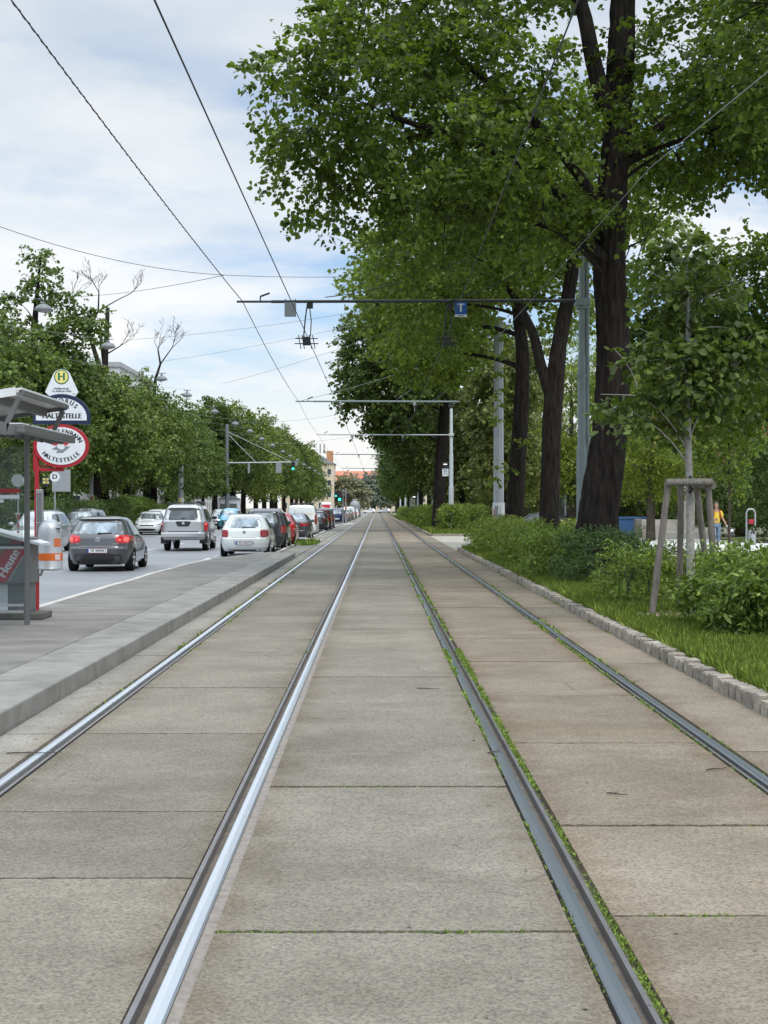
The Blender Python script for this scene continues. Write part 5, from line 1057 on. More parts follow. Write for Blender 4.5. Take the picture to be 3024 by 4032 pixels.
m_ = MB(); m_.beam(roofpt(-3.80, 17.6, -.035), roofpt(-5.6, 17.6, -.035), .035, .045); m_.build('roof_edge', M['shelter'], t)
m_ = MB(); m_.beam(roofpt(-3.86, 15.36, .0), roofpt(-5.6, 15.36, .0), .03, .09); m_.build('roof_edge', M['rooftop'], t)
m_ = MB(); m_.box(T((-5.48, 0, 0)).x, T((-4.34, 0, 0)).x, -.006, .006, .26, 2.2); m_.build('glass_wall', M['glass'], t)
m_ = MB()
for z in (.16, .24): m_.beam(T((-5.5, 17.6, PZ+z)), T((-4.33, 17.6, PZ+z)), .03, .03)
m_.build('bottom_rail', M['galv'], t)
m_ = MB(); m_.box(T((-5.3, 0, 0)).x, T((-4.375, 0, 0)).x, -.022, -.008, sz_h(1940, 17.6)-PZ, sz_h(1925, 17.6)-PZ); m_.build('red_band', M['red'], t)
m_ = MB(); m_.box(T((-5.3, 0, 0)).x, T((-4.38, 0, 0)).x, -.02, -.008, sz_h(1964, 17.6)-PZ, sz_h(1949, 17.6)-PZ); m_.build('white_band', M['white'], t)
m_ = MB(); m_.box(T((-5.3, 0, 0)).x, T((-4.575, 0, 0)).x, -.02, -.008, sz_h(1979, 17.6)-PZ, sz_h(1966, 17.6)-PZ); m_.build('white_band', M['white'], t)

# newspaper dispenser behind the glass
DZ = 18.6
t = thing('newspaper_dispenser', (-4.68, DZ, PZ), 'grey newspaper dispenser with slanted white lid and diagonal red poster, on a dark plinth', 'dispenser')
m_ = MB(); m_.bbox(-.24, .17, -.12, .2, .08, .46, .01); m_.build('pedestal', M['boxgrey'], t)
m_ = MB(); m_.bbox(-.34, .20, -.2, .22, .46, 1.06, .015); m_.build('box', M['boxgrey'], t)
m_ = MB(); m_.prism([(-.5, 1.165), (.34, .955), (.34, .985), (-.42, 1.20)], lambda a, b, d: Vector((a, -.29+d, b)), .58); m_.build('lid', M['boxwhite'], t)
m_ = MB(); m_.box(-.36, .11, -.225, -.2, .955, .985); m_.build('slot', M['ink'], t)
m_ = MB(); m_.box(-.36, .11, -.235, -.2, .915, .945); m_.build('slot_sill', M['white'], t)
m_ = MB(); m_.prism([(-.335, .48), (-.335, .63), (-.27, .72), (-.06, 1.03), (.16, 1.03), (.16, .92), (-.13, .48)], lambda a, b, d: Vector((a, -.204-d, b)), .004); po = m_.build('poster', M['paper_red'], t)
ua = Vector((.47, 0, .80)).normalized(); ub = Vector((-ua.z, 0, ua.x))
m_ = MB(); put_text(m_, 'Heute', .165, (-.085, -.2105, .725), right=ua, up=ub, bold=.006, sx=.95); m_.build('poster_lettering', M['white'], po)
m_ = MB(); put_text(m_, 'wenn wichtig ist, gleich, bevor heute', .025, (.005, -.2105, .66), right=ua, up=ub, bold=.0008); m_.build('poster_small_print', M['white'], po)
m_ = MB(); m_.bbox(-.24, -.12, -.128, -.118, .085, .455, .004); m_.build('pale_panel', M['boxwhite'], t)
m_ = MB(); m_.bbox(-.36, .36, -.26, .3, 0, .085, .015); m_.build('plinth', M['baseblock'], t)

# stop post with its three signs
SZ_ = 19.4
t = thing('stop_sign_post', (-4.69, SZ_, PZ), 'red stop post carrying triangular, half-round and oval stop signs', 'stop sign')
def S(sx, sy, dy=0): v = at(sx, sy, SZ_); return Vector((v.x+4.69, dy, v.z-PZ))
m_ = MB(); m_.tube([(.045, 0, 0), (.045, 0, 2.18)], .033, 14); m_.build('post', M['red'], t, smooth=True, angle=40)
m_ = MB(); m_.tube([(0, 0, 0), (0, 0, .035)], .09, 14); m_.build('base_plate', M['red'], t)
m_ = MB(); a = S(137, 1846); b = S(253, 1846); m_.bbox(a.x-.0, b.x, -.02, .02, a.z-.035, a.z+.012, .006); m_.box(a.x-.012, a.x+.036, -.02, .02, a.z-.03, S(140, 1740).z); m_.box(a.x, S(215, 0).x, -.012, .012, S(0, 1836).z, S(0, 1832).z); m_.build('sign_bracket', M['red'], t)
def ell(cx, cz, rx, rz, n=48, a0=0, a1=2*math.pi): return [(cx+rx*math.cos(a0+(a1-a0)*i/n), cz+rz*math.sin(a0+(a1-a0)*i/n)) for i in range(n)]
def plate_at(name, poly, y, th, m, par): q = MB(); q.prism(poly, lambda a, b, d: Vector((a, y+d, b)), th); return q.build(name, m, par)
def arctext(mb, s, size, cx, cz, rx, rz, a_mid, a_span, flip=False, y=0, sx=.85, bold=.004):
    n = len(s)
    for i, ch in enumerate(s):
        f = (i/(n-1)-.5); a = a_mid-f*a_span if not flip else a_mid+f*a_span
        p = Vector((cx+rx*math.cos(a), y, cz+rz*math.sin(a))); tx = Vector((rx*math.sin(a), 0, -rz*math.cos(a))).normalized()
        if flip: tx = -tx
        put_text(mb, ch, size, p, right=tx, up=Vector((-tx.z, 0, tx.x)), bold=bold, sx=sx)
def arrows(cx, cz, k, y, par):
    P = lambda pts: [(cx+a*k, cz+b*k) for a, b in pts]
    plate_at('emblem_red', P([(-1, .18), (-.42, .72), (.5, .72), (.28, .42), (1, .42), (.55, .1), (.3, .1), (.45, .26), (-.15, .26), (-.2, .36), (-.5, .1)]), y, .004, M['logo_red'], par)
    plate_at('emblem_grey', P([(-1, -.32), (-.42, .06), (-.42, -.1), (-.1, -.34), (.3, -.3), (.45, .0), (1, .0), (.2, -.68), (-.55, -.68), (-.28, -.36)]), y, .004, M['logo_grey'], par)
# oval tram sign
c = S(245.5, 1757); rx, rz = .372, .297
sg = plate_at('tram_sign', ell(c.x, c.z, rx, rz), -.05, .07, M['red'], t)
plate_at('sign_face', ell(c.x, c.z, rx*.885, rz*.86), -.0555, .006, M['white'], sg)
m_ = MB(); arctext(m_, 'STRASSENBAHN', .085, c.x, c.z, rx*.74, rz*.66, math.pi/2, 2.35, y=-.057); m_.build('upper_lettering', M['ink'], sg); m_ = MB(); arctext(m_, 'HALTESTELLE', .085, c.x, c.z, rx*.72, rz*.66, -math.pi/2, 2.0, True, y=-.057); m_.build('lower_lettering', M['ink'], sg)
arrows(c.x, c.z-.005, .125, -.060, sg)
# half-round bus sign
b0 = S(246, 1671); rx, rz = .388, .375; q0 = S(246, 1671).z
half = [(b0.x-rx, q0), (b0.x+rx, q0)]+[(b0.x+rx*math.cos(a), q0+.085+(rz-.05)*math.sin(a)) for a in np.linspace(0, math.pi, 40)]
sg = plate_at('bus_sign', half, -.045, .06, M['navy'], t)
half2 = [(b0.x-rx*.89, q0+.05), (b0.x+rx*.89, q0+.05)]+[(b0.x+rx*.89*math.cos(a), q0+.085+(rz-.105)*math.sin(a)) for a in np.linspace(.06, math.pi-.06, 40)]
plate_at('sign_face', half2, -.0505, .006, M['white'], sg)
m_ = MB(); arctext(m_, 'AUTOBUS', .092, b0.x, q0+.10, rx*.66, rz*.58, math.pi/2, 1.75, y=-.052); m_.build('upper_lettering', M['ink'], sg); m_ = MB(); put_text(m_, 'HALTESTELLE', .098, (b0.x+.01, -.052, q0+.108), sx=.9, bold=.005); m_.build('lower_lettering', M['ink'], sg)
arrows(b0.x, q0+.205, .068, -.055, sg)
# triangular stop sign on top
c = S(246, 1484); tri = [(c.x-.162, S(0, 1562).z), (c.x-.225, S(0, 1545).z)]+[(c.x+.118*math.cos(a), c.z+.10*math.sin(a)) for a in np.linspace(math.pi*.86, math.pi*.14, 16)]+[(c.x+.225, S(0, 1545).z), (c.x+.185, S(0, 1562).z)]
sg = plate_at('stop_sign', tri, -.03, .03, M['white'], t)
plate_at('green_ring', ell(c.x, c.z-.005, .10, .10), -.0335, .004, M['hgreen'], sg); plate_at('yellow_disc', ell(c.x, c.z-.005, .086, .086), -.0365, .004, M['hyellow'], sg)
m_ = MB(); put_text(m_, 'H', .15, (c.x, -.038, c.z-.005), bold=.006, sx=.95); m_.build('stop_letter', M['hgreen'], sg)
m_ = MB(); put_text(m_, 'Heiligenstadt,', .039, (c.x, -.0315, S(0, 1531).z), bold=.0012); put_text(m_, '12.-Februar-Platz', .039, (c.x, -.0315, S(0, 1541.5).z), bold=.0012); put_text(m_, '05', .028, (c.x+.165, -.0315, S(0, 1553).z)); m_.build('stop_name', M['ink'], sg)
m_ = MB(); m_.tube([(b0.x, .02, q0-.05), (b0.x, .02, c.z)], .018, 8); m_.build('sign_rod', M['dkmetal'], t)
# little line plates and timetable case
d = S(219, 1878); o = plate_at('line_plate', ell(d.x, d.z, .067, .067, 28), -.03, .02, M['white'], t)
m_ = MB(); put_text(m_, 'D', .092, (d.x, -.031, d.z), bold=.004); m_.build('plate_letter', M['ink'], o)
d = S(184, 1894); o = plate_at('call_bus_plate', ell(d.x, d.z, .066, .066, 28), -.02, .02, M['navy'], t)
m_ = MB(); put_text(m_, 'RUF', .05, (d.x, -.0215, d.z+.022), bold=.003); put_text(m_, 'BUS', .05, (d.x, -.0215, d.z-.022), bold=.003); m_.build('plate_letter', M['hyellow'], o)
m_ = MB(); a, b = S(146, 2187), S(172, 1927); m_.bbox(a.x, b.x, -.04, .03, a.z, b.z, .006); o = m_.build('timetable_case', M['galv'], t)
m_ = MB(); m_.box(a.x+.012, b.x-.012, -.043, -.0405, a.z+.05, (a.z+b.z)/2-.01); m_.box(a.x+.012, b.x-.012, -.043, -.0405, (a.z+b.z)/2+.01, b.z-.05); m_.build('timetable', M['boxgrey'], o)
m_ = MB(); m_.tube([S(140, 2262), S(163, 2262), S(168, 2245)], .022, 8); m_.build('bin_arm', M['galv'], t)

# litter bin
bx = at(199, 2242, SZ_); t = thing('litter_bin', (bx.x, SZ_, bx.z), 'silver dome-topped litter bin with orange band hung beside the red stop post', 'litter bin')
m_ = MB(); m_.lathe([(.12, -.012), (.17, 0), (.172, .02), (.166, .028), (.166, .47), (.162, .53), (.145, .59), (.11, .645), (.06, .678), (.01, .69)], (0, 0, 0), 'Z', 32); m_.build('drum', M['binbody'], t, smooth=True, angle=40)
m_ = MB(); m_.lathe([(.1675, .125), (.1675, .225)], (0, 0, 0), 'Z', 32); m_.f = m_.f[:-2]; m_.m = m_.m[:-2]; m_.build('orange_band', M['orange'], t, smooth=True)
nn = Vector((.62, -.42, .62)).normalized(); u_ = nn.cross(Vector((0, 0, 1))).normalized(); v_ = nn.cross(u_); cc = Vector((.104, -.066, .575))
for nm, k, off, mm in (('opening_rim', 1.0, .012, 'binbody'), ('opening', .82, .016, 'ink')):
    m_ = MB(); ring = [cc+nn*off+u_*.055*k*math.cos(a)+v_*.075*k*math.sin(a) for a in np.linspace(0, 2*math.pi, 25)[:-1]]; m_.add(ring+[p-nn*.04 for p in ring], [tuple(range(24))]+[(i, (i+1) % 24, 24+(i+1) % 24, 24+i) for i in range(24)]); m_.build(nm, M[mm], t)
def cyl(a0, a1, z0, z1, r_, mm, nm):
    m_ = MB(); n = 8; V = []
    for i in range(n+1):
        a = a0+(a1-a0)*i/n; V += [(r_*math.cos(a), r_*math.sin(a), z0), (r_*math.cos(a), r_*math.sin(a), z1)]
    m_.add(V, [(2*i, 2*i+2, 2*i+3, 2*i+1) for i in range(n)]); return m_.build(nm, M[mm], t)
for i, (z0, z1) in enumerate(((.395, .425), (.355, .388), (.315, .348))): cyl(-1.05, -.35, z0, z1, .1685, 'orange', 'sticker')
for z0 in (.19, .165, .14): cyl(-.95, -.45, z0, z0+.016, .1695, 'white', 'sticker_lettering')

# grey road-sign back and round sign back on the far side of the road
Z = 60; p = at(243, 1895, Z); t = thing('road_sign', (p.x, Z, -.1), 'rectangular grey road sign seen from behind beside the round line plate', 'road sign')
m_ = MB(); w_ = 36/F*Z; m_.bbox(-w_, w_, -.02, .02, sz_h(1936, Z)+.1, sz_h(1850, Z)+.1, .01); m_.build('panel_back', M['galv'], t)
m_ = MB(); m_.tube([(-.28, .06, 0), (-.28, .06, sz_h(1850, Z)+.1)], .035, 10); m_.build('post', M['galv'], t)
Z = 49; p = at(72, 1892, Z); t = thing('road_sign', (p.x, Z, -.1), 'round road sign seen from behind on a red banded post left of the shelter', 'road sign')
struct('traffic_island', MB().bbox(p.x-.5, p.x+.5, Z-1.5, Z+3, -.15, .02, .05), M['kerb_conc'])
m_ = MB(); m_.lathe([(.01, -.012), (.22, -.012), (.22, .012), (.01, .012)], (0, 0, sz_h(1892, Z)+.1), 'Y', 28); m_.build('disc_back', M['galv'], t)
m_ = MB(); m_.tube([(0, .05, .1), (0, .05, sz_h(1870, Z)+.1)], .03, 10); m_.build('post', M['galv'], t)
for k in range(3):
    z0 = .75+k*.28; m_ = MB(); m_.tube([(0, .05, z0), (0, .05, z0+.14)], .034, 10); m_.build('red_band', M['red'], t)

# ---------------------------------------------------------------- overhead line: poles, cross-arms, wires, insulators
PG_ = 'overhead line poles along the right of the tracks'
def line_pole(x, y, h, label, m='pole_pale', r0=.13, conduit=False, name='line_pole'):
    t = thing(name, (x, y, .06), label, 'pole', PG_)
    m_ = MB(); m_.lathe([(r0, 0), (r0, h*.36), (r0*.97, h*.365), (r0*.82, h*.375), (r0*.82, h*.62), (r0*.79, h*.625), (r0*.68, h*.635), (r0*.62, h*.985), (r0*.3, h)], (0, 0, 0), 'Z', 18); m_.build('shaft', M[m], t, smooth=True, angle=30)
    m_ = MB()
    for z in (h*.25, h*.5, h*.74): m_.lathe([(r0*1.0, z-.02), (r0*1.06, z-.02), (r0*1.06, z+.02), (r0*1.0, z+.02)], (0, 0, 0), 'Z', 18)
    return t
p1 = line_pole(4.80, 33.2, 8.1, 'tall green-grey steel pole standing just left of the thickest trunk', 'pole', .135)
m_ = MB(); m_.tube([(.13, -.06, 1.4), (.13, -.06, 3.2), (.115, -.06, 3.4), (.115, -.06, 8.3)], .042, 10); m_.build('conduit', M['pole'], p1, smooth=True)
for z in (2.2, 4.6, 6.2): m_ = MB(); m_.lathe([(.12, z), (.142, z), (.142, z+.05), (.12, z+.05)], (0, 0, 0), 'Z', 18); m_.build('clamp', M['pole'], p1)
p2 = line_pole(4.80, 92, 8.0, 'slender pale grey pole with insulators on its top and a tram signal', 'pole_pale', .165)
m_ = MB()
for dx_ in (-.12, 0, .12): m_.tube([(dx_*.6, 0, 7.9), (dx_, 0, 8.3), (dx_*1.3, 0, 8.55)], .03, 6)
m_.bbox(-.2, .2, -.05, .05, 8.1, 8.18, .01); m_.build('insulator_bracket', M['dkmetal'], p2)
t = thing('concrete_mast', (4.45, 52, .05), 'thick angular concrete mast with posters around its foot beside the third trunk', 'mast')
m_ = MB(); m_.lathe([(.20, 0), (.165, 8.5), (.02, 8.52)], (0, 0, 0), 'Z', 8); m_.build('shaft', M['pole_conc'], t)
m_ = MB(); m_.lathe([(.222, .5), (.222, 1.75)], (0, 0, 0), 'Z', 8); m_.f = m_.f[:-2]; m_.m = m_.m[:-2]; o = m_.build('poster_wrap', M['boxwhite'], t)
for x0, x1, z0, z1, mm in ((-.15, -.04, 1.2, 1.62, 'logo_grey'), (-.16, -.05, .75, 1.15, 'hyellow'), (-.2, -.165, .7, 1.5, 'paper_red'), (-.02, .05, .6, 1.6, 'boxgrey')):
    a = -math.pi/2; m_ = MB(); m_.box(x0, x1, -.2085, -.2055, z0, z1); m_.build('poster', M[mm], o)
arms = [(33.2, -3.28, 4.80, 6.42), (63, -3.62, 4.45, 6.33), (92, -3.95, 4.80, 6.35), (125, -4.1, 4.9, 6.32), (170, -4.3, 4.9, 6.35), (207, -4.4, 4.9, 6.4), (247, -4.5, 4.9, 6.45), (300, -4.5, 4.9, 6.4)]
AL = ['nearest dark cross-arm, reaching over both tracks with the blue T sign on it', 'second cross-arm from the camera, pale and thin over the tracks', 'third cross-arm from the camera, fixed to the slender pale pole',
      'fourth cross-arm from the camera', 'fifth cross-arm from the camera', 'sixth cross-arm from the camera', 'seventh cross-arm, far away', 'eighth and farthest cross-arm']
insul = []
for i, (Z, x0, x1, h) in enumerate(arms):
    t = thing('cross_arm', (x1, Z, h), AL[i], 'cross-arm', 'cross-arms of the overhead line')
    m_ = MB(); r_ = .036 if i == 0 else .042; m_.tube([(x0-x1, 0, .0), ((x0-x1)*.9, 0, .0)], r_*.75, 10); m_.tube([((x0-x1)*.9, 0, 0), (0, 0, -.02 if i else .03)], r_, 10); m_.build('tube', M['dkmetal' if i == 0 else ('pole' if i != 2 else 'pole_pale')], t, smooth=True, angle=40)
    m_ = MB(); m_.bbox(-.17, .17, -.17, .17, -.1, .08, .02) if i < 3 else None
    if i in (0, 2): m_.build('clamp', M['pole' if i == 0 else 'pole_pale'], t)
    m_ = MB(); a = x0-x1+.55; m_.beam((a, 0, 0), (a, 0, .12), .03, .03, up=(0, 1, 0)); m_.beam((a, 0, .12), (a+.22, 0, .2), .03, .04); m_.build('stay_hook', M['dkmetal'], t)
    for xw in (-1.62, 1.66):
        o = None; lx = xw-x1
        m_ = MB()
        if i == 0:
            m_.bbox(lx-.02, lx+.12, -.04, .04, -.16, -.03, .01); m_.tube([(lx-.0, 0, .02), (lx-.06, 0, -.4), (lx-.10, 0, -.85)], .016, 6); m_.tube([(lx+.04, 0, -.1), (lx+.08, 0, -.45), (lx+.06, 0, -.82)], .012, 6)
            for dz, wd in ((-.86, .26), (-.98, .28)): m_.beam((lx-.03-wd, 0, dz), (lx-.03+wd, 0, dz+.0), .03, .02)
            for a_ in (-.2, -.12, .05, .13): m_.beam((lx+a_-.02, 0, -.78), (lx+a_+.04, 0, -1.1), .02, .03, up=(0, 1, 0))
            m_.bbox(lx-.12, lx+.06, -.05, .05, -1.02, -.82, .02)
            m_.build('wire_hanger', M['wire'], t)
        else:
            m_.bbox(lx-.07, lx+.07, -.05, .05, -.2, -.04, .02); m_.tube([(lx, 0, -.2), (lx, 0, -.45)], .015, 6); m_.build('wire_hanger', M['wire_grey'], t)
# pole for the arms without one of their own
for i, lab in ((1, None), (3, 'grey pole behind the slender pale one, in the deep shade'), (4, 'thin grey pole farther along the right of the tracks'), (5, 'far grey pole holding the sixth cross-arm'), (6, 'far grey pole holding the seventh cross-arm'), (7, 'farthest grey pole on the right of the tracks')):
    if lab: line_pole(arms[i][2], arms[i][0], 8.6, lab, 'pole' if i == 3 else 'pole_pale', .16)
# signs on the nearest arm
Z, h = 33.2, 6.42
t = thing('line_sign', (sx_(1144, Z), Z, h), 'plain grey square plate hanging from the left end of the nearest cross-arm', 'sign')
m_ = MB(); m_.bbox(-.135, .135, -.052, -.042, -.36, -.02, .004); m_.build('plate', M['logo_grey'], t); m_ = MB(); [m_.box(x-.008, x+.008, -.044, .04, -.05, .06) for x in (-.11, .11)]; m_.build('bracket', M['dkmetal'], t)
t = thing('line_sign', (sx_(1814, Z), Z, h), 'blue square sign with a white letter T hanging from the nearest cross-arm', 'sign')
m_ = MB(); m_.bbox(-.14, .14, -.056, -.044, -.30, -.01, .004); o = m_.build('plate', M['bluesign'], t); m_ = MB(); put_text(m_, 'T', .27, (0, -.0575, -.155), bold=.008); m_.build('plate_letter', M['white'], o)
m_ = MB(); m_.box(-.14, .14, -.054, -.046, -.362, -.303); o = m_.build('lower_plate', M['white'], t); m_ = MB(); put_text(m_, 'T142/A', .05, (0, -.0555, -.333), bold=.0015); m_.build('plate_number', M['ink'], o)
# tram signal on the pale pole
t = thing('tram_signal', (4.80-.38, 92, 4.2), 'small black and white tram signal with white crossed lines beside the slender pale pole', 'signal')
m_ = MB(); m_.bbox(-.19, .19, -.12, .05, -.02, .36, .02); m_.beam((.1, 0, .4), (.33, 0, .4), .03, .03); m_.build('signal_head', M['black'], t)
m_ = MB(); m_.box(-.12, .10, -.125, -.121, .20, .25); m_.build('signal_bar', M['white_lamp'], t)
m_ = MB(); m_.bbox(-.2, .2, -.08, -.05, -.55, -.04, .01); o = m_.build('signal_board', M['white'], t)
m_ = MB()
for a, b in (((-.15, -.08), (.15, -.28)), ((.15, -.08), (-.15, -.28)), ((-.15, -.5), (0, -.3)), ((.15, -.5), (0, -.3))): m_.beam((a[0], -.082, a[1]), (b[0], -.082, b[1]), .035, .004, up=(0, 1, 0))
m_.build('board_cross', M['ink'], o)
t = thing('tram_signal', (3.9, 150, -.02), 'far tram signal on its own thin post beside the right track', 'signal')
m_ = MB(); m_.tube([(0, 0, 0), (0, 0, 2.9)], .05, 8); m_.build('post', M['mast'], t); m_ = MB(); m_.bbox(-.2, .2, -.1, .1, 2.6, 2.95, .02); m_.build('signal_head', M['black'], t); m_ = MB(); m_.box(-.14, .14, -.106, -.102, 2.74, 2.82); m_.build('signal_bar', M['white_lamp'], t)

def sag(a, b, s, n=16):
    a, b = Vector(a), Vector(b); return [a.lerp(b, i/n)-Vector((0, 0, 4*s*(i/n)*(1-i/n))) for i in range(n+1)]
def wire(name, pts, r_, label, m='wire', group=None):
    m_ = MB(); m_.tube(pts, r_, 5); o = m_.build(name, M[m], smooth=True); return tag(o, label, 'wire', group)
cp = [(-1.86, -6), (-1.66, 33.2), (-1.50, 63), (-1.45, 92), (-1.40, 125), (-1.42, 170), (-1.42, 247), (-1.42, 400)]
wire('contact_wire', [(x, y, 5.62+(.05 if i == 1 else 0)) for i, (x, y) in enumerate(cp)], .009, 'contact wire above the left track, running to the vanishing point')
wire('contact_wire', [(1.62 if i == 1 else 1.57, y, 5.62) for i, (x, y) in enumerate(cp)], .008, 'contact wire above the right track, against the dark foliage')
fc = []
ends = [(-3.62, 3.2, 6.55)]+[(x0+.14, Z, h) for Z, x0, x1, h in arms]
for a, b in zip(ends[:-1], ends[1:]):
    q = sag(a, b, .16 if a[1] > 20 else .12, 14); fc += q[:-1]
fc.append(Vector(ends[-1]))
m_ = MB(); m_.tube(fc, .008, 6)
hel = []
for a, b in zip(fc[:24], fc[1:25]):
    k = int((b-a).length/.06)
    for i in range(k): hel.append(a.lerp(b, i/k))
m_.tube([p+Vector((0.009*math.cos(i*1.1), 0, .009*math.sin(i*1.1))) for i, p in enumerate(hel)], .006, 4); o = m_.build('feeder_cable', M['wire'], smooth=True); tag(o, 'thick twisted feeder cable strung along the left tips of the cross-arms', 'cable')
SP = 'thin span wires across the street'
def spn(a, b, s, r_, lab, m='wire_grey'): wire('span_wire', sag(a, b, s), r_, lab, m, None)
A = lambda sx, sy, Z: at(sx, sy, Z)
spn(A(-60, 872, 34), A(885, 1084, 40), .25, .008, 'thin span wire sloping from the upper left edge to the wire clamp', 'wire'); spn(A(885, 1084, 40), A(1365, 1090, 40), .03, .007, 'level thin span wire running from the wire clamp into the crown', 'wire')
spn(A(330, 1168, 60), A(885, 1084, 40), .1, .008, 'thin span wire rising to the wire clamp from the bare trees', 'wire')
spn(A(1280, 1171, 33.2), A(2210, 820, 31), .35, .011, 'black cable curving up from the left hanger into the big crown', 'wire'); spn(A(1735, 1192, 33.2), A(2280, 900, 31), .25, .010, 'black cable rising from the right hanger into the big crown', 'wire')
wire('stay_wire', [A(1620, 1480, 33.5).lerp(A(2560, 660, 22), 1) if k else A(1960, 1330, 33) for k in range(2)]+[A(3100, 220, 16)], .006, 'pale stay wire rising across the trunks to the upper right edge', 'wire_grey')
spn(A(880, 1510, 70), A(1920, 1155, 45), .2, .007, 'faint span wire rising to the right under the nearest cross-arm'); spn(A(480, 1340, 62), A(1650, 1182, 50), .2, .007, 'faint span wire above the second cross-arm'); spn(A(640, 1423, 75), A(1400, 1280, 60), .1, .007, 'faint span wire rising from the row of trees to the right crown')
spn(A(1186, 1578, 63), A(1980, 1330, 58), .15, .009, 'stay wire rising from the tip of the second cross-arm'); spn(A(1560, 1575, 63), A(2010, 1260, 52), .0, .009, 'stay wire rising from the middle of the second cross-arm'); spn(A(1535, 1707, 92), A(1770, 1530, 92), .0, .012, 'stay wire from the third cross-arm to the top of the pale pole')
spn(A(900, 1660, 120), A(1330, 1632, 140), .3, .012, 'faint distant span wire below the second cross-arm'); spn(A(1000, 1750, 140), A(1500, 1700, 140), .3, .012, 'faint distant span wire above the traffic signal')

# ---------------------------------------------------------------- street lamps hung over the road
LX, LHh = -11.5, 8.4
lamp = thing('hanging_lamp', (LX, 49, LHh), 'grey dome street lamp hung over the road, one of a long receding line', 'street lamp', 'dome lamps hung in a line over the road')
m_ = MB(); m_.lathe([(.30, 0), (.31, .03), (.29, .08), (.22, .16), (.12, .21), (.07, .22), (.06, .30), (.02, .31)], (0, 0, 0), 'Z', 24); m_.build('shade', M['mast'], lamp, smooth=True, angle=40)
m_ = MB(); m_.lathe([(.05, -.07), (.16, -.05), (.26, -.0), (.28, .005)], (0, 0, 0), 'Z', 20); m_.build('glass_bowl', M['galv'], lamp, smooth=True)
m_ = MB(); m_.beam((-.22, 0, .36), (.22, 0, .36), .025, .03); m_.tube([(0, 0, .3), (0, 0, .38)], .02, 6); m_.build('wire_clamp', M['dkmetal'], lamp)
lz = [49, 60.5, 75.5, 86.5, 101, 116, 128, 142, 157, 172, 188, 205, 223, 242, 262, 284, 308]
LL = {0: 'nearest and leftmost grey dome lamp, before the tall ragged tree', 1: 'second grey dome lamp, just below the taller dead tree', 2: 'third grey dome lamp, below the lower dead tree', 3: 'fourth grey dome lamp along the line'}
lamp['label'] = LL[0]
for i, Z in enumerate(lz[1:], 1):
    c = copy_tree(lamp); c.location = (LX+random.uniform(-.08, .08), Z, LHh+random.uniform(-.05, .05)); c['label'] = LL.get(i, 'one of the small far dome lamps receding over the road')
for i, Z in enumerate(lz):
    m_ = MB(); m_.tube(sag((-20.2, Z, 10.2), (LX, Z, LHh+.38), .1), .006, 4)
    o = m_.build('lamp_wire', M['wire_grey']); tag(o, 'thin wire carrying one of the dome lamps across the road', 'wire', 'wires carrying the dome lamps')

# ---------------------------------------------------------------- traffic signals
t = thing('signal_mast', (-14.9, 141, -.1), 'tall grey mast with a long arm carrying the green traffic light over the lanes', 'traffic signal')
m_ = MB(); m_.lathe([(.2, 0), (.2, 3), (.17, 3.02), (.16, 7.0), (.15, 10), (.02, 10.02)], (0, 0, 0), 'Z', 14); m_.build('mast', M['mast'], t, smooth=True, angle=40)
m_ = MB(); m_.tube([(0, 0, 6.17), (6.75, 0, 6.25)], .06, 8); m_.build('arm', M['pole_pale'], t)
m_ = MB(); m_.tube([(0, 0, 9.3), (6.3, 0, 6.3)], .025, 5); m_.tube([(0, 0, 9.1), (2.9, 0, 6.22)], .025, 5); m_.build('stay_rod', M['pole_pale'], t)
m_ = MB(); m_.bbox(6.4, 6.72, -.15, .1, 5.4, 6.3, .03); o = m_.build('signal_head', M['black'], t)
m_ = MB(); m_.lathe([(.12, 0), (.12, -.02), (.01, -.03)], (6.56, -.152, 5.58), 'Y', 16); m_.build('green_light', M['green_lamp'], o)
for z in (5.86, 6.12): m_ = MB(); m_.lathe([(.11, 0), (.11, -.015), (.01, -.02)], (6.56, -.152, z), 'Y', 16); m_.build('unlit_light', M['dark_lens'], o)
m_ = MB(); m_.bbox(6.76, 6.98, -.05, .05, 5.9, 6.28, .02); m_.build('signal_back', M['galv'], t)
m_ = MB(); m_.bbox(4.85, 5.4, -.03, .03, 5.15, 6.25, .02); m_.build('lane_panel', M['galv'], t)
m_ = MB(); m_.bbox(2.05, 2.28, -.03, .03, 5.15, 6.2, .02); m_.build('lane_panel', M['galv'], t)
t = thing('traffic_light', (-3.15, 142.5, .0), 'green traffic light on a grey kerbside post before the dark blue car', 'traffic signal')
m_ = MB(); m_.lathe([(.085, 0), (.085, 3.5), (.01, 3.55)], (0, 0, 0), 'Z', 10); m_.lathe([(.07, 0), (.07, 3.4), (.01, 3.45)], (-.28, .3, 0), 'Z', 10); m_.build('post', M['galv'], t)
m_ = MB(); m_.lathe([(.09, 1.5), (.09, 1.75)], (0, 0, 0), 'Z', 10); m_.lathe([(.09, 2.3), (.09, 2.45)], (0, 0, 0), 'Z', 10); m_.build('orange_sleeve', M['orange'], t)
for xx, zz_, s_ in ((-.62, 2.35, 1.0), (-.98, 2.75, .55)):
    m_ = MB(); m_.bbox(xx-.2*s_, xx+.2*s_, -.12, .12, zz_-.1, zz_+.98*s_, .02); m_.beam((xx, 0, zz_+.4), (-.02, 0, zz_+.4), .04, .05); o = m_.build('signal_head', M['black'], t)
    m_ = MB(); m_.lathe([(.15*s_, 0), (.15*s_, -.02), (.01, -.03)], (xx, -.122, zz_+.1*s_), 'Y', 16); m_.build('green_light', M['green_lamp'], o)
m_ = MB(); m_.bbox(.1, .34, -.1, .1, 2.3, 3.1, .02); m_.build('signal_head', M['black'], t)

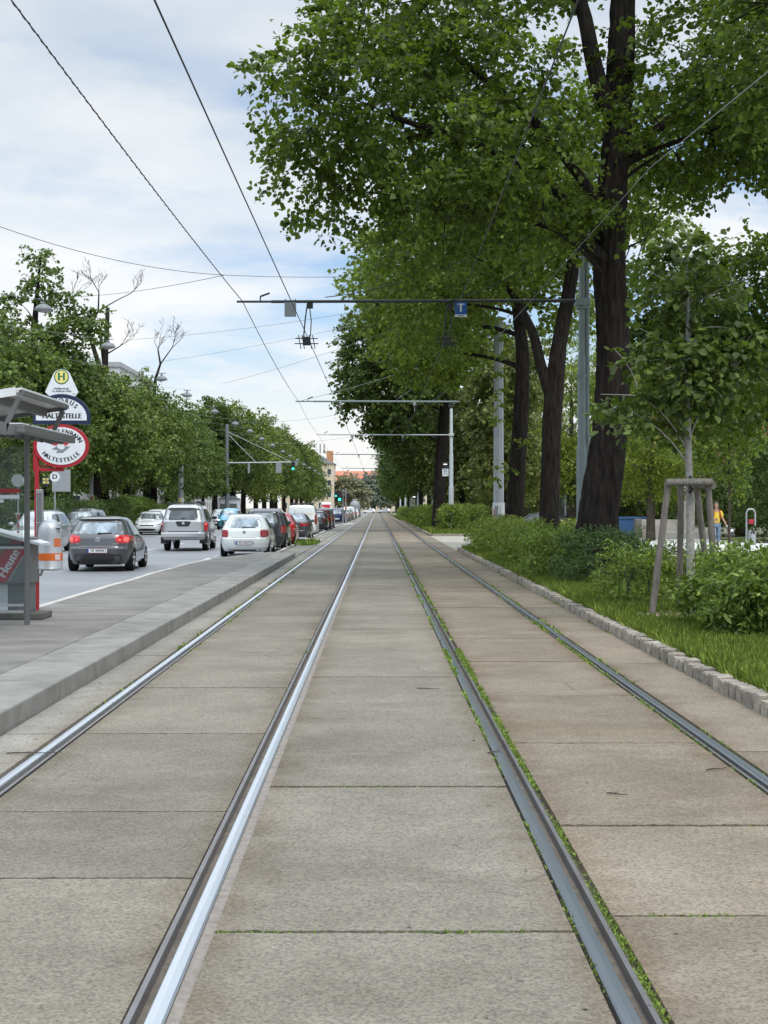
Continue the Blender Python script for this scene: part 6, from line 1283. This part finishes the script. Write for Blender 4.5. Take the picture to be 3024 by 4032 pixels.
# ---------------------------------------------------------------- stakes round the young tree
t = thing('tree_stakes', (4.32, 19.5, .09), 'weathered timber stakes with cross bars holding the young tree', 'tree stakes')
TP = {'a': (-.70, -.25), 'b': (.27, -.25), 'c': (.12, .55), 'd': (-.42, .55)}
q = Vector((4.32, 19.5, .09))
legs = [((3.74, 19.35), (3.97, 19.32)), ((4.70, 19.5), (4.52, 19.4)), ((4.84, 20.5), (4.54, 20.2)), ((4.40, 20.65), (4.335, 20.25))]
for (bx_, by_), (tx_, ty_) in legs:
    m_ = MB(); k = 8; m_.tube([Vector((bx_+(tx_-bx_)*i/k, by_+(ty_-by_)*i/k, -.05+(1.90+.05)*i/k))-Vector((q.x, q.y, 0))+Vector((random.uniform(-.004, .004), 0, 0)) for i in range(k+1)], [.046-.002*math.sin(i*2.1) for i in range(k+1)], 12); m_.build('leg', M['stake'], t, smooth=True, angle=50)
m_ = MB(); m_.tube([(3.925-q.x, 19.26-q.y, 1.855), (4.565-q.x, 19.33-q.y, 1.86)], .052, 12); m_.build('cross_bar', M['stake'], t, smooth=True, angle=50)
m_ = MB(); m_.tube([(4.29-q.x, 20.28-q.y, 1.88), (4.62-q.x, 20.24-q.y, 1.89)], .048, 12); m_.build('cross_bar', M['stake'], t, smooth=True, angle=50)
m_ = MB(); m_.tube([(4.585-q.x, 19.36-q.y, 1.815), (4.60-q.x, 20.30-q.y, 1.83)], .05, 12); m_.build('cross_bar', M['stake'], t, smooth=True, angle=50)
m_ = MB()
for k in range(3): m_.lathe([(.062, -.012), (.070, 0), (.062, .012)], (-.035, -.10, 1.80+k*.045), 'X', 14)
m_.tube([(-.02, -.17, 1.78), (-.04, -.12, 1.72), (-.03, -.02, 1.74)], .02, 6); m_.build('strap', M['black'], t)

# ---------------------------------------------------------------- things on the right: wall, planter, buildings
def wallthing(name, lab, cat, x0, x1, y0, y1, z0, z1, m, b=.03):
    t = MB().bbox(x0, x1, y0, y1, z0, z1, b).build(name, m); return tag(t, lab, cat)
M['wallconc'] = mat('board_marked_concrete', (0.34, 0.32, 0.29), .85, var=(1.2, (0.50, 0.475, 0.43)), bump=(12, .2), stretch=(.4, 1, 2.5))
M['wallbrown'] = mat('dark_concrete_end', (0.14, 0.125, 0.115), .9, var=(2, (0.2, 0.18, 0.165)))
M['planter'] = mat('blue_planter', (0.035, 0.10, 0.23), .5, var=(1.5, (0.05, 0.13, 0.28)), stretch=(8, 1, 1))
Zw = 78
wallthing('concrete_wall', 'pale concrete retaining wall beyond the bright pavement, behind the stakes', 'wall', sx_(2525, Zw), sx_(2735, Zw), Zw, Zw+.35, -.1, sz_h(2046, Zw), M['wallconc'])
wallthing('concrete_wall', 'dark brown end of the retaining wall next to the blue planter', 'wall', sx_(2502, Zw), sx_(2524, Zw), Zw-.3, Zw+.4, -.1, sz_h(2043, Zw), M['wallbrown'])
wallthing('low_wall', 'low pale concrete step wall in front of the retaining wall', 'wall', sx_(2612, 74), sx_(2800, 74), 74, 74.5, -.1, sz_h(2094, 74), M['wallconc'])
wallthing('concrete_pillar', 'tall pale concrete pillar behind the young tree trunk', 'pillar', sx_(2688, Zw), sx_(2730, Zw), Zw-.5, Zw-.1, -.1, sz_h(1900, Zw), M['wallconc'])
t = thing('blue_planter', (sx_(2470, 80), 80, -.1), 'long blue ribbed container right of the thickest trunk', 'container')
m_ = MB(); m_.bbox(-.95, .95, -.4, .4, .1, 1.15, .02); m_.build('box', M['planter'], t)
m_ = MB(); [m_.box(-.9+i*.2, -.86+i*.2, -.43, -.4, .15, 1.05) for i in range(10)]; m_.box(-1, 1, -.45, .45, 1.1, 1.2); m_.build('rib', M['planter'], t)
M['darkglass'] = mat('shop_glass', (0.05, 0.075, 0.07), .1, .2, var=(1.5, (0.10, 0.14, 0.13)))
M['pinkwall'] = mat('pink_render', (0.46, 0.20, 0.185), .85, var=(.6, (0.52, 0.24, 0.225)))
M['orangebrick'] = mat('orange_brick', (0.45, 0.20, 0.10), .85, var=(1, (0.52, 0.26, 0.14)))
M['bandgrey'] = mat('roof_band_grey', (0.32, 0.32, 0.33), .8, var=(1, (0.4, 0.4, 0.41)))
M['winglass'] = mat('window_glass', (0.06, 0.07, 0.085), .12, .2)
M['cream'] = mat('cream_render', (0.55, 0.46, 0.32), .9, var=(.3, (0.62, 0.53, 0.38)))
M['whitewall'] = mat('white_render', (0.48, 0.48, 0.48), .9, var=(.25, (0.56, 0.56, 0.56)))
M['slate'] = mat('slate_roof', (0.105, 0.10, 0.10), .8, var=(1.2, (0.15, 0.145, 0.14)))
M['rooftile'] = mat('orange_roof_tile', (0.42, 0.145, 0.085), .85, var=(.5, (0.50, 0.19, 0.12)))
def building(name, lab, x0, x1, y0, y1, h, wall, cols, rows, z0=0, ww=1.2, wh=1.5, sill=1.0, side=None, roof=None, pitch=3.5, over=.4, st=3.1):
    t = thing(name, ((x0+x1)/2, y0, -.1), lab, 'building'); X0, X1, D = x0-(x0+x1)/2, x1-(x0+x1)/2, y1-y0
    MB().box(X0, X1, 0, D, 0, h).build('wall', M[wall], t)
    n = 0
    for r in range(rows):
        for c in range(cols):
            xc = X0+(X1-X0)*(c+.5)/cols; zc = sill+r*st
            if zc+wh > h-.3: continue
            m_ = MB(); m_.box(xc-ww/2-.08, xc+ww/2+.08, -.05, .02, zc-.1, zc+wh+.08); f = m_.build('window', M['white'], t)
            MB().box(xc-ww/2, xc+ww/2, -.054, -.02, zc, zc+wh).build('pane', M['winglass'], f); n += 1
    if side:
        sx = X1 if side > 0 else X0
        for r in range(rows):
            for c in range(max(1, int(D/3.5))):
                yc = (c+.5)*D/max(1, int(D/3.5)); zc = sill+r*st
                if zc+wh > h-.3: continue
                m_ = MB(); m_.box(min(sx-.02, sx+side*.05), max(sx-.02, sx+side*.05), yc-ww/2-.08, yc+ww/2+.08, zc-.1, zc+wh+.08); f = m_.build('window', M['white'], t)
                MB().box(min(sx+side*.02, sx+side*.054), max(sx+side*.02, sx+side*.054), yc-ww/2, yc+ww/2, zc, zc+wh).build('pane', M['winglass'], f)
    if roof == 'hip' or roof == 'gable':
        k = min(D, X1-X0)*.45 if roof == 'hip' else 0; o = over
        V = [(X0-o, -o, h), (X1+o, -o, h), (X1+o, D+o, h), (X0-o, D+o, h)]
        if X1-X0 >= D: V += [(X0+k, D/2, h+pitch), (X1-k, D/2, h+pitch)]; Fc = [(0,1,5,4), (1,2,5), (2,3,4,5), (3,0,4), (3,2,1,0)]
        else: V += [((X0+X1)/2, k, h+pitch), ((X0+X1)/2, D-k, h+pitch)]; Fc = [(0,1,4), (1,2,5,4), (2,3,5), (3,0,4,5), (3,2,1,0)]
        rf = MB().add(V, Fc).build('roof', M['slate' if wall == 'cream' else 'rooftile'], t)
        return t, rf
    MB().box(X0-.15, X1+.15, -.15, D+.15, h, h+.5).build('roof', M['bandgrey'], t); return t, None
building('pink_building', 'low pink building seen between the forked tree and the thickest trunk', sx_(2178, 122), sx_(2310, 122)+6, 122, 134, 3.6, 'pinkwall', 3, 1, sill=1.3, ww=.9, wh=1.0)
bt, _ = building('brick_block', 'orange brick block with a grey roof band rising behind the trees on the right', sx_(2450, 150), sx_(2450, 150)+34, 150, 164, sz_h(1400, 150), 'orangebrick', 9, 4, sill=2.2)
building('glass_shop', 'dark glazed ground-floor shop beyond the bright pavement', 11.6, 16.2, 88, 96, 3.0, 'darkglass', 3, 1, ww=1.3, wh=2.2, sill=.4)
b1, rf = building('corner_house', 'cream corner house with a dark hipped roof at the far end of the left row', sx_(1314, 430)-16, sx_(1314, 430), 430, 450, sz_h(1824, 430), 'cream', 6, 4, side=1, roof='hip', pitch=5.0, ww=1.1, wh=1.7, sill=1.6, st=3.4)
m_ = MB(); m_.box(5.6, 7.6, 7, 9, sz_h(1824, 430), sz_h(1772, 430)+.1); m_.build('chimney', M['orangebrick'], rf)
m_ = MB(); [m_.tube([(x, 8, sz_h(1780, 430)), (x, 8, sz_h(1742, 430))], .22, 8) for x in (3.6, 4.8)]; m_.build('flue', M['galv'], rf)
building('tenement', 'long house with an orange tiled roof closing the view at the end of the street', -34, 26, 620, 636, 13.4, 'cream', 16, 4, roof='gable', pitch=4.6, st=3.2)
for o in list(bpy.data.objects):
    if o.name.startswith('roof') and o.parent and o.parent.name == 'tenement': o.data.materials[0] = M['rooftile']
building('apartment_block', 'white apartment block with stepped flat roof above the left row of trees', -43, -27.2, 150, 172, 16.6, 'whitewall', 5, 5, side=1, sill=1.5)
wing, _ = building('apartment_wing', 'lower wing of the white apartment block, to its right', -27, -25.2, 151, 170, 14.2, 'whitewall', 1, 4, side=1, sill=1.5, ww=.8)
building('low_house', 'long pale low house glimpsed under the trees on the left', -62, -36, 92, 104, 4.2, 'whitewall', 9, 1, sill=1.2)
building('far_block', 'long pale building glimpsed between the trunks of the left row', -60, -35, 130, 142, 5.0, 'whitewall', 9, 1, sill=1.4)
building('far_house', 'long grey-white house far behind the left row, near the signal mast', -60, -33, 190, 330, 9.0, 'whitewall', 6, 2, side=1, sill=1.4)
t = thing('kiosk', (sx_(900, 152), 152, -.05), 'white kiosk with panelled doors beside the foot of the signal mast', 'kiosk')
m_ = MB(); m_.bbox(-1.1, 1.1, 0, 2, 0, 2.6, .04); m_.build('wall', M['white'], t); m_ = MB(); m_.prism([(-1.25, 2.6), (1.25, 2.6), (.3, 2.95), (-.3, 2.95)], lambda a, b, d: Vector((a, -.12+d, b)), 2.24); m_.build('roof', M['galv'], t)
m_ = MB(); [m_.box(x-.4, x+.4, -.02, 0, .2, 2.1) for x in (-.5, .5)]; m_.build('door', M['boxgrey'], t)
for sx, Z, h, lab in ((368, 92, 5.5, 'pale concrete mast with a white band in front of the left trees'), (712, 118, 6.5, 'pale concrete mast with a yellow sticker above the silver pickup')):
    t = thing('concrete_mast', (sx_(sx, Z), Z, -.05), lab, 'mast'); m_ = MB(); m_.lathe([(.26, 0), (.2, h), (.02, h+.02)], (0, 0, 0), 'Z', 8); m_.build('shaft', M['pole_conc'], t)
    m_ = MB(); m_.lathe([(.27, 1.4), (.27, 2.5)], (0, 0, 0), 'Z', 8); m_.f = m_.f[:-2]; m_.m = m_.m[:-2]; m_.build('poster_wrap', M['boxwhite'], t)
    m_ = MB(); m_.box(-.1, .12, -.29, -.26, 2.0, 2.4); m_.build('sticker', M['hyellow' if sx == 712 else 'paper_red'], t)
t = thing('litter_bin', (sx_(2960, 58), 58, -.03), 'slim grey post bin with an orange sticker, right of the walking man', 'litter bin')
m_ = MB(); m_.tube([(-.2, 0, 0), (-.2, 0, 1.45), (-.12, 0, 1.58), (.08, 0, 1.58), (.16, 0, 1.45), (.16, 0, .9)], .035, 8); m_.build('frame', M['galv'], t, smooth=True, angle=50)
m_ = MB(); m_.lathe([(.15, .0), (.17, .02), (.17, .55), (.15, .6), (.02, .6)], (.02, 0, .1), 'Z', 18); m_.build('drum', M['galv'], t, smooth=True, angle=40)
m_ = MB(); m_.bbox(-.10, .10, -.03, .03, .98, 1.16, .01); m_.build('sticker_plate', M['paper_red'], t)
m_ = MB(); m_.lathe([(.03, 0), (.09, -.01), (.02, -.02)], (.03, -.15, .62), 'Y', 12); m_.build('opening', M['ink'], t)
t = thing('skip', (sx_(2262, 70), 70, -.05), 'orange builders skip half hidden behind the foot of the thickest trunk', 'skip')
m_ = MB(); m_.prism([(-.9, .95), (.9, .95), (.65, .1), (-.65, .1)], lambda a, b, d: Vector((a, d-.6, b)), 1.2); m_.build('tub', M['orange'], t); m_ = MB(); m_.box(-.95, .95, -.65, .65, .95, 1.0); m_.build('rim_plate', M['p_bumper'], t)
front('dark car parked beyond the shrubs left of the orange skip', 9.4, 84, HATCH, 'p_dark', 'parked_car').rotation_euler.z = R(70)
# a dark wood beyond everything on the right
n = 26000; P = np.column_stack([rng.uniform(6, 90, n), rng.uniform(118, 148, n), rng.random(n)**.8*8.0]); P[:, 2] *= .75+.25*np.sin(P[:, 0]*.35); P[:, 1] = np.where(P[:, 0] < 22, 138+P[:, 1]*.07, P[:, 1])
d = rng.normal(0, 1, P.shape); nr = rng.normal(0, .6, P.shape)+np.array([0, -.5, .8]); o = link('far_wood', leaf_mesh('far_wood', P, d, nr, .75*rng.uniform(.5, 1.2, n), M['leaf_dark'], DIAM)); tag(o, 'dark wood closing the view behind the park on the right', 'wood', kind='stuff')
n = 30000; P = np.column_stack([rng.uniform(-75, -33, n), rng.uniform(60, 340, n), rng.random(n)**.8*8]); d = rng.normal(0, 1, P.shape); nr = rng.normal(0, .6, P.shape)+np.array([.4, -.4, .8])
o = link('far_thicket', leaf_mesh('far_thicket', P, d, nr, .6*rng.uniform(.5, 1.2, n), M['leaf_dark'], DIAM)); tag(o, 'dark thicket far behind the left row of trees', 'thicket', kind='stuff')

# ---------------------------------------------------------------- the walking man
def skin(name, nodes, edges, m, parent, sub=2, root=0):
    """one continuous surface grown round a skeleton: nodes = (x, y, z, rx[, ry])"""
    me = bpy.data.meshes.new(name); me.from_pydata([nd[:3] for nd in nodes], edges, []); o = bpy.data.objects.new(name, me); C.objects.link(o)
    mod = o.modifiers.new('skin', 'SKIN'); mod.use_smooth_shade = True; sv = me.skin_vertices[0].data
    for i, nd in enumerate(nodes): sv[i].radius = (nd[3], nd[4] if len(nd) > 4 else nd[3]); sv[i].use_root = (i == root)
    s_ = o.modifiers.new('sub', 'SUBSURF'); s_.levels = sub; s_.render_levels = sub
    bpy.context.view_layer.update(); dg = bpy.context.evaluated_depsgraph_get(); nm = bpy.data.meshes.new_from_object(o.evaluated_get(dg)); nm.name = name
    bpy.data.objects.remove(o); nm.materials.clear(); nm.materials.append(m); nm.polygons.foreach_set('use_smooth', [True]*len(nm.polygons)); return link(name, nm, parent)
M['skin'] = mat('skin', (0.42, 0.23, 0.16), .55, var=(20, (0.38, 0.20, 0.135)))
M['hair'] = mat('grey_brown_hair', (0.12, 0.095, 0.08), .8, var=(40, (0.2, 0.17, 0.15)))
M['yellow'] = mat('yellow_shirt_cloth', (0.66, 0.42, 0.035), .8, var=(6, (0.72, 0.49, 0.06)), bump=(14, .4))
M['jeans'] = mat('blue_jeans_cloth', (0.095, 0.15, 0.23), .85, var=(7, (0.20, 0.27, 0.35)), bump=(20, .3))
M['strapred'] = mat('dark_red_strap', (0.20, 0.025, 0.015), .7)
MZ = 61.5; mp_ = at(2822, 2160, MZ)
man = thing('person', (mp_.x, MZ, -.03), 'man in a yellow shirt and jeans walking on the bright pavement holding a can', 'person', None, R(180)); man.scale = (1.02,)*3
# facing -Y after the half turn: local +Y is forward, local +X is his right-hand side of the picture mirrored
body = [(0,0,.98,.12,.10), (0,.0,1.15,.125,.09), (0,.01,1.32,.14,.10), (0,.0,1.44,.10,.08), (0,.01,1.52,.058), (0,.03,1.60,.068,.075), (0,.04,1.68,.085,.10), (0,.03,1.76,.06,.075),
        (.18,.0,1.43,.06), (.27,.03,1.18,.045), (.17,.22,1.08,.036), (.10,.28,1.09,.03,.02),           # right arm bent, holding the can
        (-.18,.0,1.43,.06), (-.27,-.02,1.16,.044), (-.36,.10,.95,.034), (-.385,.13,.87,.03,.018),      # left arm hanging out
        (.10,0,.90,.085), (.11,.12,.50,.055), (.11,.04,.09,.04), (.11,.17,.035,.04,.03),
        (-.10,0,.90,.085), (-.10,.02,.50,.055), (-.10,-.16,.13,.04), (-.10,-.05,.04,.04,.03)]
ed = [(0,1),(1,2),(2,3),(3,4),(4,5),(5,6),(6,7),(3,8),(8,9),(9,10),(10,11),(3,12),(12,13),(13,14),(14,15),(0,16),(16,17),(17,18),(18,19),(0,20),(20,21),(21,22),(22,23)]
# five separate fingers on each hand
for hb, dr_, sgx in ((11, Vector((-.75, .35, .0)), 1), (15, Vector((-.25, .3, -.9)), -1)):
    h0 = Vector(body[hb][:3]); dr_.normalize(); wv = Vector((0, .3, 1)).normalized() if sgx > 0 else Vector((.5, .85, 0.1)).normalized()
    for k, (off, ln) in enumerate(((-.026, .070), (-.009, .080), (.009, .076), (.026, .058))):
        b_ = len(body); p = h0+dr_*.03+wv*off; q = p+dr_*ln*.5; e_ = q+(dr_*.5+Vector((0, -.5, -.2 if sgx > 0 else .1))).normalized()*ln*.5
        body += [(*p, .0095), (*q, .0085), (*e_, .007)]; ed += [(hb, b_), (b_, b_+1), (b_+1, b_+2)]
    b_ = len(body); p = h0-wv*.028*-1+dr_*.0; q = p+(dr_*.4+wv*.9).normalized()*.04; body += [(*p, .011), (*q, .009)]; ed += [(hb, b_), (b_, b_+1)]
body_o = skin('body', body, ed, M['skin'], man)
hd = [(0,.02,1.79,.055,.06), (0,-.02,1.76,.075,.075), (0,-.055,1.69,.06,.06)]
skin('hair', [(0,.035,1.785,.062,.055), (0,-.015,1.765,.082,.07), (0,-.05,1.69,.075,.05)], [(0,1),(1,2)], M['hair'], man, root=1)
m_ = MB()
for sx in (-.034, .034): m_.lathe([(.004, .138), (.013, .132), (.016, .12)], (sx, 0, 1.69), 'Y', 10)
m_.build('eyes', M['ink'], man)
skin('nose', [(0,.135,1.69,.012), (0,.155,1.655,.016)], [(0,1)], M['skin'], man, 1)
m_ = MB(); m_.tube([(-.03,.125,1.615), (0,.137,1.612), (.03,.125,1.615)], .007, 6); m_.build('mouth', mat('lips', (0.30, 0.11, 0.09), .6), man)
for sx in (-1, 1): skin('ear', [(sx*.092,.02,1.70,.012,.02), (sx*.095,.015,1.66,.010,.015)], [(0,1)], M['skin'], man, 1)
skin('shirt', [(0,.0,.92,.175,.125), (0,.0,1.08,.165,.12), (0,.01,1.28,.175,.125), (0,.0,1.43,.135,.10), (0,.0,1.485,.075,.07), (.19,.0,1.42,.085), (.262,.02,1.22,.08), (-.19,.0,1.42,.085), (-.262,-.01,1.20,.08)], [(0,1),(1,2),(2,3),(3,4),(3,5),(5,6),(3,7),(7,8)], M['yellow'], man, root=2)
skin('jeans', [(0,0,.94,.15,.115), (.10,0,.86,.105), (.115,.12,.50,.078), (.112,.05,.12,.062), (-.10,0,.86,.105), (-.105,.02,.50,.078), (-.102,-.14,.15,.062)], [(0,1),(1,2),(2,3),(0,4),(4,5),(5,6)], M['jeans'], man)
for sx in (1, -1):
    m_ = MB(); m_.tube([(sx*.12,-.12,1.40), (sx*.125,-.02,1.535), (sx*.13,.10,1.48), (sx*.135,.145,1.34), (sx*.15,.12,1.18), (sx*.17,.02,1.10)], [.024]*6, 8); m_.build('bag_strap', M['strapred'], man, smooth=True)
for x_, y_ in ((.11, .10), (-.10, -.11)):
    skin('shoe', [(x_, y_-.06, .05, .045, .045), (x_, y_+.10, .035, .048, .032)], [(0,1)], mat('dark_shoe', (0.03, 0.035, 0.045), .6), man, 1)
can = MB(); can.lathe([(.028, 0), (.033, .008), (.033, .115), (.026, .125), (.01, .125)], (0, 0, 0), 'Z', 16); o = can.build('drink_can', M['boxgrey'], smooth=True, angle=40)
o.location = (mp_.x-.05*1.02, MZ-.345, 1.03); tag(o, 'small dark drink can held in front of the yellow shirt', 'can')
m_ = MB(); m_.tube([(0, 0, .0), (.10, 0, -.12), (.16, .0, -.18)], .022, 8); m_.bbox(.12, .30, -.05, .05, -.30, -.17, .03); o = m_.build('paper_bag', M['boxwhite']); o.location = (mp_.x+.40, MZ-.15, .86); tag(o, 'crumpled pale bag swinging from the hand of the walking man', 'bag')
